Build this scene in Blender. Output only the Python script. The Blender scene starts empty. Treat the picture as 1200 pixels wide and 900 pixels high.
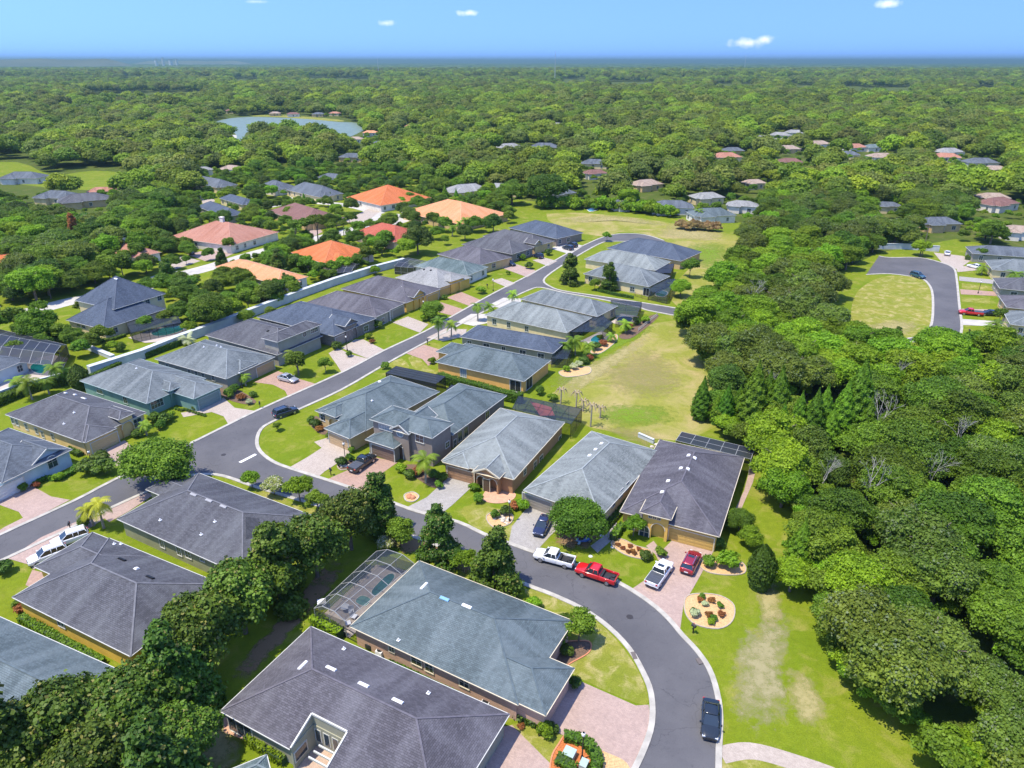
import bpy, bmesh, math, random
import numpy as np
from mathutils import Vector, Matrix, noise

random.seed(7)
S = bpy.context.scene
COL = S.collection
R = math.radians
PI = math.pi

# ---------------------------------------------------------------- camera
FPX, HOR, CAMZ = 820.0, 72.0, 62.0
TH = math.atan((450 - HOR) / FPX)
cam = bpy.data.cameras.new('camera'); camo = bpy.data.objects.new('camera', cam); COL.objects.link(camo)
cam.sensor_width = 36; cam.lens = FPX / 1200 * 36
cam.clip_start = 1; cam.clip_end = 90000
camo.location = (0, 0, CAMZ); camo.rotation_euler = (PI / 2 - TH, 0, 0)
S.camera = camo
S.render.resolution_x = 1024; S.render.resolution_y = 768

# ---------------------------------------------------------------- sky and sun
SUN_DIR = Vector((0.38, 0.14, -1.0)).normalized()      # the way the light travels
W = bpy.data.worlds.new('World'); S.world = W; W.use_nodes = True
nt = W.node_tree; nt.nodes.clear()
out = nt.nodes.new('ShaderNodeOutputWorld'); bg = nt.nodes.new('ShaderNodeBackground')
sky = nt.nodes.new('ShaderNodeTexSky'); sky.sky_type = 'NISHITA'; sky.sun_disc = False
sky.sun_elevation = math.asin(-SUN_DIR.z)
sky.sun_rotation = math.atan2(-SUN_DIR.x, -SUN_DIR.y)
sky.altitude = 800; sky.air_density = 1.0; sky.dust_density = 0.4; sky.ozone_density = 2.0
bg.inputs['Strength'].default_value = 0.15
# a few small fair weather clouds of the sky itself
tc = nt.nodes.new('ShaderNodeTexCoord')
def wn(t, **k):
    n = nt.nodes.new(t)
    for a, b in k.items(): setattr(n, a, b)
    return n
def sky_dir(px, py):
    dx, dy = (px - 600) / FPX, (py - 450) / FPX
    return Vector((dx, math.cos(TH) - dy * math.sin(TH), -math.sin(TH) - dy * math.cos(TH))).normalized()
nz = wn('ShaderNodeTexNoise'); nz.inputs['Scale'].default_value = 95; nz.inputs['Detail'].default_value = 7
nt.links.new(tc.outputs['Generated'], nz.inputs['Vector'])
sv = wn('ShaderNodeVectorMath', operation='ADD'); sv.inputs[1].default_value = (0, 0, .34); nt.links.new(tc.outputs['Generated'], sv.inputs[0]); nt.links.new(sv.outputs[0], sky.inputs[0])
prev = None
for (px, py, rx, rz, dens) in ((876, 50, .030, .0085, 1.0), (897, 46, .016, .0085, .9), (547, 15, .022, .005, .85), (452, 27, .016, .005, .7), (1041, 4, .02, .006, .85), (300, 2, .02, .003, .4)):
    d = sky_dir(px, py)
    sub = wn('ShaderNodeVectorMath', operation='SUBTRACT'); sub.inputs[1].default_value = d
    nt.links.new(tc.outputs['Generated'], sub.inputs[0])
    mul = wn('ShaderNodeVectorMath', operation='MULTIPLY'); mul.inputs[1].default_value = (1 / rx, 1 / rx, 1 / rz)
    nt.links.new(sub.outputs[0], mul.inputs[0])
    ln = wn('ShaderNodeVectorMath', operation='LENGTH'); nt.links.new(mul.outputs[0], ln.inputs[0])
    m1 = wn('ShaderNodeMath', operation='MULTIPLY_ADD'); m1.inputs[1].default_value = -.8; m1.inputs[2].default_value = .32
    nt.links.new(ln.outputs['Value'], m1.inputs[0])
    m2 = wn('ShaderNodeMath', operation='ADD'); nt.links.new(m1.outputs[0], m2.inputs[0]); nt.links.new(nz.outputs['Fac'], m2.inputs[1])
    m3 = wn('ShaderNodeMapRange'); m3.inputs['From Min'].default_value = .2; m3.inputs['From Max'].default_value = .95; m3.inputs['To Max'].default_value = dens
    nt.links.new(m2.outputs[0], m3.inputs['Value'])
    if prev is None: prev = m3.outputs[0]
    else:
        mx = wn('ShaderNodeMath', operation='MAXIMUM'); nt.links.new(prev, mx.inputs[0]); nt.links.new(m3.outputs[0], mx.inputs[1]); prev = mx.outputs[0]
mix = wn('ShaderNodeMix', data_type='RGBA')
nt.links.new(prev, mix.inputs['Factor']); hsv = wn('ShaderNodeHueSaturation'); hsv.inputs['Saturation'].default_value = 1.2; hsv.inputs['Value'].default_value = .93; hsv.inputs['Hue'].default_value = .512; nt.links.new(sky.outputs[0], hsv.inputs['Color']); nt.links.new(hsv.outputs[0], mix.inputs['A'])
mix.inputs['B'].default_value = (3.3, 3.4, 3.5, 1)
nt.links.new(mix.outputs['Result'], bg.inputs['Color']); nt.links.new(bg.outputs[0], out.inputs[0])

sl = bpy.data.lights.new('sun', 'SUN'); so = bpy.data.objects.new('sun', sl); COL.objects.link(so)
sl.energy = 2.25; sl.angle = R(0.6); sl.color = (1.0, .93, .78)
so.rotation_euler = SUN_DIR.to_track_quat('-Z', 'Y').to_euler(); so.location = (0, 0, 200)
S.view_settings.view_transform = 'Standard'; S.view_settings.look = 'None'
S.view_settings.exposure = 1.64; S.view_settings.gamma = 1.0
S.render.engine = 'CYCLES'
S.cycles.max_bounces = 6; S.cycles.diffuse_bounces = 3; S.cycles.transparent_max_bounces = 12; S.cycles.volume_bounces = 0

# ---------------------------------------------------------------- helpers
def ray(px, py):
    dx, dy = (px - 600) / FPX, (py - 450) / FPX
    return Vector((dx, math.cos(TH) - dy * math.sin(TH), -math.sin(TH) - dy * math.cos(TH)))
def G(px, py, z=0.0):
    d = ray(px, py); t = (z - CAMZ) / d.z
    return Vector((d.x * t, d.y * t, z))
def PX(p):
    x, y, z = p[0], p[1], p[2] - CAMZ
    depth = y * math.cos(TH) - z * math.sin(TH); up = y * math.sin(TH) + z * math.cos(TH)
    if depth < 1: return (9e9, 9e9)
    return (600 + FPX * x / depth, 450 - FPX * up / depth)

def empty(name, label=None, cat=None, loc=(0, 0, 0), rz=0.0, group=None):
    o = bpy.data.objects.new(name, None); COL.objects.link(o)
    o.location = loc; o.rotation_euler = (0, 0, rz); o.empty_display_size = .5
    if label: o['label'] = label
    if cat: o['category'] = cat
    if group: o['group'] = group
    return o
def tag(o, label=None, cat=None, group=None, kind=None):
    if label: o['label'] = label
    if cat: o['category'] = cat
    if group: o['group'] = group
    if kind: o['kind'] = kind
    return o

class MB:
    """collects polygons (with material index and uv) for ONE mesh object"""
    def __init__(s): s.v = []; s.f = []; s.m = []; s.uv = []; s.has_uv = False
    def poly(s, pts, mi=0, uv=None):
        b = len(s.v); s.v += [tuple(p) for p in pts]; s.f.append(tuple(range(b, b + len(pts)))); s.m.append(mi)
        if uv: s.has_uv = True
        s.uv.append(uv or [(0, 0)] * len(pts))
    def box(s, x0, x1, y0, y1, z0, z1, mi=0, M=None):
        P = [Vector((x, y, z)) for z in (z0, z1) for (x, y) in ((x0, y0), (x1, y0), (x1, y1), (x0, y1))]
        if M is not None: P = [M @ p for p in P]
        for q in ((0, 3, 2, 1), (4, 5, 6, 7), (0, 1, 5, 4), (1, 2, 6, 5), (2, 3, 7, 6), (3, 0, 4, 7)):
            s.poly([P[i] for i in q], mi)
    def bar(s, a, b, w, h=None, mi=0):
        a, b = Vector(a), Vector(b); d = b - a; L = d.length
        if L < 1e-5: return
        h = h or w
        zx = d.normalized(); up = Vector((0, 0, 1)) if abs(zx.z) < .95 else Vector((0, 1, 0))
        sx = zx.cross(up).normalized(); sy = sx.cross(zx).normalized()
        M = Matrix((( sx.x, zx.x, sy.x, a.x), (sx.y, zx.y, sy.y, a.y), (sx.z, zx.z, sy.z, a.z), (0, 0, 0, 1)))
        s.box(-w / 2, w / 2, 0, L, -h / 2, h / 2, mi, M)
    def tube(s, pts, rads, n=8, mi=0, cap=True):
        rings = []
        for i, p in enumerate(pts):
            p = Vector(p)
            d = (Vector(pts[min(i + 1, len(pts) - 1)]) - Vector(pts[max(i - 1, 0)])).normalized()
            a = d.cross(Vector((0, 1, 0)) if abs(d.y) < .9 else Vector((1, 0, 0))).normalized(); b = d.cross(a)
            rings.append([p + (a * math.cos(2 * PI * k / n) + b * math.sin(2 * PI * k / n)) * rads[i] for k in range(n)])
        for i in range(len(rings) - 1):
            for k in range(n):
                s.poly([rings[i][k], rings[i + 1][k], rings[i + 1][(k + 1) % n], rings[i][(k + 1) % n]], mi)
        if cap: s.poly(rings[-1][::-1], mi); s.poly(rings[0], mi)
    def build(s, name, mats, parent=None, smooth=False, merge=False, matrix=None):
        me = bpy.data.meshes.new(name); me.from_pydata(s.v, [], s.f)
        if not isinstance(mats, (list, tuple)): mats = [mats]
        for m in mats: me.materials.append(m)
        me.polygons.foreach_set('material_index', s.m)
        if s.has_uv:
            l = me.uv_layers.new(name='UVMap'); l.data.foreach_set('uv', [c for f in s.uv for p in f for c in p])
        if merge or smooth:
            b = bmesh.new(); b.from_mesh(me); bmesh.ops.remove_doubles(b, verts=b.verts, dist=1e-4); bmesh.ops.recalc_face_normals(b, faces=b.faces); b.to_mesh(me); b.free()
        if smooth: me.shade_smooth()
        o = bpy.data.objects.new(name, me); COL.objects.link(o)
        if parent: o.parent = parent
        if matrix is not None: o.matrix_local = matrix
        return o
def share(name, me, parent=None, matrix=None):
    o = bpy.data.objects.new(name, me); COL.objects.link(o)
    if parent: o.parent = parent
    if matrix is not None: o.matrix_local = matrix
    return o

# ---------------------------------------------------------------- materials
MATS = {}
def newmat(name):
    m = bpy.data.materials.new(name); m.use_nodes = True; n = m.node_tree
    b = n.nodes['Principled BSDF']; return m, n, b
def nd(n, t, ins=None, **k):
    x = n.nodes.new(t)
    for a, b in k.items(): setattr(x, a, b)
    for a, b in (ins or {}).items(): x.inputs[a].default_value = b
    return x
def rgb(c): return (c[0], c[1], c[2], 1)
def mixc(n, fac, a, b, blend='MIX'):
    x = nd(n, 'ShaderNodeMix', data_type='RGBA', blend_type=blend)
    for s, v in (('Factor', fac), ('A', a), ('B', b)):
        if isinstance(v, (int, float)): x.inputs[s].default_value = v
        elif isinstance(v, tuple): x.inputs[s].default_value = rgb(v)
        else: n.links.new(v, x.inputs[s])
    return x.outputs['Result']
def noi(n, scale, detail=4, vec=None, rough=.55, dist=0):
    x = nd(n, 'ShaderNodeTexNoise', {'Scale': scale, 'Detail': detail, 'Roughness': rough, 'Distortion': dist})
    if vec is not None: n.links.new(vec, x.inputs['Vector'])
    return x.outputs['Fac']
def ramp(n, fac, lo, hi, a=0.0, b=1.0):
    x = nd(n, 'ShaderNodeMapRange', {'From Min': lo, 'From Max': hi, 'To Min': a, 'To Max': b}); n.links.new(fac, x.inputs['Value']); return x.outputs[0]
def pos(n): return nd(n, 'ShaderNodeNewGeometry').outputs['Position']
def bump(n, b, h, dist, strength=1.0):
    x = nd(n, 'ShaderNodeBump', {'Distance': dist, 'Strength': strength}); n.links.new(h, x.inputs['Height']); n.links.new(x.outputs[0], b.inputs['Normal'])

def plain(name, c, rough=.6, metal=0.0, var=.12, scale=3.0, spec=.5):
    if name in MATS: return MATS[name]
    m, n, b = newmat(name)
    f = noi(n, scale, 4, pos(n))
    col = mixc(n, ramp(n, f, .3, .7), tuple(x * (1 - var) for x in c), tuple(min(1, x * (1 + var)) for x in c))
    n.links.new(col, b.inputs['Base Color']); b.inputs['Roughness'].default_value = rough; b.inputs['Metallic'].default_value = metal
    b.inputs['Specular IOR Level'].default_value = spec
    MATS[name] = m; return m

def stucco(name, c):
    if name in MATS: return MATS[name]
    m, n, b = newmat(name); p = pos(n)
    f = noi(n, .5, 5, p); g = noi(n, 14, 3, p)
    col = mixc(n, ramp(n, f, .35, .75), tuple(x * .82 for x in c), tuple(min(1, x * 1.08) for x in c))
    col = mixc(n, ramp(n, g, .3, .8, 0, .25), col, tuple(x * .6 for x in c))
    n.links.new(col, b.inputs['Base Color']); b.inputs['Roughness'].default_value = .85
    bump(n, b, g, .01)
    MATS[name] = m; return m

def shingle(name, c, streak=.35, light=(.30, .33, .33), tile=False):
    """asphalt shingles: courses along u, weathering streaks running down v"""
    if name in MATS: return MATS[name]
    m, n, b = newmat(name)
    uv = nd(n, 'ShaderNodeUVMap').outputs[0]; p = pos(n)
    if tile:
        br = nd(n, 'ShaderNodeTexBrick', {'Scale': 1.0, 'Brick Width': .28, 'Row Height': .38, 'Mortar Size': .03, 'Mortar Smooth': .4, 'Color1': rgb(tuple(x * .85 for x in c)), 'Color2': rgb(tuple(min(1, x * 1.15) for x in c)), 'Mortar': rgb(tuple(x * .45 for x in c))})
    else:
        br = nd(n, 'ShaderNodeTexBrick', {'Scale': 1.0, 'Brick Width': .42, 'Row Height': .20, 'Mortar Size': .012, 'Mortar Smooth': .3, 'Color1': rgb(tuple(x * .72 for x in c)), 'Color2': rgb(tuple(x * 1.25 for x in c)), 'Mortar': rgb(tuple(x * .5 for x in c))})
        br.offset = .5
    n.links.new(uv, br.inputs['Vector'])
    sc = nd(n, 'ShaderNodeVectorMath', operation='MULTIPLY'); sc.inputs[1].default_value = (.55, .07, 1); n.links.new(uv, sc.inputs[0])
    ad = nd(n, 'ShaderNodeVectorMath', operation='ADD'); n.links.new(sc.outputs[0], ad.inputs[0])
    oi = nd(n, 'ShaderNodeObjectInfo'); cx = nd(n, 'ShaderNodeCombineXYZ'); mm = nd(n, 'ShaderNodeMath', operation='MULTIPLY'); mm.inputs[1].default_value = 90
    n.links.new(oi.outputs['Random'], mm.inputs[0]); n.links.new(mm.outputs[0], cx.inputs['Z']); n.links.new(cx.outputs[0], ad.inputs[1])
    st = noi(n, 1.0, 6, ad.outputs[0], .6)
    big = noi(n, .11, 3, p); fine = noi(n, 22, 2, p, .7); blot = noi(n, 1.3, 5, p, .6)
    col = mixc(n, ramp(n, st, .44, .64, 0, streak), br.outputs['Color'], light)
    col = mixc(n, ramp(n, st, .43, .30, 0, .5), col, tuple(x * .55 for x in c))
    col = mixc(n, ramp(n, big, .45, .7, 0, streak * .55), col, light)
    col = mixc(n, ramp(n, fine, .3, .75, 0, .45), col, tuple(x * .5 for x in c))
    col = mixc(n, ramp(n, blot, .5, .8, 0, .3), col, tuple(x * .6 for x in c))
    n.links.new(col, b.inputs['Base Color']); b.inputs['Roughness'].default_value = .85; b.inputs['Specular IOR Level'].default_value = .2
    h = nd(n, 'ShaderNodeMath', operation='SUBTRACT'); h.inputs[0].default_value = 1; n.links.new(br.outputs['Fac'], h.inputs[1])
    bump(n, b, h.outputs[0], .05 if tile else .02)
    MATS[name] = m; return m

def brickmat(name, c, mortar, w=.25, h=.08, ms=.012):
    if name in MATS: return MATS[name]
    m, n, b = newmat(name); p = pos(n)
    # world position: brick rows by height, along by x+y
    sep = nd(n, 'ShaderNodeSeparateXYZ'); n.links.new(p, sep.inputs[0]); a = nd(n, 'ShaderNodeMath', operation='ADD'); n.links.new(sep.outputs[0], a.inputs[0]); n.links.new(sep.outputs[1], a.inputs[1])
    cb = nd(n, 'ShaderNodeCombineXYZ'); n.links.new(a.outputs[0], cb.inputs[0]); n.links.new(sep.outputs[2], cb.inputs[1])
    br = nd(n, 'ShaderNodeTexBrick', {'Scale': 1.0, 'Brick Width': w, 'Row Height': h, 'Mortar Size': ms, 'Color1': rgb(tuple(x * .8 for x in c)), 'Color2': rgb(tuple(x * 1.2 for x in c)), 'Mortar': rgb(mortar)})
    n.links.new(cb.outputs[0], br.inputs['Vector'])
    col = mixc(n, ramp(n, noi(n, .8, 4, p), .35, .75, 0, .35), br.outputs['Color'], tuple(x * .7 for x in c))
    n.links.new(col, b.inputs['Base Color']); b.inputs['Roughness'].default_value = .85
    MATS[name] = m; return m

def paver(name, c, c2, mortar=(.2, .17, .15)):
    if name in MATS: return MATS[name]
    m, n, b = newmat(name); p = pos(n)
    br = nd(n, 'ShaderNodeTexBrick', {'Scale': 1.0, 'Brick Width': .24, 'Row Height': .12, 'Mortar Size': .008, 'Color1': rgb(c), 'Color2': rgb(c2), 'Mortar': rgb(mortar)})
    mp = nd(n, 'ShaderNodeMapping'); mp.inputs['Rotation'].default_value = (0, 0, .6); n.links.new(p, mp.inputs[0]); n.links.new(mp.outputs[0], br.inputs['Vector'])
    col = mixc(n, ramp(n, noi(n, .35, 5, p, .65), .35, .7, 0, .45), br.outputs['Color'], tuple(x * .72 for x in c2))
    col = mixc(n, ramp(n, noi(n, 1.7, 5, p, .65), .45, .75, 0, .5), col, tuple(min(1, x * 1.12) for x in c))
    col = mixc(n, ramp(n, noi(n, .9, 6, p, .7, .5), .6, .75, 0, .35), col, (.12, .10, .09))
    n.links.new(col, b.inputs['Base Color']); b.inputs['Roughness'].default_value = .85
    MATS[name] = m; return m

def grass(name, a, bcol, dry, dryamt=.3, scale=.09):
    if name in MATS: return MATS[name]
    m, n, b = newmat(name); p = pos(n)
    f1 = noi(n, scale, 5, p, .6); f2 = noi(n, 1.1, 6, p, .7); f3 = noi(n, 7, 4, p, .8); f4 = noi(n, scale * 3.3, 6, p, .65, .6)
    col = mixc(n, ramp(n, f1, .35, .65), a, bcol)
    col = mixc(n, ramp(n, f2, .3, .75, 0, .6), col, tuple(x * .55 for x in a))
    col = mixc(n, ramp(n, f4, .62 - .25 * dryamt, .8 - .15 * dryamt, 0, min(1, dryamt * 2)), col, dry)
    col = mixc(n, ramp(n, f3, .40, .68, 0, .55), col, tuple(x * .42 for x in a)); col = mixc(n, ramp(n, noi(n, .5, 7, p, .8), .58, .72, 0, .5), col, tuple(.55 * q + .45 * w for q, w in zip(dry, bcol)))
    n.links.new(col, b.inputs['Base Color']); b.inputs['Roughness'].default_value = .95; b.inputs['Specular IOR Level'].default_value = .1
    bump(n, b, f3, .06, .8)
    MATS[name] = m; return m

def patchmat(name, c, c2, soft=.75):
    """ground cover with a ragged edge: attribute 'fade' is 1 inside, 0 at the rim"""
    if name in MATS: return MATS[name]
    m, n, b = newmat(name); p = pos(n)
    at = nd(n, 'ShaderNodeAttribute', attribute_name='fade').outputs['Fac']
    f = noi(n, .7, 7, p, .72); g = noi(n, 6, 4, p, .7)
    col = mixc(n, ramp(n, g, .3, .7), c, c2)
    n.links.new(col, b.inputs['Base Color']); b.inputs['Roughness'].default_value = .95; b.inputs['Specular IOR Level'].default_value = .1
    s = nd(n, 'ShaderNodeMath', operation='ADD'); n.links.new(at, s.inputs[0]); n.links.new(ramp(n, f, .25, .75, -.55, .55), s.inputs[1])
    tr = nd(n, 'ShaderNodeBsdfTransparent'); ms = nd(n, 'ShaderNodeMixShader')
    n.links.new(ramp(n, s.outputs[0], .3, .3 + soft, 0, .80), ms.inputs[0]); n.links.new(tr.outputs[0], ms.inputs[1]); n.links.new(b.outputs[0], ms.inputs[2])
    n.links.new(ms.outputs[0], n.nodes['Material Output'].inputs['Surface'])
    MATS[name] = m; return m

def leafmat(name, lo, hi, acc=None, transl=.4):
    if name in MATS: return MATS[name]
    lo, hi = (lo[0] * 1.26, lo[1] * 1.10, lo[2] * .75), (hi[0] * 1.24, hi[1] * 1.12, hi[2] * .7)
    m, n, b = newmat(name)
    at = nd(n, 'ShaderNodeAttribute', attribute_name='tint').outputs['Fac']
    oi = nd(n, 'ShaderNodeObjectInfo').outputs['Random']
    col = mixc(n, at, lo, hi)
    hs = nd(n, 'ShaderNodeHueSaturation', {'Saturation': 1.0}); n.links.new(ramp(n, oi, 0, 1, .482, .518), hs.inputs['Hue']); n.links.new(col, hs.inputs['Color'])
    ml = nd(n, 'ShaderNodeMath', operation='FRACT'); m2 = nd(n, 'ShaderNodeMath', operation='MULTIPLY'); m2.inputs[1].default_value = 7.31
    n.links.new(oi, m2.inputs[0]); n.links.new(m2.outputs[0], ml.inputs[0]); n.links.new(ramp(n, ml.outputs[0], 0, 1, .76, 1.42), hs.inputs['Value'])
    c = hs.outputs[0]
    if acc:
        a2 = nd(n, 'ShaderNodeAttribute', attribute_name='accent').outputs['Fac']; c = mixc(n, a2, c, acc)
    n.links.new(c, b.inputs['Base Color']); b.inputs['Roughness'].default_value = .55; b.inputs['Specular IOR Level'].default_value = .25
    t = nd(n, 'ShaderNodeBsdfTranslucent'); n.links.new(c, t.inputs['Color']); ms = nd(n, 'ShaderNodeMixShader', {0: transl})
    n.links.new(b.outputs[0], ms.inputs[1]); n.links.new(t.outputs[0], ms.inputs[2]); n.links.new(ms.outputs[0], n.nodes['Material Output'].inputs['Surface'])
    MATS[name] = m; return m

def glass(name='window_glass', c=(.03, .045, .06)):
    if name in MATS: return MATS[name]
    m, n, b = newmat(name); b.inputs['Base Color'].default_value = rgb(c); b.inputs['Roughness'].default_value = .08; b.inputs['Specular IOR Level'].default_value = .8
    MATS[name] = m; return m
def screenmat(name='insect_screen', alpha=.55, c=(.022, .03, .042)):
    if name in MATS: return MATS[name]
    m, n, b = newmat(name); b.inputs['Base Color'].default_value = rgb(c); b.inputs['Roughness'].default_value = .5
    tr = nd(n, 'ShaderNodeBsdfTransparent'); ms = nd(n, 'ShaderNodeMixShader', {0: alpha})
    n.links.new(tr.outputs[0], ms.inputs[1]); n.links.new(b.outputs[0], ms.inputs[2]); n.links.new(ms.outputs[0], n.nodes['Material Output'].inputs['Surface'])
    MATS[name] = m; return m
def watermat(name, c, rough=.06):
    if name in MATS: return MATS[name]
    m, n, b = newmat(name); p = pos(n)
    col = mixc(n, ramp(n, noi(n, .15, 4, p), .35, .7), c, tuple(x * .7 for x in c))
    n.links.new(col, b.inputs['Base Color']); b.inputs['Roughness'].default_value = rough; b.inputs['Specular IOR Level'].default_value = .6
    bump(n, b, noi(n, 1.2, 3, p), .05)
    MATS[name] = m; return m
def carpaint(name, c, metal=.0):
    if name in MATS: return MATS[name]
    m, n, b = newmat(name); b.inputs['Base Color'].default_value = rgb(c); b.inputs['Roughness'].default_value = .22
    b.inputs['Metallic'].default_value = metal; b.inputs['Coat Weight'].default_value = .8; b.inputs['Coat Roughness'].default_value = .05
    MATS[name] = m; return m

def asphaltmat():
    m, n, b = newmat('asphalt'); p = pos(n)
    f = noi(n, .12, 5, p, .6); g = noi(n, 20, 3, p, .8); s = noi(n, .9, 7, p, .75, 1.2)
    col = mixc(n, ramp(n, f, .35, .65), (.062, .060, .066), (.098, .094, .098))
    col = mixc(n, ramp(n, g, .3, .8, 0, .5), col, (.14, .14, .145))
    col = mixc(n, ramp(n, s, .56, .70, 0, .55), col, (.045, .045, .05)); col = mixc(n, ramp(n, noi(n, .045, 3, p, .5), .50, .56, 0, .28), col, (.125, .12, .12)); col = mixc(n, ramp(n, noi(n, 2.6, 5, p, .8), .64, .72, 0, .6), col, (.03, .03, .033))
    v = nd(n, 'ShaderNodeTexVoronoi', {'Scale': .09, 'Randomness': 1.0}, feature='DISTANCE_TO_EDGE')
    dv = nd(n, 'ShaderNodeVectorMath', operation='ADD'); n.links.new(p, dv.inputs[0])
    nn = nd(n, 'ShaderNodeTexNoise', {'Scale': .5, 'Detail': 4}); sc = nd(n, 'ShaderNodeVectorMath', operation='SCALE'); sc.inputs['Scale'].default_value = 3.0
    n.links.new(p, nn.inputs['Vector']); n.links.new(nn.outputs['Color'], sc.inputs[0]); n.links.new(sc.outputs[0], dv.inputs[1]); n.links.new(dv.outputs[0], v.inputs['Vector'])
    col = mixc(n, ramp(n, v.outputs['Distance'], .004, 0, 0, .55), col, (.03, .03, .035))
    n.links.new(col, b.inputs['Base Color']); b.inputs['Roughness'].default_value = .85; b.inputs['Specular IOR Level'].default_value = .35
    bump(n, b, g, .01)
    return m
M_ASPH = asphaltmat()
M_CONC = plain('kerb_concrete', (.37, .345, .295), .9, var=.2, scale=.8)
M_ROADC = plain('pale_road_concrete', (.42, .395, .35), .9, var=.14, scale=.3)
M_TRIM = plain('trim_white', (.50, .49, .44), .6, var=.05)
M_TRIMC = plain('trim_cream', (.62, .54, .38), .7, var=.05)
M_GLASS = glass(); M_GLASSL = glass('pale_window_glass', (.22, .27, .30))
M_SCREEN = screenmat(); M_SCREEND = screenmat('dark_screen', .78, (.022, .024, .032))
M_DARK = plain('dark_metal', (.03, .03, .033), .45, .6); M_ALU = plain('screen_frame_metal', (.36, .36, .34), .5, .2)
M_TRUNK = plain('bark', (.16, .125, .095), .95, var=.35, scale=4)
M_TRUNKD = plain('bark_dark', (.09, .07, .055), .95, var=.35, scale=4)
M_PALMT = plain('palm_bark', (.30, .26, .21), .95, var=.3, scale=6)
M_RUB = plain('tyre_rubber', (.02, .02, .02), .8); M_RIM = plain('rim_metal', (.5, .5, .52), .3, .9)
M_LGRASS = grass('lawn_grass', (.150, .215, .010), (.205, .245, .015), (.31, .27, .07), .42)
M_DRYG = grass('dry_lawn_grass', (.20, .235, .025), (.30, .28, .05), (.44, .36, .16), .55, .14)
M_FIELD = grass('field_grass', (.22, .25, .03), (.34, .31, .07), (.42, .32, .15), .75, .035)
M_FLOOR = grass('woodland_floor', (.07, .105, .015), (.105, .135, .02), (.18, .15, .06), .4, .05)
M_WALLW = stucco('white_wall_paint', (.52, .55, .55))
M_PVP = paver('pink_pavers', (.42, .30, .245), (.335, .235, .195)); M_PVG = paver('grey_pavers', (.36, .335, .30), (.28, .26, .235))
M_PVR = paver('red_brick_pavers', (.41, .26, .19), (.32, .195, .145)); M_PVL = paver('pale_pavers', (.44, .37, .305), (.36, .295, .24))
# ---------------------------------------------------------------- ground, roads, kerbs
ZC = [0.0]
def sheet(name, pts, mat, z, kind='structure', px=True, label=None, cat=None):
    m = MB(); P = [G(*p) for p in pts] if px else [Vector((p[0], p[1], 0)) for p in pts]
    P = [Vector((p.x, p.y, z)) for p in P]
    a = sum(P[i].x * P[(i + 1) % len(P)].y - P[(i + 1) % len(P)].x * P[i].y for i in range(len(P)))
    if a < 0: P = P[::-1]
    m.poly(P); o = m.build(name, mat)
    if kind: o['kind'] = kind
    if label: tag(o, label, cat)
    return o
def smooth_px(pts, k=3, closed=False):
    """Catmull-Rom through pixel points"""
    out = []; n = len(pts)
    rng = range(n if closed else n - 1)
    for i in rng:
        g = lambda j: pts[j % n] if closed else pts[max(0, min(n - 1, j))]
        p0, p1, p2, p3 = g(i - 1), g(i), g(i + 1), g(i + 2)
        for s in range(k):
            t = s / k
            out.append(tuple(.5 * (2 * p1[c] + (-p0[c] + p2[c]) * t + (2 * p0[c] - 5 * p1[c] + 4 * p2[c] - p3[c]) * t * t + (-p0[c] + 3 * p1[c] - 3 * p2[c] + p3[c]) * t ** 3) for c in (0, 1)))
    if not closed: out.append(pts[-1])
    return out
def sheet_tri(name, pts, mat, z, **k):
    """concave polygon: triangulated"""
    o = sheet(name, pts, mat, z, **k)
    b = bmesh.new(); b.from_mesh(o.data); bmesh.ops.triangulate(b, faces=b.faces); b.to_mesh(o.data); b.free(); return o
def patch(name, pts, mat, z, k=3):
    pts = smooth_px(pts, k, True); P = [G(*p) for p in pts]; c = sum(P, Vector()) / len(P); m = MB()
    me = bpy.data.meshes.new(name); v = [(c.x, c.y, z)]; n = len(P); fade = [1.0]
    for r, f in ((.35, .9), (.7, .55), (1.0, 0.0), (1.18, -.6)):
        for p in P: q = c + (p - c) * r; v.append((q.x, q.y, z)); fade.append(f)
    F = [(0, 1 + i, 1 + (i + 1) % n) for i in range(n)]
    for r in range(3):
        for i in range(n): j = (i + 1) % n; F.append((1 + r * n + i, 1 + (r + 1) * n + i, 1 + (r + 1) * n + j, 1 + r * n + j))
    me.from_pydata(v, [], F); me.materials.append(mat)
    b = bmesh.new(); b.from_mesh(me); bmesh.ops.recalc_face_normals(b, faces=b.faces)
    if sum(f.normal.z for f in b.faces) < 0: bmesh.ops.reverse_faces(b, faces=b.faces)
    b.to_mesh(me); b.free()
    a = me.attributes.new('fade', 'FLOAT', 'POINT'); a.data.foreach_set('value', fade)
    o = bpy.data.objects.new(name, me); COL.objects.link(o); o['kind'] = 'structure'; return o
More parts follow.
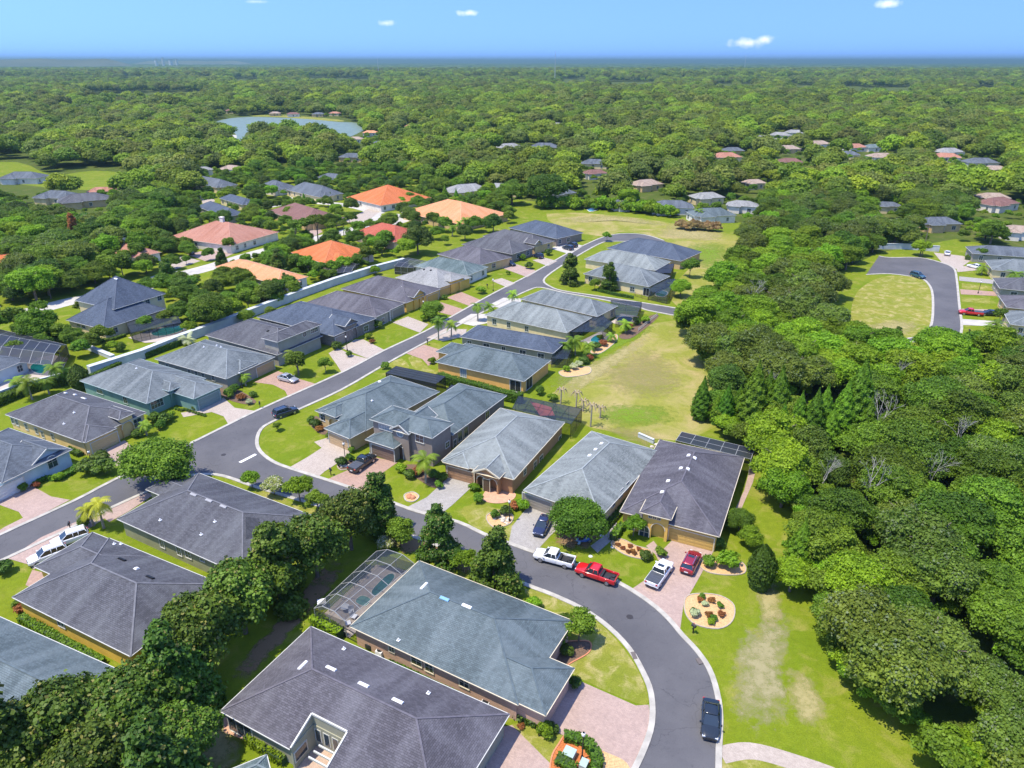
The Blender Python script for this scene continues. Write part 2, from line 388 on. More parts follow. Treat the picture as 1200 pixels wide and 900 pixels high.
def ribbon(name, pts, width, z0, z1, mat, closed=False, side=0, px=True, kind='structure', smooth=3):
    """raised strip along a pixel polyline (kerb, wall, hedge base)"""
    if smooth > 1: pts = smooth_px(pts, smooth, closed)
    P = [G(*p) for p in pts] if px else [Vector(p) for p in pts]
    n = len(P); L = []; Rr = []
    for i in range(n):
        a = P[(i - 1) % n] if closed else P[max(0, i - 1)]; b = P[(i + 1) % n] if closed else P[min(n - 1, i + 1)]
        d = (b - a); d.z = 0; d.normalize(); nn = Vector((-d.y, d.x, 0))
        L.append(P[i] + nn * width * (.5 + side / 2)); Rr.append(P[i] - nn * width * (.5 - side / 2))
    m = MB()
    for i in range(n if closed else n - 1):
        j = (i + 1) % n
        def q(p, z): return (p.x, p.y, z)
        m.poly([q(L[i], z1), q(Rr[i], z1), q(Rr[j], z1), q(L[j], z1)])
        m.poly([q(L[i], z0), q(L[i], z1), q(L[j], z1), q(L[j], z0)]); m.poly([q(Rr[i], z0), q(Rr[j], z0), q(Rr[j], z1), q(Rr[i], z1)])
    if not closed:
        for i in (0, n - 1): m.poly([q(L[i], z0), q(Rr[i], z0), q(Rr[i], z1), q(L[i], z1)])
    o = m.build(name, mat, merge=True)
    if kind: o['kind'] = kind
    return o

gm = MB(); gm.poly([(-30000, -3000, 0), (30000, -3000, 0), (30000, 40000, 0), (-30000, 40000, 0)]); gm.build('ground', M_FLOOR)['kind'] = 'structure'
sheet_tri('neighbourhood_lawn', [(-300, 1100), (1160, 1100), (1100, 900), (1120, 880), (1085, 850), (1045, 825), (1015, 800), (1000, 775), (988, 745), (975, 720), (976, 700), (955, 670), (945, 640), (930, 600), (928, 560), (905, 535), (850, 522), (830, 440), (800, 395), (835, 350), (900, 290), (880, 262), (700, 245), (560, 228), (470, 205), (400, 195), (250, 205), (150, 240), (0, 300), (-200, 380), (-500, 520)], M_LGRASS, .004)
sheet_tri('cul_de_sac_lawn', [(960, 330), (1030, 296), (1120, 280), (1240, 300), (1250, 420), (1180, 420), (1100, 420), (1010, 415), (980, 380)], M_LGRASS, .004)
sheet_tri('left_meadow', smooth_px([(-60, 195), (20, 190), (60, 205), (110, 200), (150, 205), (140, 220), (80, 222), (0, 212)], 3, True), M_LGRASS, .006)
sheet_tri('island_lawn', smooth_px([(1000, 350), (1020, 330), (1045, 323), (1077, 326), (1088, 334), (1092, 350), (1092, 375), (1082, 390), (1062, 396), (1030, 396), (1000, 390)], 3, True), M_DRYG, .010)
# open field behind the houses
sheet_tri('field', smooth_px([(640, 250), (720, 252), (790, 262), (862, 276), (880, 300), (862, 330), (850, 360), (822, 392), (830, 440), (862, 470), (840, 500), (790, 516), (735, 508), (690, 500), (660, 480), (645, 462), (700, 430), (750, 395), (762, 380), (800, 374), (800, 364), (785, 350), (792, 330), (812, 310), (800, 298), (778, 283), (755, 274), (725, 272), (705, 277), (660, 268)], 2, True), M_FIELD, .008)
M_DIRT = patchmat('bare_soil', (.32, .26, .12), (.25, .22, .075), 1.1); M_STRAW = patchmat('straw_grass', (.42, .35, .17), (.32, .28, .11)); M_GREENP = patchmat('fresh_grass', (.14, .23, .015), (.17, .25, .025)); M_MULCH = patchmat('brown_mulch', (.30, .18, .11), (.22, .15, .07), .4)
M_SAND = patchmat('sandy_soil', (.38, .32, .19), (.28, .26, .12)); M_OMULCH = plain('orange_mulch', (.42, .13, .035), .95, var=.35, scale=9); M_TMULCH = plain('tan_mulch', (.52, .32, .15), .95, var=.3, scale=7)
M_DMULCH = plain('dark_mulch', (.13, .08, .05), .95, var=.4, scale=8)
patch('bare_ground', [(688, 436), (722, 418), (762, 402), (806, 432), (808, 462), (770, 474), (720, 466)], M_DIRT, .012)
patch('worn_track', [(640, 445), (700, 420), (760, 388), (770, 396), (720, 432), (670, 468), (650, 478)], M_STRAW, .013)
patch('fresh_grass_strip', [(648, 462), (640, 440), (690, 405), (760, 372), (778, 382), (715, 412), (672, 440)], M_GREENP, .014)
patch('fresh_grass_spot', [(690, 480), (720, 470), (790, 475), (800, 495), (740, 504), (700, 498)], M_GREENP, .0135)
patch('dirt_bank', [(650, 255), (720, 251), (790, 262), (790, 266), (720, 258), (660, 262)], M_STRAW, .015)
patch('earth_mound', [(762, 275), (790, 258), (850, 272), (848, 284), (800, 282)], M_STRAW, .0155)
patch('fresh_grass_hollow', [(800, 285), (850, 283), (855, 305), (830, 322), (808, 305)], M_GREENP, .0145)
patch('disturbed_soil', [(690, 498), (740, 500), (775, 508), (780, 518), (765, 530), (715, 508)], M_DIRT, .0165)
patch('worn_lawn', [(862, 745), (892, 712), (918, 700), (932, 735), (922, 790), (930, 850), (896, 872), (852, 852), (850, 790)], M_SAND, .012)
patch('worn_lawn', [(880, 680), (902, 672), (920, 700), (915, 740), (895, 740)], M_STRAW, .013)
patch('worn_lawn', [(915, 780), (955, 795), (975, 845), (935, 860)], M_STRAW, .013)
patch('worn_lawn', [(225, 850), (275, 835), (290, 870), (270, 920), (215, 920)], M_STRAW, .012)
patch('tree_shade_soil', [(642, 632), (660, 612), (700, 612), (712, 628), (690, 645), (660, 645)], M_MULCH, .015)
patch('woodland_mulch', [(335, 715), (385, 655), (415, 655), (390, 690), (345, 740), (300, 790), (262, 815), (262, 790)], M_MULCH, .011)
patch('island_straw', [(1000, 385), (1050, 372), (1085, 380), (1060, 396), (1010, 398)], M_STRAW, .0165)
patch('hidden_soil', [(440, 590), (470, 610), (500, 625), (540, 650), (580, 672), (560, 680), (500, 660), (450, 640)], M_MULCH, .0125)

RZ = .02
A_left = [(-200, 722), (-60, 657), (0, 627), (87, 587), (133, 563), (233, 515), (302, 481), (400, 437), (450, 411), (497, 389), (542, 364), (580, 343), (625, 320), (665, 297), (690, 285), (707, 278), (727, 274), (755, 275), (778, 282), (790, 290)]
A_right_low = [(-200, 752), (-60, 688), (0, 658), (60, 630), (133, 594), (185, 571), (215, 559), (238, 556), (262, 558), (300, 571), (330, 580), (400, 601), (487, 630), (550, 655), (613, 684), (647, 697), (683, 714), (713, 735), (737, 760), (753, 787), (763, 813), (764, 847), (755, 877), (738, 912), (700, 980)]
B_up = [(848, 980), (842, 900), (844, 842), (840, 811), (831, 784), (816, 762), (800, 745), (783, 725), (760, 705), (723, 682), (677, 663), (628, 648), (597, 637), (567, 626), (537, 612), (490, 600), (457, 588), (397, 567), (343, 550), (320, 541), (305, 529), (301, 517), (306, 503), (320, 494), (350, 480), (400, 457), (450, 428), (490, 406), (525, 388), (562, 368), (590, 354), (620, 340), (634, 337), (660, 343), (700, 350), (747, 360), (760, 364), (797, 371)]
C_up = [(797, 362), (747, 354), (700, 347), (660, 341), (645, 336), (637, 329), (647, 319), (675, 301), (702, 286), (715, 283), (740, 283), (765, 290), (775, 297)]
road = smooth_px(A_left, 3) + smooth_px(C_up[::-1], 3) + smooth_px(B_up[::-1], 3) + smooth_px(A_right_low[::-1], 3)
sheet_tri('road', road, M_ASPH, RZ)
D_out = [(1030, 300), (1043, 302), (1077, 302), (1100, 307), (1117, 314), (1121, 327), (1124, 357), (1127, 385), (1120, 400), (1103, 405), (1063, 400), (1020, 402)]
D_in = [(1010, 397), (1037, 397), (1063, 397), (1083, 391), (1092, 378), (1093, 347), (1088, 333), (1077, 326), (1043, 321), (1015, 322)]
sheet_tri('cul_de_sac_road', smooth_px(D_out, 3) + smooth_px(D_in, 3), M_ASPH, RZ)
for nme, ln in (('kerb', A_left[:-1]), ('kerb', A_right_low), ('kerb', B_up), ('kerb', C_up[:-2]), ('kerb', D_out), ('kerb', D_in)):
    ribbon(nme, ln, .62, .0, .11, M_CONC)
# storm inlets in the kerb
for (a, b) in (((740, 762), (746, 776)), ((816, 770), (823, 781))):
    m = MB(); A, B = G(*a), G(*b); m.bar(A + (B - A) * .2 + Vector((0, 0, .10)), B - (B - A) * .2 + Vector((0, 0, .10)), .5, .08, 0); o = m.build('storm_drain_inlet', plain('drain_grate', (.12, .10, .09), .8)); tag(o, 'storm drain inlet in the kerb at ' + ('the inner side of the bend' if a[0] < 800 else 'the outer side of the bend'), 'storm drain')
# stop line
sheet('stop_line', [(279.5, 541.5), (282.3, 542.6), (301, 533), (298.5, 531.8)], plain('road_paint', (.75, .75, .72), .7), RZ + .006)
# pale street of the older quarter
def strip_px(name, pts, w, mat, z, kerb=True):
    pts = smooth_px(pts, 4); P = [G(*p) for p in pts]; L = []; Q = []
    for i in range(len(P)):
        d = P[min(i + 1, len(P) - 1)] - P[max(0, i - 1)]; d.normalize(); nn = Vector((-d.y, d.x, 0)); L.append(P[i] + nn * w / 2); Q.append(P[i] - nn * w / 2)
    m = MB()
    for i in range(len(P) - 1): m.poly([(p.x, p.y, z) for p in (L[i], Q[i], Q[i + 1], L[i + 1])])
    m.build(name, mat, merge=True)['kind'] = 'structure'
    if kerb:
        ribbon('kerb', [tuple(p) for p in L], .4, 0, .1, M_CONC, px=False, smooth=1); ribbon('kerb', [tuple(p) for p in Q], .4, 0, .1, M_CONC, px=False, smooth=1)
strip_px('pale_street', [(-80, 398), (0, 373), (40, 364), (88, 352), (150, 342), (195, 327), (250, 312), (300, 297), (350, 284), (400, 273), (436, 262)], 7.5, M_ROADC, .021, False)
strip_px('pale_side_street', [(448, 252), (420, 243), (380, 238), (340, 238), (310, 243)], 6.5, M_ROADC, .024, False)
def disc(name, px, py, r, mat, z):
    c = G(px, py); m = MB(); m.poly([(c.x + r * math.cos(t * PI / 16), c.y + r * math.sin(t * PI / 16), z) for t in range(32)]); o = m.build(name, mat); o['kind'] = 'structure'; return o
disc('pale_street_bulb', 447, 257, 13, M_ROADC, .027); disc('bulb_lawn', 455, 251, 3.2, M_LGRASS, .035)
strip_px('far_lane', [(280, 178), (284, 168), (277, 158)], 7, M_ROADC, .02, False)
strip_px('garden_path', [(845, 885), (880, 880), (930, 893), (990, 915), (1050, 950)], 1.9, M_PVL, .03, False)
# driveways
DRV = [
 ([(670, 794), (745, 827), (760, 826), (764, 850), (753, 880), (740, 903), (722, 907), (700, 882), (660, 862), (640, 852)], M_PVP),
 ([(587, 852), (600, 850), (622, 872), (645, 895), (650, 960), (560, 960), (572, 880)], M_PVP),
 ([(788, 633), (836, 646), (826, 665), (812, 690), (801, 708), (797, 738), (775, 716), (741, 690), (760, 677), (773, 660), (768, 650), (757, 640), (766, 634), (775, 646)], M_PVP),
 ([(620, 592), (640, 597), (668, 606), (645, 628), (634, 640), (627, 648), (596, 637), (600, 617)], M_PVG),
 ([(526, 559), (558, 566), (530, 592), (514, 605), (476, 595), (500, 583)], M_PVG),
 ([(436, 535), (466, 542), (440, 560), (424, 575), (383, 562), (410, 550)], M_PVR),
 ([(368, 518), (384, 513), (417, 524), (400, 540), (380, 553), (372, 560), (339, 548), (360, 536), (377, 525)], M_PVL),
 ([(118, 530), (146, 516), (172, 538), (167, 551), (150, 557), (135, 545)], M_PVP),
 ([(-60, 552), (5, 568), (38, 556), (42, 572), (60, 582), (82, 586), (0, 628), (-30, 642), (5, 618), (27, 607), (22, 600), (0, 592), (-60, 570)], M_PVP),
 ([(-60, 655), (-20, 668), (0, 660), (0, 668), (-40, 690)], M_PVP),
 ([(230, 481), (262, 466), (275, 478), (301, 482), (268, 498), (262, 488), (248, 483), (215, 489), (212, 484)], M_PVL),
 ([(298, 448), (326, 435), (350, 444), (370, 450), (338, 466), (334, 458), (320, 451)], M_PVR),
 ([(385, 414), (396, 408), (410, 415), (433, 421), (400, 436), (395, 428)], M_PVL),
 ([(400, 408), (416, 398), (426, 398), (450, 410), (430, 420)], M_PVL),
 ([(460, 378), (478, 371), (502, 380), (492, 390)], M_PVL),
 ([(500, 362), (516, 354), (544, 363), (530, 370)], M_PVR),
 ([(524, 349), (540, 342), (564, 352), (551, 359)], M_PVR),
 ([(576, 329), (588, 326), (604, 332), (594, 337)], M_PVL),
 ([(588, 314), (606, 310), (630, 318), (618, 325)], M_PVP),
 ([(624, 305), (638, 302), (653, 306), (642, 312)], M_PVL),
 ([(644, 291), (664, 284), (684, 288), (668, 298)], M_ROADC),
 ([(475, 414), (497, 404), (516, 410), (514, 420), (502, 429), (495, 421)], M_PVR),
 ([(500, 396), (522, 385), (547, 386), (545, 394), (520, 400)], M_PVL),
 ([(535, 378), (552, 368), (580, 368), (575, 378), (555, 382)], M_ROADC),
 ([(572, 358), (590, 349), (612, 350), (608, 358), (590, 362)], M_ROADC),
 ([(38, 668), (62, 674), (45, 692), (30, 686)], M_PVR),
 ([(10, 655), (48, 630), (102, 606), (128, 604), (92, 628), (78, 640), (60, 652), (40, 668), (34, 662)], M_PVP),
 ([(133, 594), (170, 577), (182, 579), (150, 600), (128, 612), (118, 604)], M_PVP),
 ([(1094, 296), (1128, 300), (1140, 304), (1122, 316), (1104, 308)], M_PVL),
 ([(1120, 312), (1150, 312), (1154, 316), (1122, 319)], M_PVL), ([(1124, 324), (1165, 328), (1166, 333), (1124, 329)], M_PVG),
 ([(1125, 339), (1168, 342), (1168, 347), (1126, 345)], M_PVR), ([(1127, 362), (1172, 363), (1172, 369), (1127, 368)], M_PVP), ([(1128, 374), (1176, 377), (1176, 383), (1128, 381)], M_ROADC), ([(1128, 394), (1165, 396), (1160, 402), (1122, 401)], M_PVR),
 ([(219, 298), (262, 289), (280, 294), (262, 303), (240, 306)], M_PVP), ([(195, 305), (215, 300), (235, 306), (205, 316)], M_PVL),
 ([(175, 325), (200, 318), (225, 318), (195, 332)], M_ROADC), ([(355, 262), (368, 258), (378, 272), (362, 280)], M_PVP),
 ([(400, 262), (440, 240), (452, 243), (432, 258)], M_PVL), ([(305, 237), (340, 230), (352, 236), (330, 242)], M_ROADC),
 ([(232, 225), (245, 222), (252, 236), (238, 240)], M_PVL),
]
for i, (p, mt) in enumerate(DRV): sheet_tri('driveway', p, mt, .034 + i * .0006)
sheet_tri('entrance_patio', smooth_px([(565, 584), (574, 572), (602, 577), (602, 585), (588, 590), (572, 589)], 3, True), paver('terracotta_pavers', (.62, .36, .22), (.52, .28, .17)), .062)
sheet_tri('side_path', [(862, 596), (868, 598), (882, 566), (886, 550), (879, 548), (872, 575)], M_PVP, .03)
sheet_tri('side_path', [(692, 640), (712, 625), (722, 612), (726, 616), (716, 634), (700, 648)], M_PVG, .03)
sheet_tri('patio', [(262, 842), (268, 838), (292, 852), (288, 868), (262, 858)], paver('terracotta_pavers', (.6, .3, .2), (.5, .25, .17)), .03)
# dry front lawns
for p in ([(615, 690), (650, 700), (684, 718), (711, 738), (733, 763), (750, 790), (759, 815), (759, 824), (745, 824), (680, 795), (650, 770), (660, 730), (625, 705)], [(540, 600), (567, 630), (597, 640), (606, 618), (590, 598), (555, 592)], [(598, 850), (640, 845), (655, 860), (700, 884), (690, 900), (640, 900)], [(478, 420), (490, 418), (500, 430), (522, 440), (515, 446), (492, 438)], [(455, 428), (470, 420), (480, 430), (470, 436)], [(282, 586), (310, 575), (345, 590), (390, 605), (385, 612), (340, 600), (300, 592)], [(845, 890), (880, 886), (920, 898), (930, 960), (848, 960)]):
    sheet_tri('dry_lawn', smooth_px(p, 2, True), M_DRYG, .016 + ZC[0]); ZC[0] += .0004
for p in ([(1127, 332), (1166, 336), (1166, 340), (1127, 338)], [(1127, 348), (1160, 350), (1160, 356), (1127, 354)]):
    sheet_tri('dry_lawn', p, M_DRYG, .016 + ZC[0]); ZC[0] += .0004
# lake
M_LAKE = watermat('lake_water', (.16, .22, .17), .5)
sheet_tri('lake', smooth_px([(247, 146), (262, 140), (290, 137), (330, 138), (366, 140), (397, 143), (418, 144), (428, 150), (420, 156), (404, 161), (375, 158), (353, 153), (325, 154), (300, 153), (288, 156), (287, 164), (286, 172), (281, 178), (275, 178), (276, 168), (277, 158), (266, 152)], 3, True), M_LAKE, .03)
sheet_tri('lake_bank', smooth_px([(296, 136.4), (330, 137.4), (396, 142.4), (396, 140), (340, 135.5), (305, 135)], 3, True), M_DRYG, .025)
for p in ([(105, 118), (150, 114), (200, 112), (235, 114), (200, 118), (150, 121)], ):
    sheet_tri('clearing', smooth_px(p, 3, True), M_FIELD, .02)

def bed(name, px, mat, label=None, border=None):
    p = smooth_px(px, 4, True); sheet_tri(name, p, mat, .045 + ZC[0]); ZC[0] += .0005
    if border: ribbon('bed_edging', p, .15, 0, .12, border, closed=True, smooth=1)
M_EDGE = plain('edging_stone', (.36, .30, .23), .9); M_EDGET = plain('edging_terracotta', (.5, .2, .1), .9)
bed('planting_bed', [(804, 700), (822, 696), (845, 699), (860, 710), (858, 728), (842, 737), (815, 732), (803, 718)], M_TMULCH, border=M_EDGE)
bed('planting_bed', [(716, 637), (728, 632), (745, 640), (762, 645), (762, 655), (745, 654), (728, 648)], M_TMULCH, border=M_EDGE)
bed('planting_bed', [(646, 890), (655, 872), (664, 862), (680, 872), (700, 884), (702, 915), (650, 915)], M_OMULCH, border=M_EDGET)
bed('planting_bed', [(700, 882), (715, 884), (735, 895), (738, 915), (704, 915)], M_TMULCH)
bed('planting_bed', [(640, 752), (662, 752), (690, 752), (690, 765), (668, 778), (652, 790), (645, 775)], M_DMULCH, border=M_EDGET)
bed('planting_bed', [(570, 605), (588, 598), (601, 605), (596, 615), (578, 618)], M_TMULCH, border=M_EDGE)
bed('planting_bed', [(474, 580), (484, 577), (491, 582), (485, 588), (476, 587)], M_TMULCH, border=M_CONC)
bed('planting_bed', [(470, 548), (490, 545), (520, 560), (510, 572), (490, 562)], M_DMULCH)
bed('planting_bed', [(396, 545), (412, 540), (414, 548), (400, 551)], M_DMULCH, border=M_EDGE)
bed('planting_bed', [(362, 495), (372, 488), (384, 507), (374, 508)], M_DMULCH)
bed('planting_bed', [(655, 436), (672, 432), (690, 430), (690, 438), (664, 442)], M_TMULCH, border=M_CONC)
bed('planting_bed', [(692, 412), (712, 398), (722, 392), (722, 400), (704, 414)], M_TMULCH, border=M_CONC)
bed('planting_bed', [(725, 394), (745, 382), (762, 370), (772, 370), (760, 382), (738, 397)], M_DMULCH)
bed('planting_bed', [(820, 660), (845, 655), (870, 660), (872, 672), (850, 674), (828, 670)], M_TMULCH, border=M_EDGE)
bed('planting_bed', [(255, 452), (275, 455), (300, 470), (288, 474), (262, 466)], M_DMULCH)

# white boundary walls
def wallthing(name, label, pts, h, w=.35, mat=M_WALLW, cat='wall', cap=True, posts=0):
    t = empty(name, label, cat, G(*pts[0]))
    inv = Matrix.Translation(-Vector(t.location))
    o = ribbon('wall_panel', pts, w, 0, h, mat, kind=None, smooth=1); o.data.transform(inv); o.parent = t
    if cap: c = ribbon('coping', pts, w + .16, h + .002, h + .10, mat, kind=None, smooth=1); c.data.transform(inv); c.parent = t
    return t
wallthing('boundary_wall', 'long white boundary wall running behind the grey roofed row of houses', [(106, 440), (168, 420), (215, 401), (262, 384), (304, 367), (348, 350), (392, 334), (436, 320), (474, 310)], 2.1, 1.3)
wallthing('boundary_wall', 'white boundary wall behind the palms at the far left edge', [(-60, 488), (0, 470), (24, 461), (62, 451), (94, 443)], 2.0)
wallthing('garden_wall', 'low pale garden wall angled around the steep roofed house yard', [(118, 391), (87, 402), (133, 421)], .9, .9)
wallthing('boundary_wall', 'white wall beyond the cul-de-sac under the trees', [(1028, 292), (1060, 292), (1100, 295)], 2.0)
# ---------------------------------------------------------------- houses
OV = .42
ALLH = []
def in_house(x, y, pad=2.0):
    for (O, u, v, x0, x1, y0, y1) in ALLH:
        q = Vector((x, y, 0)) - O; a, b = q.dot(u), q.dot(v)
        if x0 - pad < a < x1 + pad and y0 - pad < b < y1 + pad: return True
    return False
class House:
    def __init__(h, name, label, A, B, C, roof, wall, eave=3.0, pitch=.42, group=None, trim=None, base=0.0, gable=None, depth=None, cat='house', wt=.15):
        PA, PB, PC = (G(p[0], p[1], eave) for p in (A, B, C))
        ax = (PB - PA); ang = math.atan2(ax.y, ax.x)
        ay = PC - PA
        # average the two directions so the plan is square
        a2 = math.atan2(ay.y, ay.x) ; s = 1 if (ax.x * ay.y - ax.y * ay.x) > 0 else -1
        da = (a2 - s * PI / 2) - ang; da = math.atan2(math.sin(da), math.cos(da)); ang += da * wt
        h.u = Vector((math.cos(ang), math.sin(ang), 0)); h.v = Vector((-math.sin(ang), math.cos(ang), 0))
        h.O = Vector((PA.x, PA.y, 0)); h.ang = ang
        bx = (PB - PA).dot(h.u); cy = (PC - PA).dot(h.v)
        h.eave = eave; h.pitch = pitch
        h.root = empty(name, label, cat, h.O, ang, group)
        h.rects = []      # (x0,x1,y0,y1, eave, pitch, type)
        h.roofm, h.wallm, h.trim = roof, wall, trim or M_TRIM
        h.arches = []; h.cuts = []
        h.main = h.add(min(0, bx), max(0, bx), min(0, cy), max(0, cy), eave, pitch, gable or 'hip')
    def add(h, x0, x1, y0, y1, e, p, typ='hip', base=0.0, walls=True):
        k = len(h.rects)
        h.rects.append(dict(x0=x0 + .013 * k, x1=x1 - .011 * k, y0=y0 + .012 * k, y1=y1 - .014 * k, e=e + .004 * k, p=p, t=typ, base=base, walls=walls)); return h.rects[-1]
    def loc(h, px, py, z):
        q = G(px, py, z) - h.O; return (q.dot(h.u), q.dot(h.v))
    def wing(h, a, b, e=None, ext=None, typ='hip', pitch=None, inset=.12, base=0.0, push=0.0, clip=True):
        """wing whose front eave runs from pixel a to pixel b"""
        e = e or h.eave; r = h.rects[0]
        (ax, ay), (bx, by) = h.loc(a[0], a[1], e), h.loc(b[0], b[1], e)
        if abs(ax - bx) > abs(ay - by):
            x0, x1 = sorted((ax, bx)); w = x1 - x0; f = (ay + by) / 2
            if e > r['e'] + .3 and clip: f = (r['y0'] - .35) if f < (r['y0'] + r['y1']) / 2 else (r['y1'] + .35)
            if f < (r['y0'] + r['y1']) / 2: y0, y1 = f - push, r['y0'] + (ext or w)
            else: y0, y1 = r['y1'] - (ext or w), f + push
            if clip: x0 = max(x0, r['x0'] + inset); x1 = min(x1, r['x1'] - inset)
        else:
            y0, y1 = sorted((ay, by)); w = y1 - y0; f = (ax + bx) / 2
            if e > r['e'] + .3 and clip: f = (r['x0'] - .35) if f < (r['x0'] + r['x1']) / 2 else (r['x1'] + .35)
            if f < (r['x0'] + r['x1']) / 2: x0, x1 = f - push, r['x0'] + (ext or w)
            else: x0, x1 = r['x1'] - (ext or w), f + push
            if clip: y0 = max(y0, r['y0'] + inset); y1 = min(y1, r['y1'] - inset)
        return h.add(x0, x1, y0, y1, e, pitch or h.pitch, typ, base)
    def rect3(h, a, b, c, e, typ='hip', pitch=None, base=0.0):
        """eave corners: front edge a-b, c on the far side"""
        (ax, ay), (bx, by), (cx, cy) = h.loc(a[0], a[1], e), h.loc(b[0], b[1], e), h.loc(c[0], c[1], e)
        if abs(ax - bx) > abs(ay - by): f = (ay + by) / 2; xs = sorted((ax, bx)); return h.add(xs[0], xs[1], min(f, cy), max(f, cy), e, pitch or h.pitch, typ, base)
        f = (ax + bx) / 2; ys = sorted((ay, by)); return h.add(min(f, cx), max(f, cx), ys[0], ys[1], e, pitch or h.pitch, typ, base)
    def rect_px(h, a, b, e, typ='hip', pitch=None, base=0.0):
        (ax, ay), (bx, by) = h.loc(a[0], a[1], e), h.loc(b[0], b[1], e)
        return h.add(min(ax, bx), max(ax, bx), min(ay, by), max(ay, by), e, pitch or h.pitch, typ, base)
    def roofz(h, x, y):
        z = -1
        for r in h.rects:
            if r['x0'] <= x <= r['x1'] and r['y0'] <= y <= r['y1']:
                dx = min(x - r['x0'], r['x1'] - x); dy = min(y - r['y0'], r['y1'] - y)
                d = dx if r['t'] == 'gy' else dy if r['t'] == 'gx' else min(dx, dy)
                if r['t'] == 'shed': d = 0
                z = max(z, r['e'] + d * r['p'])
        return z
    def roofhit(h, px, py):
        d = ray(px, py); o = Vector((0, 0, CAMZ)) - h.O
        t = (12 - CAMZ) / d.z; t1 = (1 - CAMZ) / d.z
        while t < t1:
            p = o + d * t; x, y = p.dot(h.u), p.dot(h.v)
            z = h.roofz(x, y)
            if z > p.z: return (x, y, z)
            t += .05
        return None
    def slope_dir(h, x, y):
        e = .1; z = h.roofz(x, y)
        return Vector((h.roofz(x + e, y) - z, h.roofz(x, y + e) - z, 0)) / e
    def build(h):
        r0 = h.rects[0]; ALLH.append((h.O, h.u, h.v, min(r['x0'] for r in h.rects), max(r['x1'] for r in h.rects), min(r['y0'] for r in h.rects), max(r['y1'] for r in h.rects)))
        m = MB()
        for r in h.rects: h.roof_rect(m, r)
        ro = m.build('roof', [h.roofm, h.trim, MATS.setdefault('ridge_' + h.roofm.name, h.ridgemat())], h.root)
        if h.cuts: h.cut(ro)
        w = MB(); h.segs = []
        for r in h.rects:
            if not r['walls']: continue
            i = OV if r['t'] != 'shed' else .25
            x0, x1, y0, y1, z1, z0 = r['x0'] + i, r['x1'] - i, r['y0'] + i, r['y1'] - i, r['e'] - .02, r['base']
            for (a, b, n) in (((x0, y0), (x1, y0), (0, -1)), ((x1, y0), (x1, y1), (1, 0)), ((x1, y1), (x0, y1), (0, 1)), ((x0, y1), (x0, y0), (-1, 0))):
                h.segs.append(dict(a=a, b=b, n=n, z0=z0, z1=z1, r=r, arch=[]))
        for ar in h.arches:
            hit = h.wallhit(ar[0], ar[1])
            if hit: hit[0]['arch'].append((hit[1], ar[2], ar[3]))
        for s in h.segs: h.wall_seg(w, s)
        # gable triangles
        for r in h.rects:
            i = OV; p = r['p']
            if r['t'] == 'gy':
                xm = (r['x0'] + r['x1']) / 2; zt = r['e'] + p * ((r['x1'] - r['x0']) / 2 - i) + p * i - .1
                for y, sg in ((r['y0'] + i, -1), (r['y1'] - i, 1)):
                    pts = [(r['x0'] + i, y, r['e'] - .02), (r['x1'] - i, y, r['e'] - .02), (xm, y, zt)]
                    w.poly(pts if sg < 0 else pts[::-1])
            if r['t'] == 'gx':
                ym = (r['y0'] + r['y1']) / 2; zt = r['e'] + p * (r['y1'] - r['y0']) / 2 - .1
                for x, sg in ((r['x0'] + i, -1), (r['x1'] - i, 1)):
                    pts = [(x, r['y1'] - i, r['e'] - .02), (x, r['y0'] + i, r['e'] - .02), (x, ym, zt)]
                    w.poly(pts if sg < 0 else pts[::-1])
        h.wallobj = w.build('wall', [h.wallm, h.trim], h.root)
        if h.cuts: h.cutw(h.wallobj)
        return h
    def ridgemat(h):
        c = h.roofm.node_tree.nodes; return plain('ridge_' + h.roofm.name, tuple(h.roofm.get('ridge') or (.17, .18, .19)), .85, var=.2, scale=2)
    def roof_rect(h, m, r):
        x0, x1, y0, y1, e, p, t = r['x0'], r['x1'], r['y0'], r['y1'], r['e'], r['p'], r['t']
        w, d = x1 - x0, y1 - y0; k = math.hypot(1, p)
        def face(pts, axis):   # axis 0: courses run along x (slope rises in y)
            ys = [q[1 - axis] for q in pts]; zs = min(q[2] for q in pts)
            uv = [(q[axis], (q[2] - zs) / p * k if p > .01 else q[1 - axis]) for q in pts]
            a, b, c = (Vector(q) for q in pts[:3])
            if (b - a).cross(c - a).z < 0: pts = pts[::-1]; uv = uv[::-1]
            m.poly(pts, 0, uv)
        E = []
        if t == 'shed':
            m.poly([(x0, y0, e), (x1, y0, e), (x1, y1, e), (x0, y1, e)], 0, [(x0, y0), (x1, y0), (x1, y1), (x0, y1)])
        elif t == 'gx':
            ym = (y0 + y1) / 2; zt = e + p * d / 2; P0, P1 = (x0, ym, zt), (x1, ym, zt)
            face([(x0, y0, e), (x1, y0, e), P1, P0], 0); face([(x0, y1, e), (x1, y1, e), P1, P0], 0); E = [(P0, P1)]
        elif t == 'gy':
            xm = (x0 + x1) / 2; zt = e + p * w / 2; P0, P1 = (xm, y0, zt), (xm, y1, zt)
            face([(x0, y0, e), (x0, y1, e), P1, P0], 1); face([(x1, y0, e), (x1, y1, e), P1, P0], 1); E = [(P0, P1)]
        else:
            if w >= d: P0, P1 = (x0 + d / 2, (y0 + y1) / 2, e + p * d / 2), (x1 - d / 2, (y0 + y1) / 2, e + p * d / 2)
            else: P0, P1 = ((x0 + x1) / 2, y0 + w / 2, e + p * w / 2), ((x0 + x1) / 2, y1 - w / 2, e + p * w / 2)
            c = [(x0, y0, e), (x1, y0, e), (x1, y1, e), (x0, y1, e)]
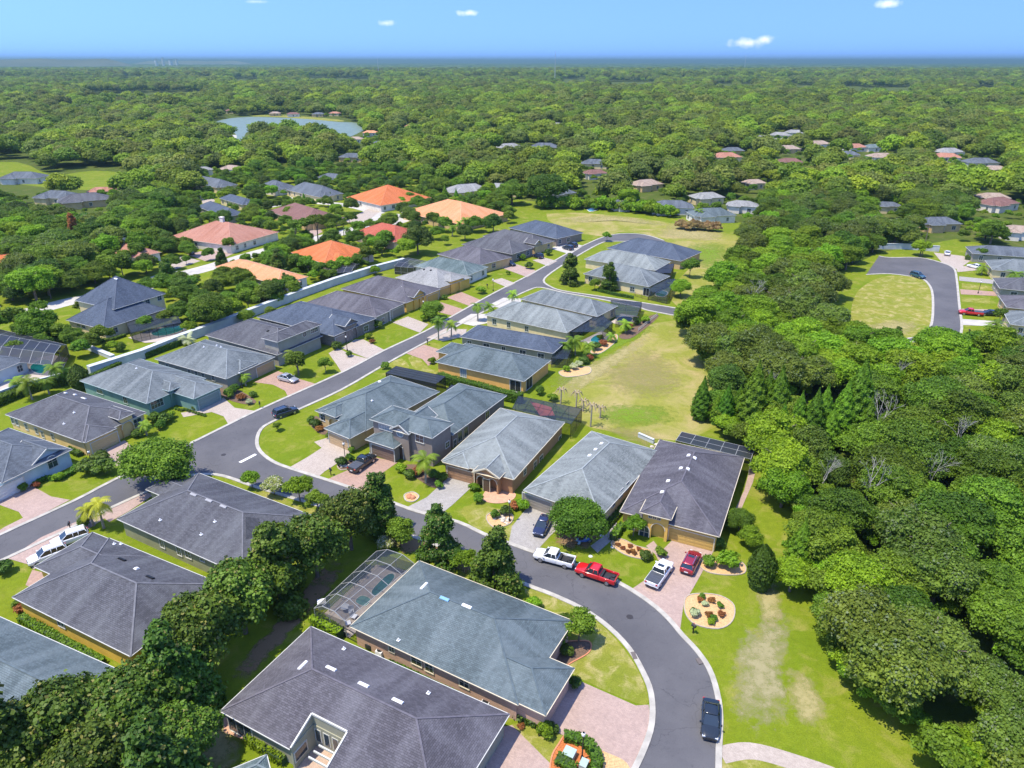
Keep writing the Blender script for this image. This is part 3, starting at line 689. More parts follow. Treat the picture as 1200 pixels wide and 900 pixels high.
            if w >= d: face([c[0], c[1], P1, P0], 0); face([c[2], c[3], P0, P1], 0); face([c[1], c[2], P1], 1); face([c[3], c[0], P0], 1); E = [(P0, P1), (c[0], P0), (c[3], P0), (c[1], P1), (c[2], P1)]
            else: face([c[0], c[1], P0], 0); face([c[2], c[3], P1], 0); face([c[1], c[2], P1, P0], 1); face([c[3], c[0], P0, P1], 1); E = [(P0, P1), (c[0], P0), (c[1], P0), (c[2], P1), (c[3], P1)]
        for a, b in E:
            if (Vector(a) - Vector(b)).length > .1:
                m.bar(Vector(a) + Vector((0, 0, .02)), Vector(b) + Vector((0, 0, .02)), .2, .06, 2)
        # fascia, gutter and soffit
        f = .14
        for (a, b, n, rk) in (((x0, y0), (x1, y0), (0, -1), t == 'gy'), ((x1, y0), (x1, y1), (1, 0), t == 'gx'), ((x1, y1), (x0, y1), (0, 1), t == 'gy'), ((x0, y1), (x0, y0), (-1, 0), t == 'gx')):
            A, B = Vector((a[0], a[1], e)), Vector((b[0], b[1], e)); N = Vector((n[0], n[1], 0))
            if rk:   # rake boards of a gable end
                Mx = (A + B) / 2; Mx.z = e + p * (B - A).length / 2
                for s_, e_ in ((A, Mx), (Mx, B)): m.bar(s_ - Vector((0, 0, .10)) - N * .05, e_ - Vector((0, 0, .10)) - N * .05, .12, .22, 1)
            else:
                m.poly([A - Vector((0, 0, f)), B - Vector((0, 0, f)), B + Vector((0, 0, -.005)), A + Vector((0, 0, -.005))], 1)
                m.bar(A - Vector((0, 0, .05)) + N * .04, B - Vector((0, 0, .05)) + N * .04, .08, .09, 1)
        m.poly([(x0, y0, e - f), (x0, y1, e - f), (x1, y1, e - f), (x1, y0, e - f)], 1)
    def cut(h, o):
        b = bmesh.new(); b.from_mesh(o.data)
        for (x0, x1, y0, y1) in h.cuts:
            for co, no in (((x0, 0, 0), (1, 0, 0)), ((x1, 0, 0), (1, 0, 0)), ((0, y0, 0), (0, 1, 0)), ((0, y1, 0), (0, 1, 0))):
                bmesh.ops.bisect_plane(b, geom=b.verts[:] + b.edges[:] + b.faces[:], plane_co=co, plane_no=no)
            dl = [f for f in b.faces if x0 < f.calc_center_median().x < x1 and y0 < f.calc_center_median().y < y1]
            bmesh.ops.delete(b, geom=dl, context='FACES')
        b.to_mesh(o.data); b.free()
    def cutw(h, o): h.cut(o)
    def wallhit(h, px, py, pad=.3):
        d = ray(px, py); o = Vector((0, 0, CAMZ)) - h.O
        dl = Vector((d.dot(h.u), d.dot(h.v), d.z)); ol = Vector((o.dot(h.u), o.dot(h.v), CAMZ)); best = None
        for s in h.segs:
            n = s['n']; c = n[0] * s['a'][0] + n[1] * s['a'][1]
            dn = dl.x * n[0] + dl.y * n[1]
            if dn > -1e-4: continue
            t = (c - (ol.x * n[0] + ol.y * n[1])) / dn
            p = ol + dl * t
            if not (s['z0'] - .6 <= p.z <= s['z1'] + .5): continue
            ax, ay = s['a']; bx, by = s['b']; L = math.hypot(bx - ax, by - ay); u = ((p.x - ax) * (bx - ax) + (p.y - ay) * (by - ay)) / L
            if -pad <= u <= L + pad and (best is None or t < best[3]): best = (s, u, p.z, t)
        return best
    def wall_seg(h, w, s):
        ax, ay = s['a']; bx, by = s['b']; L = math.hypot(bx - ax, by - ay); dx, dy = (bx - ax) / L, (by - ay) / L; n = s['n']
        z0, z1 = s['z0'], s['z1']
        P = lambda u, z, q=0: (ax + dx * u - n[0] * q, ay + dy * u - n[1] * q, z)
        if not s['arch']:
            w.poly([P(0, z0), P(L, z0), P(L, z1), P(0, z1)]); return
        u = 0; T = .3
        for (c, wd, ht) in sorted(s['arch']):
            c = min(max(c, wd / 2 + .15), L - wd / 2 - .15)
            ht = min(ht, z1 - .25)
            a, b = c - wd / 2, c + wd / 2; sp = ht - wd / 2 if wd < 3.2 else ht
            w.poly([P(u, z0), P(a, z0), P(a, z1), P(u, z1)]); N = 10
            arc = [(c - wd / 2 * math.cos(PI * k / N), sp + (wd / 2 * math.sin(PI * k / N) if wd < 3.2 else 0)) for k in range(N + 1)]
            for k in range(N):
                (p, q), (r, t) = arc[k], arc[k + 1]
                w.poly([P(p, q), P(r, t), P(r, z1), P(p, z1)]); w.poly([P(p, q), P(p, q, T), P(r, t, T), P(r, t)])
                m2 = .12
                w.poly([P(p, q, -.04), P(r, t, -.04), P(c + (r - c) * (1 + m2 / wd * 2), sp + (t - sp) * (1 + m2 / wd * 2), -.04), P(c + (p - c) * (1 + m2 / wd * 2), sp + (q - sp) * (1 + m2 / wd * 2), -.04)], 1)
            for q in (a, b): w.poly([P(q, z0), P(q, sp), P(q, sp, T), P(q, z0, T)])
            u = b
        w.poly([P(u, z0), P(L, z0), P(L, z1), P(u, z1)])
    # ---- openings placed on the wall that a pixel ray meets
    def frame_at(h, px, py, zc=None, uoff=0):
        hit = h.wallhit(px, py)
        if not hit: print('no wall for', h.root.name, px, py); return None
        s, u, z, t = hit
        ax, ay = s['a']; bx, by = s['b']; L = math.hypot(bx - ax, by - ay); d = Vector(((bx - ax) / L, (by - ay) / L, 0)); n = Vector((s['n'][0], s['n'][1], 0))
        c = Vector((ax, ay, 0)) + d * u; c.z = z if zc is None else zc
        M = Matrix(((d.x, -n.x, 0, c.x), (d.y, -n.y, 0, c.y), (0, 0, 1, c.z), (0, 0, 0, 1)))   # local x along wall, y into wall, z up
        return M
    def window(h, px, py, w=1.0, ht=1.4, zc=None, bars=1, round_=False, pane=None, M=None, arch=False):
        M = M or h.frame_at(px, py, zc)
        if M is None: return
        m = MB(); g = MB(); f = .13
        if round_ or arch:
            N = 16 if round_ else 10; rr = w / 2
            if round_: pts = [(rr * math.cos(2 * PI * k / N), rr * math.sin(2 * PI * k / N)) for k in range(N)]
            else: pts = [(-rr, -ht / 2), (rr, -ht / 2)] + [(rr * math.cos(PI * k / N), ht / 2 - rr + rr * math.sin(PI * k / N)) for k in range(N + 1)]
            n = len(pts)
            for k in range(n):
                p, q = pts[k], pts[(k + 1) % n]; o1 = (p[0] * 1.22, p[1] * 1.14); o2 = (q[0] * 1.22, q[1] * 1.14)
                m.poly([(p[0], -.08, p[1]), (q[0], -.08, q[1]), (o2[0], -.08, o2[1]), (o1[0], -.08, o1[1])][::-1]); m.poly([(o1[0], -.08, o1[1]), (o2[0], -.08, o2[1]), (o2[0], 0, o2[1]), (o1[0], 0, o1[1])])
                m.poly([(p[0], -.08, p[1]), (p[0], -.02, p[1]), (q[0], -.02, q[1]), (q[0], -.08, q[1])])
            m.box(-.025, .025, -.06, -.03, -ht / 2 + .02, ht / 2 - .02); m.box(-w / 2 + .02, w / 2 - .02, -.055, -.035, -.025, .025)
            g.poly([(p[0], -.025, p[1]) for p in pts][::-1])
        else:
            m.box(-w / 2 - f, w / 2 + f, -.07, 0, ht / 2, ht / 2 + f); m.box(-w / 2 - f, w / 2 + f, -.10, 0, -ht / 2 - f, -ht / 2)
            m.box(-w / 2 - f, -w / 2, -.07, 0, -ht / 2, ht / 2); m.box(w / 2, w / 2 + f, -.07, 0, -ht / 2, ht / 2)
            for k in range(bars): x = -w / 2 + w * (k + 1) / (bars + 1); m.box(x - .03, x + .03, -.05, 0, -ht / 2, ht / 2)
            if ht < 1.9: m.box(-w / 2, w / 2, -.045, 0, -.025, .025)
            g.box(-w / 2, w / 2, -.028, -.002, -ht / 2, ht / 2)
        o = m.build('window', h.trim, h.root, matrix=M); g.build('pane', pane or M_GLASS, o)
    def garage(h, px, py, w=4.9, ht=2.2, mat=None, M=None):
        M = M or h.frame_at(px, py, 0)
        if M is None: return
        M = M.copy(); M[2][3] = 0
        d = MB(); rows = 4; cols = max(2, round(w / 1.2))
        for r in range(rows):
            z0, z1 = r * ht / rows + .01, (r + 1) * ht / rows - .02
            d.box(-w / 2, w / 2, -.03, 0, z0, z1)
            for c in range(cols): x0 = -w / 2 + c * w / cols; d.box(x0 + .1, x0 + w / cols - .1, -.05, -.03, z0 + .1, z1 - .1)
        dm = mat or plain('garage_door_tan', (.45, .34, .20), .6, var=.06)
        o = d.build('garage_door', dm, h.root, matrix=M)
        f = MB(); t = .16
        f.box(-w / 2 - t, -w / 2 - .005, -.09, 0, 0, ht + t); f.box(w / 2 + .005, w / 2 + t, -.09, 0, 0, ht + t); f.box(-w / 2 - .005, w / 2 + .005, -.09, 0, ht + .005, ht + t)
        f.build('door_frame', h.trim, o)
    def door(h, px, py, w=1.1, ht=2.3, mat=None):
        M = h.frame_at(px, py, 0)
        if M is None: return
        d = MB(); d.box(-w / 2, w / 2, -.05, 0, 0, ht); d.box(-w / 2 + .15, w / 2 - .15, -.07, -.05, .2, ht * .45); d.box(-w / 2 + .15, w / 2 - .15, -.07, -.05, ht * .52, ht - .2)
        o = d.build('front_door', mat or plain('door_dark', (.10, .06, .04), .5), h.root, matrix=M)
        f = MB(); t = .1
        f.box(-w / 2 - t, -w / 2 - .004, -.09, 0, 0, ht + t); f.box(w / 2 + .004, w / 2 + t, -.09, 0, 0, ht + t); f.box(-w / 2, w / 2, -.09, 0, ht + .004, ht + t); f.build('door_frame', h.trim, o)
    def vent(h, px, py, kind='ridge', mat=None):
        q = h.roofhit(px, py)
        if not q: print('no roof hit', px, py); return
        x, y, z = q; g = h.slope_dir(x, y); sl = g.length
        if sl < .05: g = Vector((0, 1, 0)) * h.pitch; sl = h.pitch
        gy = Vector((g.x, g.y, sl * sl)).normalized(); gx = Vector((-g.y, g.x, 0)).normalized(); gz = gx.cross(gy)
        if gz.z < 0: gx = -gx; gz = gx.cross(gy)
        M = Matrix(((gx.x, gy.x, gz.x, x), (gx.y, gy.y, gz.y, y), (gx.z, gy.z, gz.z, z + .01), (0, 0, 0, 1)))
        m = MB()
        if kind == 'ridge':
            m.box(-.62, .62, -.20, .20, 0, .07); m.box(-.6, .6, -.17, .14, .07, .14)
            return m.build('roof_vent', mat or plain('vent_white', (.75, .75, .74), .5, var=.04), h.root, matrix=M)
        if kind == 'box':
            m.box(-.28, .28, -.28, .28, 0, .09); m.box(-.2, .2, -.2, .2, .09, .2)
            return m.build('roof_vent', mat or plain('vent_white', (.75, .75, .74), .5, var=.04), h.root, matrix=M)
        if kind == 'dome':
            m.tube([(0, 0, 0), (0, 0, .18)], [.3, .3], 12); m.tube([(0, 0, .18), (0, 0, .3), (0, 0, .38)], [.38, .34, .15], 12)
            return m.build('roof_vent', mat or plain('vent_white', (.75, .75, .74), .5, var=.04), h.root, matrix=Matrix.Translation((x, y, z - .05)))
        m.tube([(0, 0, -.1), (0, 0, .35)], [.07, .07], 8); m.box(-.18, .18, -.18, .18, 0, .1)
        return m.build('vent_pipe', plain('vent_white', (.75, .75, .74), .5, var=.04), h.root, matrix=Matrix.Translation((x, y, z)))
    def column(h, px, py, ht=2.8, r=.2):
        q = G(px, py) - h.O; m = MB(); x, y = q.dot(h.u), q.dot(h.v)
        m.box(x - r - .08, x + r + .08, y - r - .08, y + r + .08, 0, .3); m.box(x - r, x + r, y - r, y + r, .3, ht - .2); m.box(x - r - .06, x + r + .06, y - r - .06, y + r + .06, ht - .2, ht)
        m.build('column', h.trim, h.root)
    def autowin(h, n=4, seed=0, front=False):
        rnd = random.Random(seed); r = h.rects[0]
        for s in h.segs:
            if s['r'] is not r and not front: continue
            ax, ay = s['a']; bx, by = s['b']; L = math.hypot(bx - ax, by - ay)
            if L < 3: continue
            d = Vector(((bx - ax) / L, (by - ay) / L, 0)); nn = Vector((s['n'][0], s['n'][1], 0))
            wn_ = h.u * nn.x + h.v * nn.y; c3 = h.O + h.u * (ax + bx) / 2 + h.v * (ay + by) / 2
            if wn_.dot(Vector((0, 0, 0)) - c3) < 0: continue
            k = max(1, int(L / 4.5))
            for i in range(min(k, n)):
                u = L * (i + .5) / k + rnd.uniform(-.6, .6); c = Vector((ax, ay, 0)) + d * u
                M = Matrix(((d.x, -nn.x, 0, c.x), (d.y, -nn.y, 0, c.y), (0, 0, 1, s['z0'] + 1.55), (0, 0, 0, 1)))
                h.window(0, 0, rnd.choice((.9, 1.1, 1.5)), 1.35, M=M)

RF = {
 'charcoal': shingle('shingle_charcoal', (.088, .088, .100), .35, (.20, .21, .22)),
 'purple': shingle('shingle_purple_grey', (.100, .094, .108), .35, (.23, .225, .245)),
 'teal': shingle('shingle_teal_grey', (.098, .128, .136), .4, (.22, .265, .275)),
 'grey': shingle('shingle_weathered_grey', (.135, .155, .162), .45, (.30, .33, .33)),
 'pale': shingle('shingle_pale_green_grey', (.185, .205, .198), .5, (.35, .38, .36)),
 'light': shingle('shingle_light_grey', (.27, .27, .26), .4, (.42, .42, .40)),
 'navy': shingle('shingle_navy', (.072, .092, .128), .3, (.15, .18, .23)),
 'slate': shingle('shingle_slate', (.100, .115, .135), .35, (.22, .25, .28)),
 'green': shingle('shingle_green_grey', (.105, .145, .145), .5, (.30, .36, .36)),
 'orange': shingle('tile_orange', (.70, .19, .06), .25, (.75, .33, .18), tile=True),
 'salmon': shingle('tile_salmon', (.50, .225, .15), .3, (.62, .38, .30), tile=True),
 'peach': shingle('tile_peach', (.80, .34, .15), .25, (.78, .50, .33), tile=True),
 'red': shingle('tile_red', (.50, .12, .07), .3, (.55, .22, .15), tile=True),
 'brown': shingle('tile_brown', (.25, .13, .11), .3, (.35, .2, .17), tile=True),
 'tan': shingle('shingle_tan', (.36, .27, .21), .4, (.48, .40, .33)),
}
for k, c in (('charcoal', (.16, .16, .175)), ('purple', (.13, .12, .14)), ('teal', (.10, .135, .15)), ('grey', (.24, .27, .28)), ('pale', (.30, .33, .32)), ('light', (.35, .34, .32)), ('navy', (.09, .11, .15)), ('slate', (.14, .16, .18)), ('green', (.18, .22, .22)), ('orange', (.62, .2, .08)), ('salmon', (.55, .27, .2)), ('peach', (.72, .38, .22)), ('red', (.45, .12, .08)), ('brown', (.24, .13, .11)), ('tan', (.33, .25, .2))):
    RF[k]['ridge'] = tuple(x * .82 for x in c)
WM = {k: stucco('stucco_' + k, c) for k, c in {
 'yellow': (.76, .49, .07), 'butter': (.74, .53, .22), 'teal': (.17, .31, .27), 'grey': (.34, .32, .26), 'olive': (.28, .28, .165), 'tan': (.62, .44, .21), 'brown': (.42, .235, .11), 'orange': (.76, .42, .12), 'blue': (.50, .59, .62),
 'white': (.78, .72, .62), 'taupe': (.27, .22, .18), 'cream': (.74, .60, .34), 'gold': (.76, .47, .10), 'sage': (.33, .32, .23), 'pink': (.70, .54, .44)}.items()}
M_BRICK = brickmat('pink_brick', (.56, .33, .22), (.45, .33, .26)); M_STONE = brickmat('stone_veneer', (.22, .19, .16), (.14, .12, .10), .6, .3, .02)
GRP = 'houses of the estate'
GD = {'tan': plain('garage_tan', (.45, .32, .18), .6, var=.05), 'brown': plain('garage_brown', (.17, .115, .085), .6, var=.05), 'white': plain('garage_white', (.62, .62, .58), .6, var=.05), 'teal': plain('garage_teal', (.17, .25, .24), .6, var=.05), 'gold': plain('garage_gold', (.52, .34, .09), .6, var=.05), 'grey': plain('garage_grey', (.27, .24, .20), .6, var=.05)}
def H(label, A, B, C, roof, wall, name='house', **k):
    return House(name, label, A, B, C, RF[roof], wall if not isinstance(wall, str) else WM[wall], **k)

# G: teal-grey roofed brick house inside the bend
g = H('brick walled house with a teal grey roof and caged pool inside the road bend', (607, 826), (410, 734), (645, 717), 'teal', M_BRICK, trim=M_TRIMC, wt=0)
g.wing((640, 839), (673, 783)); g.wing((633, 770), (657, 722), push=0)
g.build()
for p in ((459, 760, .7, .9), (488, 774, 1.3, 1.3), (503, 782, 1.0, 1.3), (544, 800, 1.1, 1.3)): g.window(*p)
g.garage(660, 828, mat=GD['tan']); g.column(648, 772, 2.8, .22)
for p in ((497, 687), (547, 711)): g.vent(*p)
g.vent(521, 702, mat=plain('tarp_blue', (.10, .28, .45), .5))
g.vent(467, 751, 'pipe')
# F: purple-grey roof, bottom centre
f = H('large house with a purple grey roof and a notched courtyard at the bottom centre', (597, 837), (364, 734), (490, 960), 'purple', 'sage', wt=0)
a, b = f.loc(367, 848, 3.0), f.loc(409, 869, 3.0); c = f.loc(342, 887, 3.0)
r = f.rects[0]; x0, x1 = sorted((a[0], b[0])); ys = (a[1] + b[1]) / 2
cutr = (x0, x1, ys, r['y1'] + 1) if abs(c[1] - r['y1']) < abs(c[1] - r['y0']) else (x0, x1, r['y0'] - 1, ys)
f.cuts = [cutr];
f.build()
def courtyard(h, cr):
    x0, x1, y0, y1 = cr; r = h.rects[0]; y0 = max(y0, r['y0'] + .1); y1 = min(y1, r['y1'] - .1); inner = y0 if cr[3] > r['y1'] else y1
    w = MB()
    for (p, q) in (((x0 - .02, y0), (x0 - .02, y1)), ((x1 + .02, y0), (x1 + .02, y1)), ((x0, inner), (x1, inner))):
        w.bar((p[0], p[1], 1.5), (q[0], q[1], 1.5), .2, 3.0)
    for (p, q) in (((x0, y0), (x0, y1)), ((x1, y0), (x1, y1))):
        for s in range(6):
            ya, yb = p[1] + (q[1] - p[1]) * s / 6, p[1] + (q[1] - p[1]) * (s + 1) / 6; xx = p[0]
            za = h.roofz(xx + (.05 if xx == x0 else -.05), ya); zb = h.roofz(xx + (.05 if xx == x0 else -.05), yb)
            w.poly([(xx, ya, 2.9), (xx, yb, 2.9), (xx, yb, zb - .1), (xx, ya, za - .1)])
            w.bar((xx, ya, za - .02), (xx, yb, zb - .02), .16, .24, 1)
    zi = h.roofz((x0 + x1) / 2, inner); w.poly([(x0, inner, 2.9), (x1, inner, 2.9), (x1, inner, zi - .1), (x0, inner, zi - .1)]); w.bar((x0, inner, zi), (x1, inner, zi), .16, .24, 1)
    w.build('courtyard_wall', [h.wallm, h.trim], h.root)
    fl = MB(); fl.poly([(x0, y0, .08), (x1, y0, .08), (x1, y1, .08), (x0, y1, .08)]); fl.build('courtyard_floor', paver('tan_pavers', (.5, .36, .26), (.42, .29, .2)), h.root)
    s = 1 if inner == y0 else -1; xm = (x0 + x1) / 2
    for k in range(4):
        wd = MB(); xx = x0 + (x1 - x0) * (k + .5) / 4; wd.box(xx - .42, xx + .42, inner + s * .11 - .03, inner + s * .11 + .03, .9, 2.6); o = wd.build('window', h.trim, h.root)
        pn = MB(); pn.box(xx - .27, xx + .27, inner + s * .16 - .02, inner + s * .16 + .02, 1.0, 2.5); pn.build('pane', M_GLASS, o)
    for k in range(2):
        wd = MB(); yy = inner + s * (1.3 + k * 0); xx = x0 if k == 0 else x1; q = 1 if k == 0 else -1
        wd.box(xx + q * .1 - .03, xx + q * .1 + .03, yy + s * .8 - .9, yy + s * .8 + .9, .8, 2.2); o = wd.build('window', h.trim, h.root)
        pn = MB(); pn.box(xx + q * .14 - .02, xx + q * .14 + .02, yy + s * .8 - .75, yy + s * .8 + .75, .95, 2.05); pn.build('pane', M_GLASS, o)
    yo = y1 if s > 0 else y0
    pg = MB()
    for k in range(3): pg.bar((x0 - .5, yo - s * (.2 + .7 * k), 2.75), (x0 + (x1 - x0) * .55, yo - s * (.2 + .7 * k), 2.75), .14, .2)
    pg.build('pergola_beams', h.trim, h.root)
courtyard(f, cutr)
f.window(283, 858, 3.2, 2.1, 1.15, bars=2)
for p in ((355, 780), (388, 784), (426, 803), (466, 822)): f.vent(*p)
f.vent(403, 761, 'pipe'); f.vent(502, 813, 'pipe')
# small roof at the bottom edge
s_ = H('small pale blue hipped roof shed at the bottom edge below the courtyard house', (268, 925), (262, 905), (322, 925), 'green', 'sage', name='garden_shed', cat='shed', eave=2.4); s_.build()
# H1..H5 left group
h1 = H('house with a streaked teal grey roof cropped by the left edge', (157, 793), (-120, 655), (60, 900), 'teal', 'cream'); h1.build(); h1.autowin()
h2 = H('yellow walled house with a charcoal roof beside the magnolia row', (153, 769), (17, 698), (254, 682), 'charcoal', 'yellow')
h2.wing((40, 664), (114, 620)); h2.build()
h2.window(71, 729, 1.1, 1.4); h2.window(150, 783, .8, 1.2) if False else None
for p in ((176, 677, 'ridge', M_DARK), (143, 656, 'ridge', M_DARK), (160, 667, 'box'), (134, 638, 'pipe'), (142, 638, 'pipe'), (227, 670, 'pipe'), (175, 640, 'pipe')): h2.vent(*p)
h3 = H('olive green walled house whose charcoal roof carries one darker patch', (284, 674), (137, 608), (374, 607), 'charcoal', 'olive')
h3.wing((170, 572), (194, 581), ext=6) if False else None
h3.wing((172, 574), (200, 556), ext=9)
h3.build()
for p in ((190, 637, .8, 1.3), (210, 646, .8, 1.3), (220.6, 650, 1.0, 1.1), (237, 655, .7, .7)): h3.window(*p)
for p in ((227, 580), (245, 587), (262, 594)): h3.vent(*p, mat=plain('vent_grey', (.25, .25, .26), .6))
for p in ((188, 610), (236, 627), (252, 612)): h3.vent(p[0], p[1], 'pipe')
def roofpatch(h, pts):
    m = MB(); P = [h.roofhit(*p) for p in pts]
    if any(p is None for p in P): return
    Q = [(p[0], p[1], p[2] + .03) for p in P]; m.poly(Q, 0, [(q[0], q[1]) for q in Q])
    o = m.build('roof_patch', shingle('shingle_dark_patch', (.058, .060, .070), .15, (.1, .1, .11)), h.root); o['label'] = 'darker rectangle of newer shingles'
roofpatch(h3, [(288, 606), (304, 608), (304, 628), (288, 632)])
h4 = H('light blue stucco house with an arched gable window at the left edge', (2, 566), (-70, 535), (77, 524), 'slate', 'blue')
h4.wing((34, 548), (77, 524), typ='gx', pitch=.55, ext=7, push=.7); h4.wing((-30, 575), (14, 551), ext=6)
h4.build(); h4.window(61, 541, 1.5, 2.0, arch=True); h4.garage(5, 560, mat=GD['white']); h4.column(22, 561, 2.7)
h5 = H('butter yellow house with a charcoal hip roof behind two round shrubs', (96, 518), (5, 486), (174, 484), 'charcoal', 'butter')
h5.wing((127, 488), (150, 481), e=4.1, ext=6); h5.wing((96, 520), (138, 502), ext=6)
h5.arches = [(143, 507, 2.2, 2.9)]; h5.build(); h5.garage(123, 518, mat=plain('garage_butter', (.50, .38, .19), .6, var=.05)); h5.window(161, 495, 1.6, 1.5)
for p in ((62, 512), (50, 509), (43, 505), (31, 500), (20, 495), (15, 493), (10, 490)): h5.window(p[0], p[1], .7, 1.2)
for p in ((98, 467, 'ridge'), (88, 463, 'box'), (77, 461, 'box'), (75, 497, 'pipe'), (87, 484, 'pipe')): h5.vent(*p)
h6 = H('teal green house with a tall arched entry and weathered grey roof', (172, 473), (91, 447), (247, 445), 'grey', 'teal', trim=plain('trim_teal', (.33, .42, .40), .6))
h6.wing((193, 457), (213, 449), e=3.7, ext=6.2); h6.wing((228, 468), (260, 452), ext=7)
h6.arches = [(206, 467, 2.6, 3.4)]; h6.build(); h6.garage(245, 468, mat=GD['teal']); h6.window(184, 473, 2.6, 1.5, bars=3); h6.window(147, 469, 1.2, 1.4); h6.window(117, 459, 2.0, .8)
for p in ((150, 424, 'pipe'), (160, 432, 'pipe')): h6.vent(*p)
h7 = H('grey stucco house with a brick driveway and silver sedan in front', (265, 444), (180, 421), (326, 419), 'grey', 'grey')
h7.wing((281, 434), (302, 425), ext=6, e=3.3); h7.build(); h7.garage(312, 437, mat=GD['tan'])
for p in ((222, 436), (230, 438), (238, 440), (250, 443), (196, 429)): h7.window(p[0], p[1], .8, 1.1)
for p in ((239, 407, 'pipe'), (254, 405, 'pipe'), (259, 407, 'pipe')): h7.vent(*p)
h8 = H('two storey taupe house with a dark roof and round gable window left of the street', (325, 416), (237, 394), (388, 396), 'charcoal', 'grey')
h8.rect_px((306, 396), (377, 380), 5.8, base=2.8); h8.rect_px((306, 396), (345, 393), 5.801)
r8 = h8.rects[1]
h8.build(); h8.garage(378, 406, mat=GD['grey']); h8.window(368, 386, 2.2, 1.0, 4.9, bars=3); h8.window(357, 394, 1.2, 1.2, 4.9, round_=True)
h8.vent(314, 388, 'box', M_DARK)
h9 = H('navy roofed house with a tall stone arched gable entry', (391, 394), (302, 371), (438, 372), 'navy', M_STONE)
h9.wing((409, 384), (424, 377), e=4.3, typ='gx', ext=6, pitch=.6); h9.arches = [(418, 392, 1.5, 3.0)]; h9.build(); h9.garage(402, 399, mat=GD['grey']); h9.window(429, 385, 1.6, 1.4)
h10 = H('grey walled house with a plum grey roof, wide lawn and grey garage', (438, 372), (355, 356), (477, 356), 'purple', 'grey')
h10.wing((440, 372), (457, 364), ext=6, e=3.1); h10.build(); h10.garage(467, 369, mat=GD['grey']); h10.window(449, 376, 1.0, 1.6); h10.column(457, 376, 2.8)
h11 = H('house with a plum roof and a small gold double arched gable', (476, 355), (400, 338), (514, 338), 'purple', 'gold')
h11.wing((487, 349), (500, 343), e=3.8, typ='gx', ext=6, pitch=.6); h11.arches = [(491, 356, 1.2, 2.8), (497, 354, 1.2, 2.8)]; h11.build(); h11.garage(507, 351, mat=GD['gold'])
h12 = H('gold walled house with a light grey roof and tall arched doorway', (513, 338), (464, 325), (548, 324), 'light', 'gold')
h12.wing((528, 330), (543, 324), e=3.9, typ='hip', ext=6); h12.arches = [(537, 334, 1.3, 3.0)]; h12.build(); h12.garage(522, 342, mat=GD['gold'])
for p in ((497, 316, 'box', M_DARK), (505, 317, 'box', M_DARK)): h12.vent(*p)
h13 = H('pale walled house with a streaky green grey roof behind the round street tree', (548, 323), (487, 311), (562, 311), 'green', 'white'); h13.build(); h13.autowin(3, 3)
h14 = H('house with a dark purple roof and tan gable, black sedan on its drive', (562, 311), (515, 297), (590, 299), 'purple', 'tan'); h14.wing((578, 306), (590, 299), ext=6); h14.build(); h14.autowin(2, 4)
h15 = H('taupe house with a charcoal roof and navy car at its garage', (600, 298), (542, 286), (622, 289), 'charcoal', 'taupe'); h15.wing((606, 296), (621, 289), ext=5); h15.build(); h15.autowin(2, 5)
h16 = H('tan gabled house with a charcoal roof, second from the far end of the row', (626, 289), (568, 276), (643, 281), 'charcoal', 'tan'); h16.wing((628, 288), (636, 284), e=3.8, typ='gx', ext=5, pitch=.6); h16.build(); h16.autowin(2, 6)
h17 = H('navy roofed house at the far end of the row beside the yellow field', (652, 280), (601, 266), (666, 269), 'navy', 'taupe'); h17.build(); h17.autowin(2, 7)
# right-hand side of the street
r1 = H('tan corner house with a grey roof at the junction, arched entry facing the lawn', (369, 481), (426, 506), (440, 434), 'teal', 'tan')
r1.wing((377, 503), (415, 514), ext=7); r1.wing((381, 480), (402, 485), e=3.5, ext=8)
r1.arches = [(391, 491, 1.9, 2.6)]; r1.build(); r1.garage(397, 517, mat=GD['tan']); r1.window(379, 489, 1.5, 1.4)
for p in ((450, 443, 'dome'), (445, 448, 'dome'), (436, 470, 'pipe')): r1.vent(*p)
r2 = H('two storey taupe house with pale trim and a round gable window beside the black pickup', (530, 510), (470, 492), (593, 463), 'teal', 'taupe')
r2.rect3((433, 491), (506, 514), (533, 496), 5.8)
r2.wing((426, 516), (463, 525), ext=1.5, clip=False)
r2.wing((458, 501), (481, 508), e=5.55, ext=1.0, typ='gy', pitch=.62, clip=False, push=.5)
r2.build(); r2.garage(449, 532, mat=GD['brown']); r2.window(469, 512, 1.3, 1.3, 5.0, round_=True, pane=M_GLASSL); r2.window(452, 501, 2.8, .9, 4.8, bars=4, pane=M_GLASSL); r2.window(492, 516, 1.6, 1.3, 4.7)
r2.window(524, 521, 1.0, 1.0); r2.door(470, 538); r2.window(533, 520, .8, 1.6)
for p in ((539, 514), (546, 509), (571, 489)): r2.window(p[0], p[1], 1.2, 1.9, 1.3)
r3 = H('brown stucco house with a pale grey roof and two arched openings at the entry', (602, 562), (517, 540), (668, 496), 'pale', 'brown', trim=M_TRIMC)
r3.wing((519, 541), (549, 550), ext=8)
r3.wing((553, 553), (587, 559), e=3.35, typ='gy', ext=9, push=.9, pitch=.5); r3.arches = [(563, 563, 1.5, 2.6), (577, 566, 1.5, 2.6)]
r3.build(); r3.garage(540, 558, mat=plain('garage_umber', (.33, .19, .10), .6)); r3.door(570, 556)
for p in ((615, 553, .9, 1.0), (627, 545, 1.0, 1.3), (634, 538, 1.3, 1.3), (656, 515, 1.1, 1.3)): r3.window(*p)
r4 = H('house with a long grey green roof partly hidden by the big round tree', (703, 607), (614, 574), (764, 526), 'pale', 'cream')
r4.build(); r4.garage(629, 588, mat=GD['grey'])
for p in ((728, 578), (735, 570), (753, 545), (719, 589)): r4.window(p[0], p[1], .8, 1.3)
for p in ((691, 534), (698, 527), (705, 520)): r4.vent(*p, 'box')
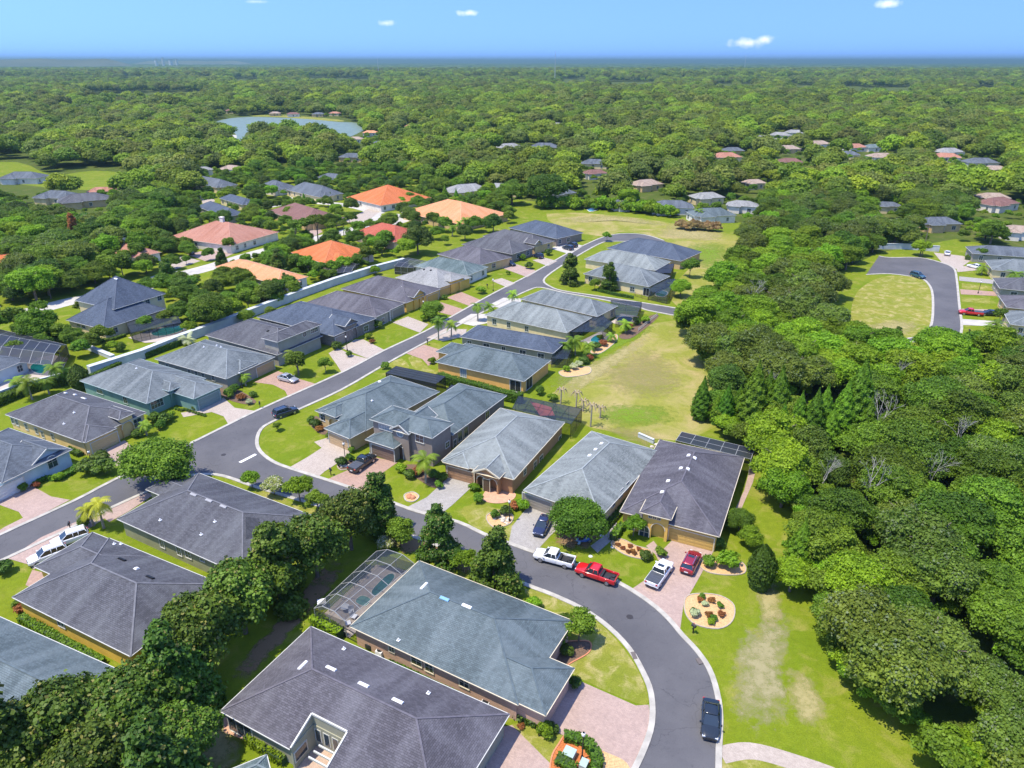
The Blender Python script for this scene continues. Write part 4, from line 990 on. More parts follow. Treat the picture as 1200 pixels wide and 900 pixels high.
r5 = H('golden yellow house with a dark hip roof beside the woodland, red car in front', (843, 629), (726, 600), (883, 538), 'purple', 'gold', trim=M_TRIMC)
r5.wing((750, 599), (786, 611), e=4.2, ext=7.5, push=.3); r5.arches = [(770, 629, 1.9, 2.7)]
r5.build(); r5.garage(810, 628, w=6.2, mat=GD['gold']); r5.window(755, 623, 1.3, 2.0, arch=True); r5.window(738, 617, 1.3, 2.0, arch=True)
for p in ((762, 607), (767, 609), (772, 610)): r5.window(p[0], p[1], .45, .7, 3.75, arch=True, pane=M_GLASS)
for p in ((814, 537, 'box'), (806, 550, 'box'), (807, 534, 'box'), (798, 549, 'box'), (783, 564, 'box'), (776, 577, 'box')): r5.vent(*p)
r6 = H('orange stucco house with a grey roof and screened corner porch', (614, 447), (510, 424), (646, 422), 'teal', 'orange')
r6.wing((511, 412), (529, 401), ext=7) ; r6.build(); r6.window(543, 437, 1.4, 1.8, bars=2, pane=M_GLASSL)
r6.window(604, 453, 2.4, 2.4, 1.3, pane=M_SCREEND); r6.window(620, 448, 2.6, 2.4, 1.3, pane=M_SCREEND)
r7 = H('long navy blue roofed house between two grey roofed neighbours', (648, 414), (538, 395), (668, 399), 'navy', 'sage'); r7.build(); r7.autowin(5, 8)
r8_ = H('house with a pale weathered green grey hip roof and screened pool', (664, 390), (568, 369), (694, 372), 'pale', 'cream'); r8_.build(); r8_.autowin(3, 9)
r9 = H('grey roofed house at the corner of the side street, screened patio at its right', (700, 371), (610, 350), (722, 358), 'grey', 'cream'); r9.build(); r9.autowin(3, 10)
r10 = H('pale yellow walled house with a grey roof beyond the side street', (760, 336), (683, 321), (788, 324), 'grey', 'cream'); r10.build(); r10.window(741, 339, 1.4, 1.3); r10.window(692, 327, 1.2, 1.3); r10.window(757, 345, 1.8, 2.2, 1.2, pane=M_SCREEND)
r11 = H('house with a light grey hip roof next to the yellow walled one', (768, 317), (684, 304), (790, 307), 'pale', 'cream'); r11.build()
r12 = H('navy roofed house furthest along the right side, beside the open field', (798, 306), (710, 291), (828, 296), 'navy', 'tan'); r12.build(); r12.autowin(2, 11)
# older quarter, left
l1 = H('steep roofed two storey cream house with a row of upper windows and caged pool', (121, 386), (77, 375), (196, 362), 'navy', 'cream', pitch=.62)
u = l1.rects[0]
ax, ay = l1.loc(124, 362, 5.7); bx, by = l1.loc(192, 345, 5.7)
l1.add(u['x0'] - .2, u['x1'] - 1.2, min(ay, by) + 0, max(ay, by) + .5, 5.6, .62) if False else l1.rect_px((88, 352), (194, 344), 5.7, pitch=.75)
l1.build()
for k, p in enumerate(((145, 362), (154, 360), (162, 357), (173, 354), (187, 350))): l1.window(p[0], p[1], 1.5 if k < 3 else 1.1, 1.2, 4.9, pane=M_GLASS)
for p in ((135, 387), (92, 380), (98, 382), (120, 390)): l1.window(p[0], p[1], 1.2, 1.2)
for p in ((111, 320), (123, 322), (136, 327), (148, 323)): l1.vent(*p, 'ridge')
l2 = H('house with a big dark screen roofed pool at the left edge below the wall', (-20, 442), (-110, 425), (30, 420), 'slate', 'blue'); l2.build(); l2.autowin(2, 12)
for (lab, A, B, C, rf, wl, pit) in (
 ('salmon tiled house with a white chimney beside the pale street', (270, 288), (201, 277), (312, 270), 'salmon', 'white', .4),
 ('salmon brown tiled house with a chimney half hidden by oaks at the left', (152, 303), (100, 289), (196, 298), 'salmon', 'white', .42),
 ('bright orange tiled house with a long roof and screened patio', (380, 309), (340, 296), (442, 297), 'orange', 'pink', .42),
 ('light orange tiled house with pale walls in front of the boundary wall', (325, 334), (250, 313), (364, 325), 'peach', 'white', .40),
 ('orange tiled house at the end of the pale street with a white garage', (446, 241), (409, 231), (492, 229), 'orange', 'white', .42),
 ('deep red tiled house beside the dark round oak', (462, 284), (414, 272), (490, 272), 'red', 'pink', .42),
 ('peach tiled house behind the oaks with an earth coloured yard', (540, 263), (475, 248), (576, 247), 'peach', 'tan', .38),
 ('brown tiled house between two green lawns of the older quarter', (358, 262), (316, 247), (400, 254), 'brown', 'tan', .42),
 ('grey roofed pale house with twin conical shrubs at its front', (374, 231), (337, 222), (399, 226), 'slate', 'cream', .55),
 ('grey roofed house with a white garage left of the twin shrubs', (322, 223), (300, 219), (342, 218), 'slate', 'white', .5),
 ('blue grey roofed house above the salmon roof', (284, 240), (258, 232), (302, 237), 'navy', 'cream', .5),
 ('dark roofed house with a small dormer below the blue grey one', (262, 254), (236, 241), (284, 249), 'navy', 'grey', .5),
 ('grey roofed house in the trees left of the lane', (254, 220), (221, 213), (276, 216), 'slate', 'cream', .5)):
    q = H(lab, A, B, C, rf, wl, pitch=pit); q.wing((A[0] + (C[0] - A[0]) * .15, A[1] + (C[1] - A[1]) * .15), (A[0] + (C[0] - A[0]) * .6, A[1] + (C[1] - A[1]) * .6), ext=8, push=2.0)
    q.build(); q.autowin(3, len(lab))
    if 'chimney' in lab:
        m = MB(); z = q.roofz(*[(q.rects[0]['x0'] + q.rects[0]['x1']) / 2, (q.rects[0]['y0'] + q.rects[0]['y1']) / 2]); cx, cy = (q.rects[0]['x0'] + q.rects[0]['x1']) / 2, (q.rects[0]['y0'] + q.rects[0]['y1']) / 2
        m.box(cx - .8, cx + .8, cy - .5, cy + .5, z - 1, z + 1.5); m.box(cx - .95, cx + .95, cy - .65, cy + .65, z + 1.5, z + 1.7); m.build('chimney', WM['white'], q.root)
# row along the cul-de-sac on the right
for i, (lab, A, B, C, rf, wl) in enumerate((
 ('grey roofed house at the head of the cul-de-sac row', (1140, 297), (1133, 289), (1235, 299), 'slate', 'grey'),
 ('light grey roofed house second in the cul-de-sac row', (1163, 316), (1157, 305), (1250, 318), 'grey', 'cream'),
 ('dark roofed house third in the cul-de-sac row', (1172, 338), (1166, 326), (1255, 340), 'charcoal', 'grey'),
 ('weathered grey roofed house fourth in the cul-de-sac row', (1180, 360), (1173, 346), (1262, 362), 'purple', 'tan'),
 ('pale roofed house fifth in the cul-de-sac row near two driveway cars', (1184, 380), (1178, 364), (1270, 384), 'grey', 'cream'),
 ('blue grey roofed house last of the cul-de-sac row beside the trees', (1176, 402), (1169, 389), (1270, 408), 'teal', 'cream'))):
    q = H(lab, A, B, C, rf, wl, pitch=.4); q.build(); q.autowin(2, i)

# ---------------------------------------------------------------- screened enclosures and pools
def cage(label, pts, h=2.8, rise=1.0, nb=5, dark=False, bars=M_ALU, group=None, roofonly=False):
    """pts: four eave corners in pixels (at height h), a-b is the long outer side, c-d against the house"""
    P = [G(p[0], p[1], h) for p in pts]; t = empty('pool_cage', label, 'pool cage', Vector((P[0].x, P[0].y, 0)), 0, group); O = Vector((P[0].x, P[0].y, 0))
    P = [p - O for p in P]; a, b, c, d = P; up = Vector((0, 0, rise)); dn = Vector((0, 0, -h)); w = .065
    m = MB(); s = MB(); L = lambda p, q, k: p + (q - p) * k
    def ridge_pt(k, f): base = L(L(a, b, k), L(d, c, k), f); return base + up * (1 - abs(f - .5) * 2 if rise else 0)
    fs = (0, .25, .5, .75, 1) if rise else (0, .5, 1)
    if rise: fs = (0, .3, .7, 1); rz = {0: 0, .3: 1, .7: 1, 1: 0}
    else: rz = {0: 0, .5: 0, 1: 0}
    pt = lambda k, f: L(L(a, b, k), L(d, c, k), f) + up * rz[f]
    for i in range(nb + 1):
        k = i / nb
        for j in range(len(fs) - 1): m.bar(pt(k, fs[j]), pt(k, fs[j + 1]), w)
        m.bar(L(a, b, k) + dn, L(a, b, k), w)
    for f_ in fs:
        for i in range(nb): m.bar(pt(i / nb, f_), pt((i + 1) / nb, f_), w * .8)
    for (p, q) in ((a, d), (b, c)):
        for k in (.5, 1.0): m.bar(L(p, q, k) + dn, L(p, q, k), w)
        m.bar(p + dn * .65, q + dn * .65, w * .7)
    m.bar(a + dn * .65, b + dn * .65, w * .7)
    for i in range(nb):
        for j in range(len(fs) - 1):
            s.poly([pt(i / nb, fs[j]), pt((i + 1) / nb, fs[j]), pt((i + 1) / nb, fs[j + 1]), pt(i / nb, fs[j + 1])])
    for (p, q) in ((a, b), (a, d), (b, c)): s.poly([p + dn, q + dn, q, p])
    m.build('frame', bars, t); s.build('screen', M_SCREEND if dark else M_SCREEN, t)
    return t
def pool(label, pts, deck=None, water=(.06, .30, .30), name='swimming_pool'):
    if deck: sheet_tri('pool_deck', deck, plain('pool_deck_concrete', (.42, .36, .31), .85, var=.1), .066 + ZC[0]); ZC[0] += .0005
    p = smooth_px(pts, 4, True); P = [G(*q) for q in p]; c = sum(P, Vector()) / len(P)
    t = empty(name, label, 'pool', c); m = MB(); n = len(P); z = .09
    for i in range(n):
        a, b = P[i] - c, P[(i + 1) % n] - c; a2, b2 = a * 1.12, b * 1.12
        m.poly([(a.x, a.y, z + .06), (a2.x, a2.y, z + .06), (b2.x, b2.y, z + .06), (b.x, b.y, z + .06)]); m.poly([(a2.x, a2.y, 0), (a2.x, a2.y, z + .06), (b2.x, b2.y, z + .06), (b2.x, b2.y, 0)])
        m.poly([(a.x, a.y, 0), (a.x, a.y, z + .06), (b.x, b.y, z + .06), (b.x, b.y, 0)])
    m.build('coping', plain('coping_stone', (.6, .55, .48), .8), t, merge=True)
    w = MB(); w.poly([((q - c).x, (q - c).y, z) for q in P]); w.build('water', watermat('pool_water_%d' % int(water[0] * 1000), water, .05), t)
    return t
cage('aluminium framed pool cage over a teal pool behind the brick house', [(368, 713), (441, 646), (486, 661), (404, 728)], 2.6, .9, 5)
pool('rectangular teal pool under the cage behind the brick house', [(436, 693), (455, 674), (462, 678), (443, 698)], [(372, 727), (441, 662), (490, 672), (410, 748)], (.05, .22, .20))
pool('small raised spa beside the teal pool in the cage', [(417, 706), (424, 699), (434, 703), (428, 711)], None, (.20, .42, .36), 'spa')
cage('flat dark screened lanai behind the tan corner house', [(452, 437), (464, 429), (522, 441), (511, 450)][0:1] + [(464, 429), (522, 441), (511, 450)], 2.9, 0, 4, True, M_DARK)
cage('dark screened lanai with a red shade sail behind the brown house', [(608, 464), (682, 479), (669, 497), (600, 479)], 3.0, 0, 5, False, M_DARK)
cage('blue grey panelled lanai roof behind the golden yellow house', [(799, 506), (884, 526), (880, 538), (792, 516)], 3.1, 0, 5, True, M_ALU)
cage('small dark screen behind the two storey house', [(529, 451), (545, 454), (540, 460), (523, 457)], 2.9, 0, 2, True, M_DARK)
cage('screened pool cage at the right end of the pale roofed house', [(702, 367), (718, 378), (706, 389), (668, 389)], 2.7, 0, 4, False, M_DARK)
cage('screened patio at the right end of the corner grey roofed house', [(752, 354), (746, 371), (722, 372), (716, 352)], 2.7, 0, 4, False, M_DARK)
cage('screened patio beside the light grey roof beyond the side street', [(790, 309), (786, 320), (768, 320), (773, 310)], 2.9, 0, 2, True, M_DARK)
cage('screened corner with a teal pool at the pale yellow walled house', [(792, 327), (782, 346), (760, 341), (772, 326)], 2.6, 0, 3, False, M_DARK)
cage('mesh fence cage at the end of the navy roofed house', [(672, 402), (665, 421), (646, 420), (655, 402)], 2.2, 0, 3, False, M_DARK)
cage('large dark screen roof over the pool at the left edge', [(0, 386), (78, 404), (60, 428), (-30, 420)], 3.0, 1.2, 7, True, M_ALU)
cage('screened pool enclosure below the steep roofed cream house', [(154, 390), (212, 378), (205, 362), (146, 374)], 2.7, 0, 6, False, M_DARK)
cage('screened patio in front of the bright orange roof', [(384, 321), (412, 318), (420, 309), (396, 305)], 2.5, .6, 3, True, M_ALU)
cage('screened patio in front of the light orange roof', [(286, 343), (330, 345), (325, 336), (292, 334)], 2.5, .5, 3, True, M_DARK)
cage('screened patio behind the streaky green grey roof', [(462, 312), (485, 314), (500, 306), (478, 302)], 2.6, .5, 3, True, M_ALU)
pool('free form turquoise pool at the left edge behind the palms', [(36, 430), (46, 423), (58, 423), (60, 431), (50, 438), (40, 436)], [(-10, 440), (20, 424), (62, 416), (80, 420), (70, 440), (20, 462), (-10, 470)], (.02, .33, .30))
pool('kidney shaped turquoise pool beside the steep roofed cream house', [(178, 390), (190, 385), (212, 382), (214, 387), (196, 393), (182, 394)], [(150, 396), (210, 376), (222, 384), (200, 400), (170, 402)], (.02, .33, .30))
pool('turquoise pool by the palms at the right end of the pale roofed house', [(692, 399), (700, 393), (708, 397), (700, 404)], [(680, 400), (705, 388), (718, 394), (700, 408)], (.03, .30, .30))
pool('blue pool at the right end of the corner grey roofed house', [(723, 376), (729, 371), (741, 373), (736, 379)], [(715, 378), (728, 368), (748, 371), (738, 384)], (.04, .10, .20))
pool('turquoise pool at the pale yellow walled house', [(768, 346), (774, 341), (782, 343), (778, 348)], None, (.05, .38, .33))
# shade sail
m = MB(); A, B, C_, D = (G(621, 470, 2.2), G(646, 477, 2.4), (G(650, 487, 2.0)), (G(633, 487, 2.1))); Mi = (A + B + C_ + D) / 4 - Vector((0, 0, .5))
for p, q in ((A, B), (B, C_), (C_, D), (D, A)): m.poly([p, q, Mi]); m.poly([p - Vector((0, 0, .03)), Mi - Vector((0, 0, .03)), q - Vector((0, 0, .03))])
tag(m.build('shade_sail', plain('sail_red', (.55, .13, .08), .7), None), 'crumpled red shade sail inside the dark lanai behind the brown house', 'shade sail')
# ---------------------------------------------------------------- vehicles
M_CGLASS = glass('car_glass', (.02, .03, .04)); M_BLACKP = plain('black_plastic', (.02, .02, .022), .6)
M_HEAD = plain('headlight_lens', (.75, .77, .8), .15, .3); M_TAIL = plain('tail_light_lens', (.45, .02, .02), .2)
def loft(m, sts, mi=0):
    R_ = []
    for (x, hw, zb, zs, zt) in sts:
        h_ = [(hw * .86, zb), (hw * .99, zb + .10), (hw, (zb + zs) / 2), (hw * .97, zs - .05), (hw * .88, zs), (hw * .5, zt)]
        R_.append([(x, y, z) for y, z in h_] + [(x, -y, z) for y, z in h_[::-1]])
    for a, b in zip(R_, R_[1:]):
        n = len(a)
        for k in range(n): m.poly([a[k], a[(k + 1) % n], b[(k + 1) % n], b[k]], mi)
    m.poly(R_[0][::-1], mi); m.poly(R_[-1], mi)
def vehicle(kind, paint, rear, front, label, cat, group=None, z=.5, cover=False, moon=False):
    A, B = G(rear[0], rear[1], z), G(front[0], front[1], z); c = (A + B) / 2; d = B - A
    name = {'sedan': 'parked_car', 'suv': 'parked_suv', 'pickup': 'pickup_truck'}[kind]
    t = empty(name, label, cat, (c.x, c.y, RZ + .012), math.atan2(d.y, d.x), group)
    m = MB()
    if kind == 'sedan':
        Lh, hw, wr = 2.35, .92, .33
        loft(m, [(-2.38, .70, .38, .72, .74), (-2.3, .84, .28, .92, .96), (-1.75, .92, .24, 1.0, 1.03), (-.9, .93, .22, .98, 1.0), (.6, .93, .22, .95, .97), (1.1, .92, .22, .92, .97), (1.8, .89, .24, .82, .88), (2.25, .78, .28, .70, .74), (2.4, .60, .38, .58, .60)])
        gl = [(-1.85, .80, .98), (-1.15, .64, 1.42), (.15, .64, 1.44), (1.15, .78, .95)]
    elif kind == 'suv':
        Lh, hw, wr = 2.35, .95, .37
        loft(m, [(-2.38, .80, .42, .95, .97), (-2.3, .90, .32, 1.10, 1.12), (-1.6, .96, .28, 1.10, 1.12), (.7, .96, .28, 1.08, 1.10), (1.15, .95, .28, 1.05, 1.11), (1.9, .92, .30, .97, 1.03), (2.3, .80, .36, .82, .85), (2.4, .66, .44, .70, .72)])
        gl = [(-2.28, .83, 1.09), (-2.0, .70, 1.68), (.25, .70, 1.70), (1.15, .80, 1.08)]
    else:
        Lh, hw, wr = 2.8, .98, .40
        loft(m, [(-.55, .98, .38, 1.12, 1.12), (.95, .98, .38, 1.10, 1.13), (1.45, .98, .38, 1.10, 1.17), (2.3, .95, .40, 1.04, 1.12), (2.75, .86, .42, .92, .96), (2.86, .76, .50, .80, .82)])
        m.box(-2.78, -.56, -.98, .98, .48, .70)
        m.box(-2.78, -.56, .86, .98, .70, 1.12); m.box(-2.78, -.56, -.98, -.86, .70, 1.12); m.box(-2.80, -2.70, -.86, .86, .70, 1.12); m.box(-.64, -.56, -.86, .86, .70, 1.12)
        gl = [(-.50, .84, 1.11), (-.38, .74, 1.72), (.75, .73, 1.74), (1.50, .84, 1.11)]
    bo = m.build('body', paint, t, merge=True)
    bv = bo.modifiers.new('bevel', 'BEVEL'); bv.width = .035; bv.segments = 2; bv.limit_method = 'ANGLE'; bv.angle_limit = R(25); bo.data.shade_smooth()
    g = MB(); (x0, w0, z0), (x1, w1, z1), (x2, w2, z2), (x3, w3, z3) = gl
    g.poly([(x0, w0, z0), (x0, -w0, z0), (x1, -w1, z1), (x1, w1, z1)][::-1]); g.poly([(x3, w3, z3), (x2, w2, z2), (x2, -w2, z2), (x3, -w3, z3)][::-1])
    for s in (1, -1): g.poly([(x0, s * w0, z0), (x1, s * w1, z1), (x2, s * w2, z2), (x3, s * w3, z3)])
    g.build('windows', M_CGLASS, t)
    rf = MB(); loft(rf, [(x1 - .05, w1 * .94, z1 - .03, z1 + .03, z1 + .04), (x1 + .2, w1 + .03, z1 - .03, z1 + .04, z1 + .075), (x2 - .2, w2 + .03, z2 - .03, z2 + .04, z2 + .08), (x2 + .05, w2 * .94, z2 - .03, z2 + .02, z2 + .03)])
    for s in (1, -1):
        for (a, b) in (((x0, w0, z0), (x1, w1, z1)), ((x3, w3, z3), (x2, w2, z2))): rf.bar((a[0], s * (a[1] + .01), a[2]), (b[0], s * (b[1] + .01), b[2]), .07, .07)
        for f_ in ((.5,) if kind != 'suv' else (.38, .68)): xm = x1 + (x2 - x1) * f_; rf.bar((xm, s * (w1 + .015), z1), (xm + .03, s * (w0 + .025), z0), .07, .05)
    ro = rf.build('roof', paint, t, merge=True); ro.data.shade_smooth()
    if moon: q = MB(); q.box(x2 - .75, x2 - .25, -.42, .42, z2 + .06, z2 + .095); q.build('sunroof', M_CGLASS, ro)
    if kind == 'suv':
        q = MB()
        for s in (1, -1): q.bar((x1 + .15, s * .62, z1 + .13), (x2 - .1, s * .62, z2 + .13), .05, .05)
        q.build('roof_rails', M_RIM, ro)
    wx = 1.42 if kind != 'pickup' else 1.72
    for (x, s) in ((wx, 1), (wx, -1), (-wx - .02, 1), (-wx - .02, -1)):
        w = MB(); y1, y0 = s * (hw + .015), s * (hw - .21); w.tube([(0, y0 - s * 0, 0), (0, y0 + (y1 - y0) * .85, 0), (0, y1, 0)], [wr, wr, wr * .9], 16)
        o = w.build('wheel', M_RUB, t, smooth=False); o.location = (x, 0, wr - .02)
        q = MB(); q.tube([(0, y1 - s * .01, 0), (0, y1 + s * .012, 0)], [wr * .66, wr * .6], 12); q.build('rim', M_RIM, o)
    fx = 2.36 if kind == 'sedan' else 2.36 if kind == 'suv' else 2.82
    fz = .62 if kind == 'sedan' else .78 if kind == 'suv' else .86
    for s in (1, -1):
        q = MB(); q.box(fx - .22, fx - .02, s * .62 - .15, s * .62 + .15, fz - .07, fz + .08); q.build('headlight', M_HEAD, t)
        q = MB(); tx = -Lh - .04 if kind != 'pickup' else -2.83; q.box(tx - .02, tx + .12, s * .74 - .12, s * .74 + .12, fz + .02, fz + .24); q.build('tail_light', M_TAIL, t)
        q = MB(); q.box(x3 - .28, x3 - .12, s * (hw + .02), s * (hw + .2), z3 + .02, z3 + .17); q.build('side_mirror', paint, t)
    q = MB(); q.box(fx - .06, fx + .045, -.7, .7, .34, .5); q.box(-fx - .02, -fx + .1, -.74, .74, .36, .52); q.box(fx - .08, fx + .03, -.38, .38, fz - .14, fz + .04); q.build('bumper_trim', M_BLACKP, t)
    q = MB(); q.box(-fx - .045, -fx - .03, -.26, .26, .56, .72); q.build('licence_plate', plain('plate_white', (.7, .7, .7), .5), t)
    if kind == 'pickup':
        q = MB()
        if cover: q.box(-2.72, -.62, -.90, .90, 1.125, 1.17); [q.box(-2.6 + i * .5, -2.56 + i * .5, -.88, .88, 1.17, 1.19) for i in range(4)]; q.build('bed_cover', plain('bed_cover_grey', (.06, .065, .075), .5), t)
        else: q.box(-2.69, -.65, -.85, .85, .705, .72); q.box(-.95, -.66, -.8, .8, .72, 1.05); q.box(-1.9, -1.2, .1, .7, .72, .95); q.box(-2.4, -2.0, -.6, -.1, .72, .9); q.build('bed_liner', M_BLACKP, t)
    return t
PW = carpaint('paint_white', (.72, .73, .74)); PR = carpaint('paint_red', (.50, .012, .015)); PM = carpaint('paint_maroon', (.30, .015, .03), .3); PN = carpaint('paint_navy', (.022, .028, .07), .3)
PK = carpaint('paint_black', (.012, .016, .018)); PS = carpaint('paint_silver', (.50, .52, .56), .5); PG = carpaint('paint_dark_blue', (.03, .045, .075), .3); PB = carpaint('paint_teal_blue', (.03, .09, .13), .2)
vehicle('pickup', PW, (673, 661), (627, 649), 'white pickup truck with open bed parked at the kerb ahead of the red one', 'pickup truck')
vehicle('pickup', PR, (722, 681), (677, 666), 'bright red pickup truck parked at the kerb on the bend', 'pickup truck')
vehicle('pickup', PW, (762, 688), (783, 659), 'white pickup with a grey bed cover on the pink paver driveway', 'pickup truck', cover=True, moon=True)
vehicle('suv', PM, (803, 673), (816, 647), 'dark red car parked on the driveway of the golden yellow house', 'car', moon=True)
vehicle('sedan', PN, (641, 606), (630, 627), 'dark navy car on the grey driveway left of the round tree', 'car')
vehicle('sedan', PK, (833, 824), (832, 864), 'black car parked along the outer kerb at the bottom of the bend', 'car')
vehicle('pickup', PK, (411, 553), (438, 534), 'black pickup truck with a covered bed in front of the two storey house', 'pickup truck', cover=True)
vehicle('suv', PG, (321, 488), (348, 479), 'dark grey blue car parked by the corner lawn near the junction', 'car')
vehicle('sedan', PS, (325, 441), (350, 447), 'silver sedan on the red brick driveway', 'car')
vehicle('suv', PW, (94, 628), (70, 636), 'white car with roof rails, nearer to the street beside the palm', 'car')
vehicle('suv', PW, (68, 647), (44, 656), 'white car beside the yellow house roof, nearer to the left lawn', 'car')
vehicle('sedan', PK, (590, 306), (606, 312), 'black sedan on the drive of the dark purple roofed house', 'car')
vehicle('suv', PN, (638, 303), (623, 298), 'navy car at the garage of the taupe house', 'car')
vehicle('suv', PG, (673, 293), (658, 289), 'dark grey car on the white driveway, nearer of the pair', 'car')
vehicle('suv', PK, (678, 290), (664, 285), 'black car on the white driveway, further of the pair', 'car')
vehicle('suv', PB, (1067, 321), (1084, 326), 'blue car parked beside the grass island in the cul-de-sac', 'car')
vehicle('sedan', PW, (1110, 300), (1110, 294), 'pale car at the head of the cul-de-sac facing the street', 'car')
vehicle('sedan', PW, (1149, 314), (1136, 311), 'white car on the driveway at the top of the cul-de-sac row', 'car')
vehicle('pickup', PR, (1148, 368), (1127, 366), 'red pickup on the driveway of the cul-de-sac row', 'pickup truck', cover=True)
vehicle('sedan', PK, (1167, 368), (1152, 367), 'dark car behind the red pickup on the cul-de-sac drive', 'car')
vehicle('sedan', PK, (229, 299), (216, 293), 'black car beside the salmon tiled house', 'car')

# covered motorcycle under the round tree
c = G(685, 637); t = empty('motorcycle', 'blue motorcycle parked under the big round tree', 'motorcycle', c, R(15))
for x in (-.75, .75):
    w = MB(); w.tube([(0, -.07, 0), (0, .07, 0)], [.33, .33], 16); o = w.build('wheel', M_RUB, t); o.location = (x, 0, .33); q = MB(); q.tube([(0, -.08, 0), (0, .08, 0)], [.2, .2], 10); q.build('rim', M_RIM, o)
w = MB(); loft(w, [(-.95, .18, .6, .8, .82), (-.4, .22, .45, .8, .84), (.1, .28, .4, .95, 1.05), (.5, .22, .5, .9, .95), (.75, .12, .6, .8, .82)]); w.build('body', carpaint('paint_blue', (.03, .10, .35)), t, smooth=True)
w = MB(); w.box(-.9, -.1, -.17, .17, .84, .93); w.build('seat', M_BLACKP, t)
w = MB(); w.bar((.55, -.38, 1.12), (.55, .38, 1.12), .05); w.bar((.75, 0, .35), (.5, 0, 1.1), .07); w.build('handlebar', M_DARK, t)
w = MB(); w.box(-1.15, -.8, -.45, -.2, .4, .8); w.box(-1.15, -.8, .2, .45, .4, .8); w.build('saddlebag', carpaint('paint_pale_blue', (.3, .45, .6)), t)

# ---------------------------------------------------------------- street furniture
def lamp(px, py, label, h=3.6, grp='post lamps along the streets'):
    t = empty('street_lamp', label, 'street lamp', G(px, py), 0, grp); m = MB()
    m.tube([(0, 0, 0), (0, 0, .25), (0, 0, .5), (0, 0, .55), (0, 0, h - .35)], [.19, .17, .13, .07, .055], 10); m.tube([(0, 0, h - .38), (0, 0, h - .30)], [.14, .16], 10); m.build('post', M_DARK, t)
    g_ = MB(); g_.tube([(0, 0, h - .30), (0, 0, h - .15), (0, 0, h + .05), (0, 0, h + .18)], [.13, .20, .19, .05], 12); g_.build('globe', plain('frosted_glass', (.78, .76, .68), .3, var=.03), t)
    c_ = MB(); c_.tube([(0, 0, h + .17), (0, 0, h + .22), (0, 0, h + .32)], [.12, .08, .015], 10); c_.build('cap', M_DARK, t)
for a in ((682, 890, 'street lamp in the orange mulch bed at the bottom right of the brick house'), (597, 611, 'street lamp beside the rock bed in front of the brown house'), (405, 541, 'street lamp next to the black pickup'), (110, 551, 'street lamp between the round shrubs at the left'), (407, 411, 'street lamp on the lawn of the navy roofed stone house'), (497, 368, 'street lamp by the gold double arch house'), (284, 455, 'street lamp at the entry of the grey house with the silver sedan'), (4, 374, 'lamp post at the left edge on the pale street'), (578, 341, 'lamp post in front of the house behind the round street tree'), (1146, 344, 'lamp post on the lawns of the cul-de-sac row')): lamp(*a)
def mailbox(px, py, label, rz=0):
    t = empty('mailbox', label, 'mailbox', G(px, py), rz, 'mailboxes along the kerbs'); m = MB(); m.box(-.06, .06, -.06, .06, 0, 1.05); m.box(-.3, .3, -.04, .04, .78, .84); m.build('post', M_DARK, t)
    b = MB(); b.box(-.15, .15, -.28, .28, 1.05, 1.22); b.tube([(0, -.28, 1.22), (0, .28, 1.22)], [.15, .15], 12); o = b.build('box', M_BLACKP, t)
    f_ = MB(); f_.box(.151, .17, .05, .2, 1.15, 1.4); f_.build('flag', plain('flag_red', (.5, .05, .03)), o)
for a in ((812, 742, 'mailbox at the outer kerb below the round cactus bed', .6), (83, 621, 'mailbox at the near kerb above the two white cars', .5), (501, 404, 'mailbox by the near kerb below the street palms', .5), (305, 478, 'mailbox on the lawn beside the silver sedan house', .4), (388, 557, 'small mailbox at the end of the pale driveway', .6), (571, 338, 'mailbox at the kerb across from the corner roofed house', .5), (1135, 392, 'mailbox at the lower end of the cul-de-sac', 0), (1046, 398, 'dark mailbox at the bottom kerb of the cul-de-sac', 0)): mailbox(*a)
# utility boxes, air conditioners, patio things
def crate(name, label, cat, px, py, w, d, h, mat, rz=0, lidm=None):
    t = empty(name, label, cat, G(px, py), rz); m = MB(); m.box(-w / 2, w / 2, -d / 2, d / 2, 0, h * .86); o = m.build('body', mat, t); b = o.modifiers.new('b', 'BEVEL'); b.width = .03
    q = MB(); q.box(-w / 2 - .03, w / 2 + .03, -d / 2 - .03, d / 2 + .03, h * .865, h); q.build('lid', lidm or mat, t); return t
MU = plain('utility_green', (.33, .42, .36), .6); MLW = plain('light_metal', (.62, .62, .60), .5)
crate('utility_box', 'larger pale green utility box in the orange mulch bed', 'utility box', 667, 887, 1.1, 1.0, .8, MU, -.5); crate('utility_box', 'smaller pale green utility box beside the lamp post', 'utility box', 684, 899, .7, .9, .7, MU, -.5)
def aircon(px, py, label, rz):
    t = empty('air_conditioner', label, 'air conditioner', G(px, py), rz); m = MB(); m.box(-.42, .42, -.42, .42, 0, .85)
    for k in range(6): m.box(-.44, .44, -.44, .44, .12 + k * .12, .15 + k * .12)
    m.build('casing', MLW, t); q = MB(); q.tube([(0, 0, .85), (0, 0, .88)], [.36, .36], 16); q.build('fan_grille', M_DARK, t)
aircon(446, 768, 'white air conditioner by the brick wall near the cage', -.45); aircon(569, 829, 'air conditioner by the brick wall further along, near the purple grey roof', -.45); aircon(181, 636, 'air conditioner at the olive green wall', -.5)
m = MB(); loft(m, [(-.5, .3, 0, .75, .8), (-.2, .4, 0, .85, .95), (.3, .4, 0, .85, .95), (.5, .3, 0, .7, .75)]); o = m.build('grill', M_BLACKP, None, smooth=True); o.location = G(434, 760); o.rotation_euler = (0, 0, -.4); tag(o, 'black covered barbecue grill beside the air conditioner and the cage', 'grill')
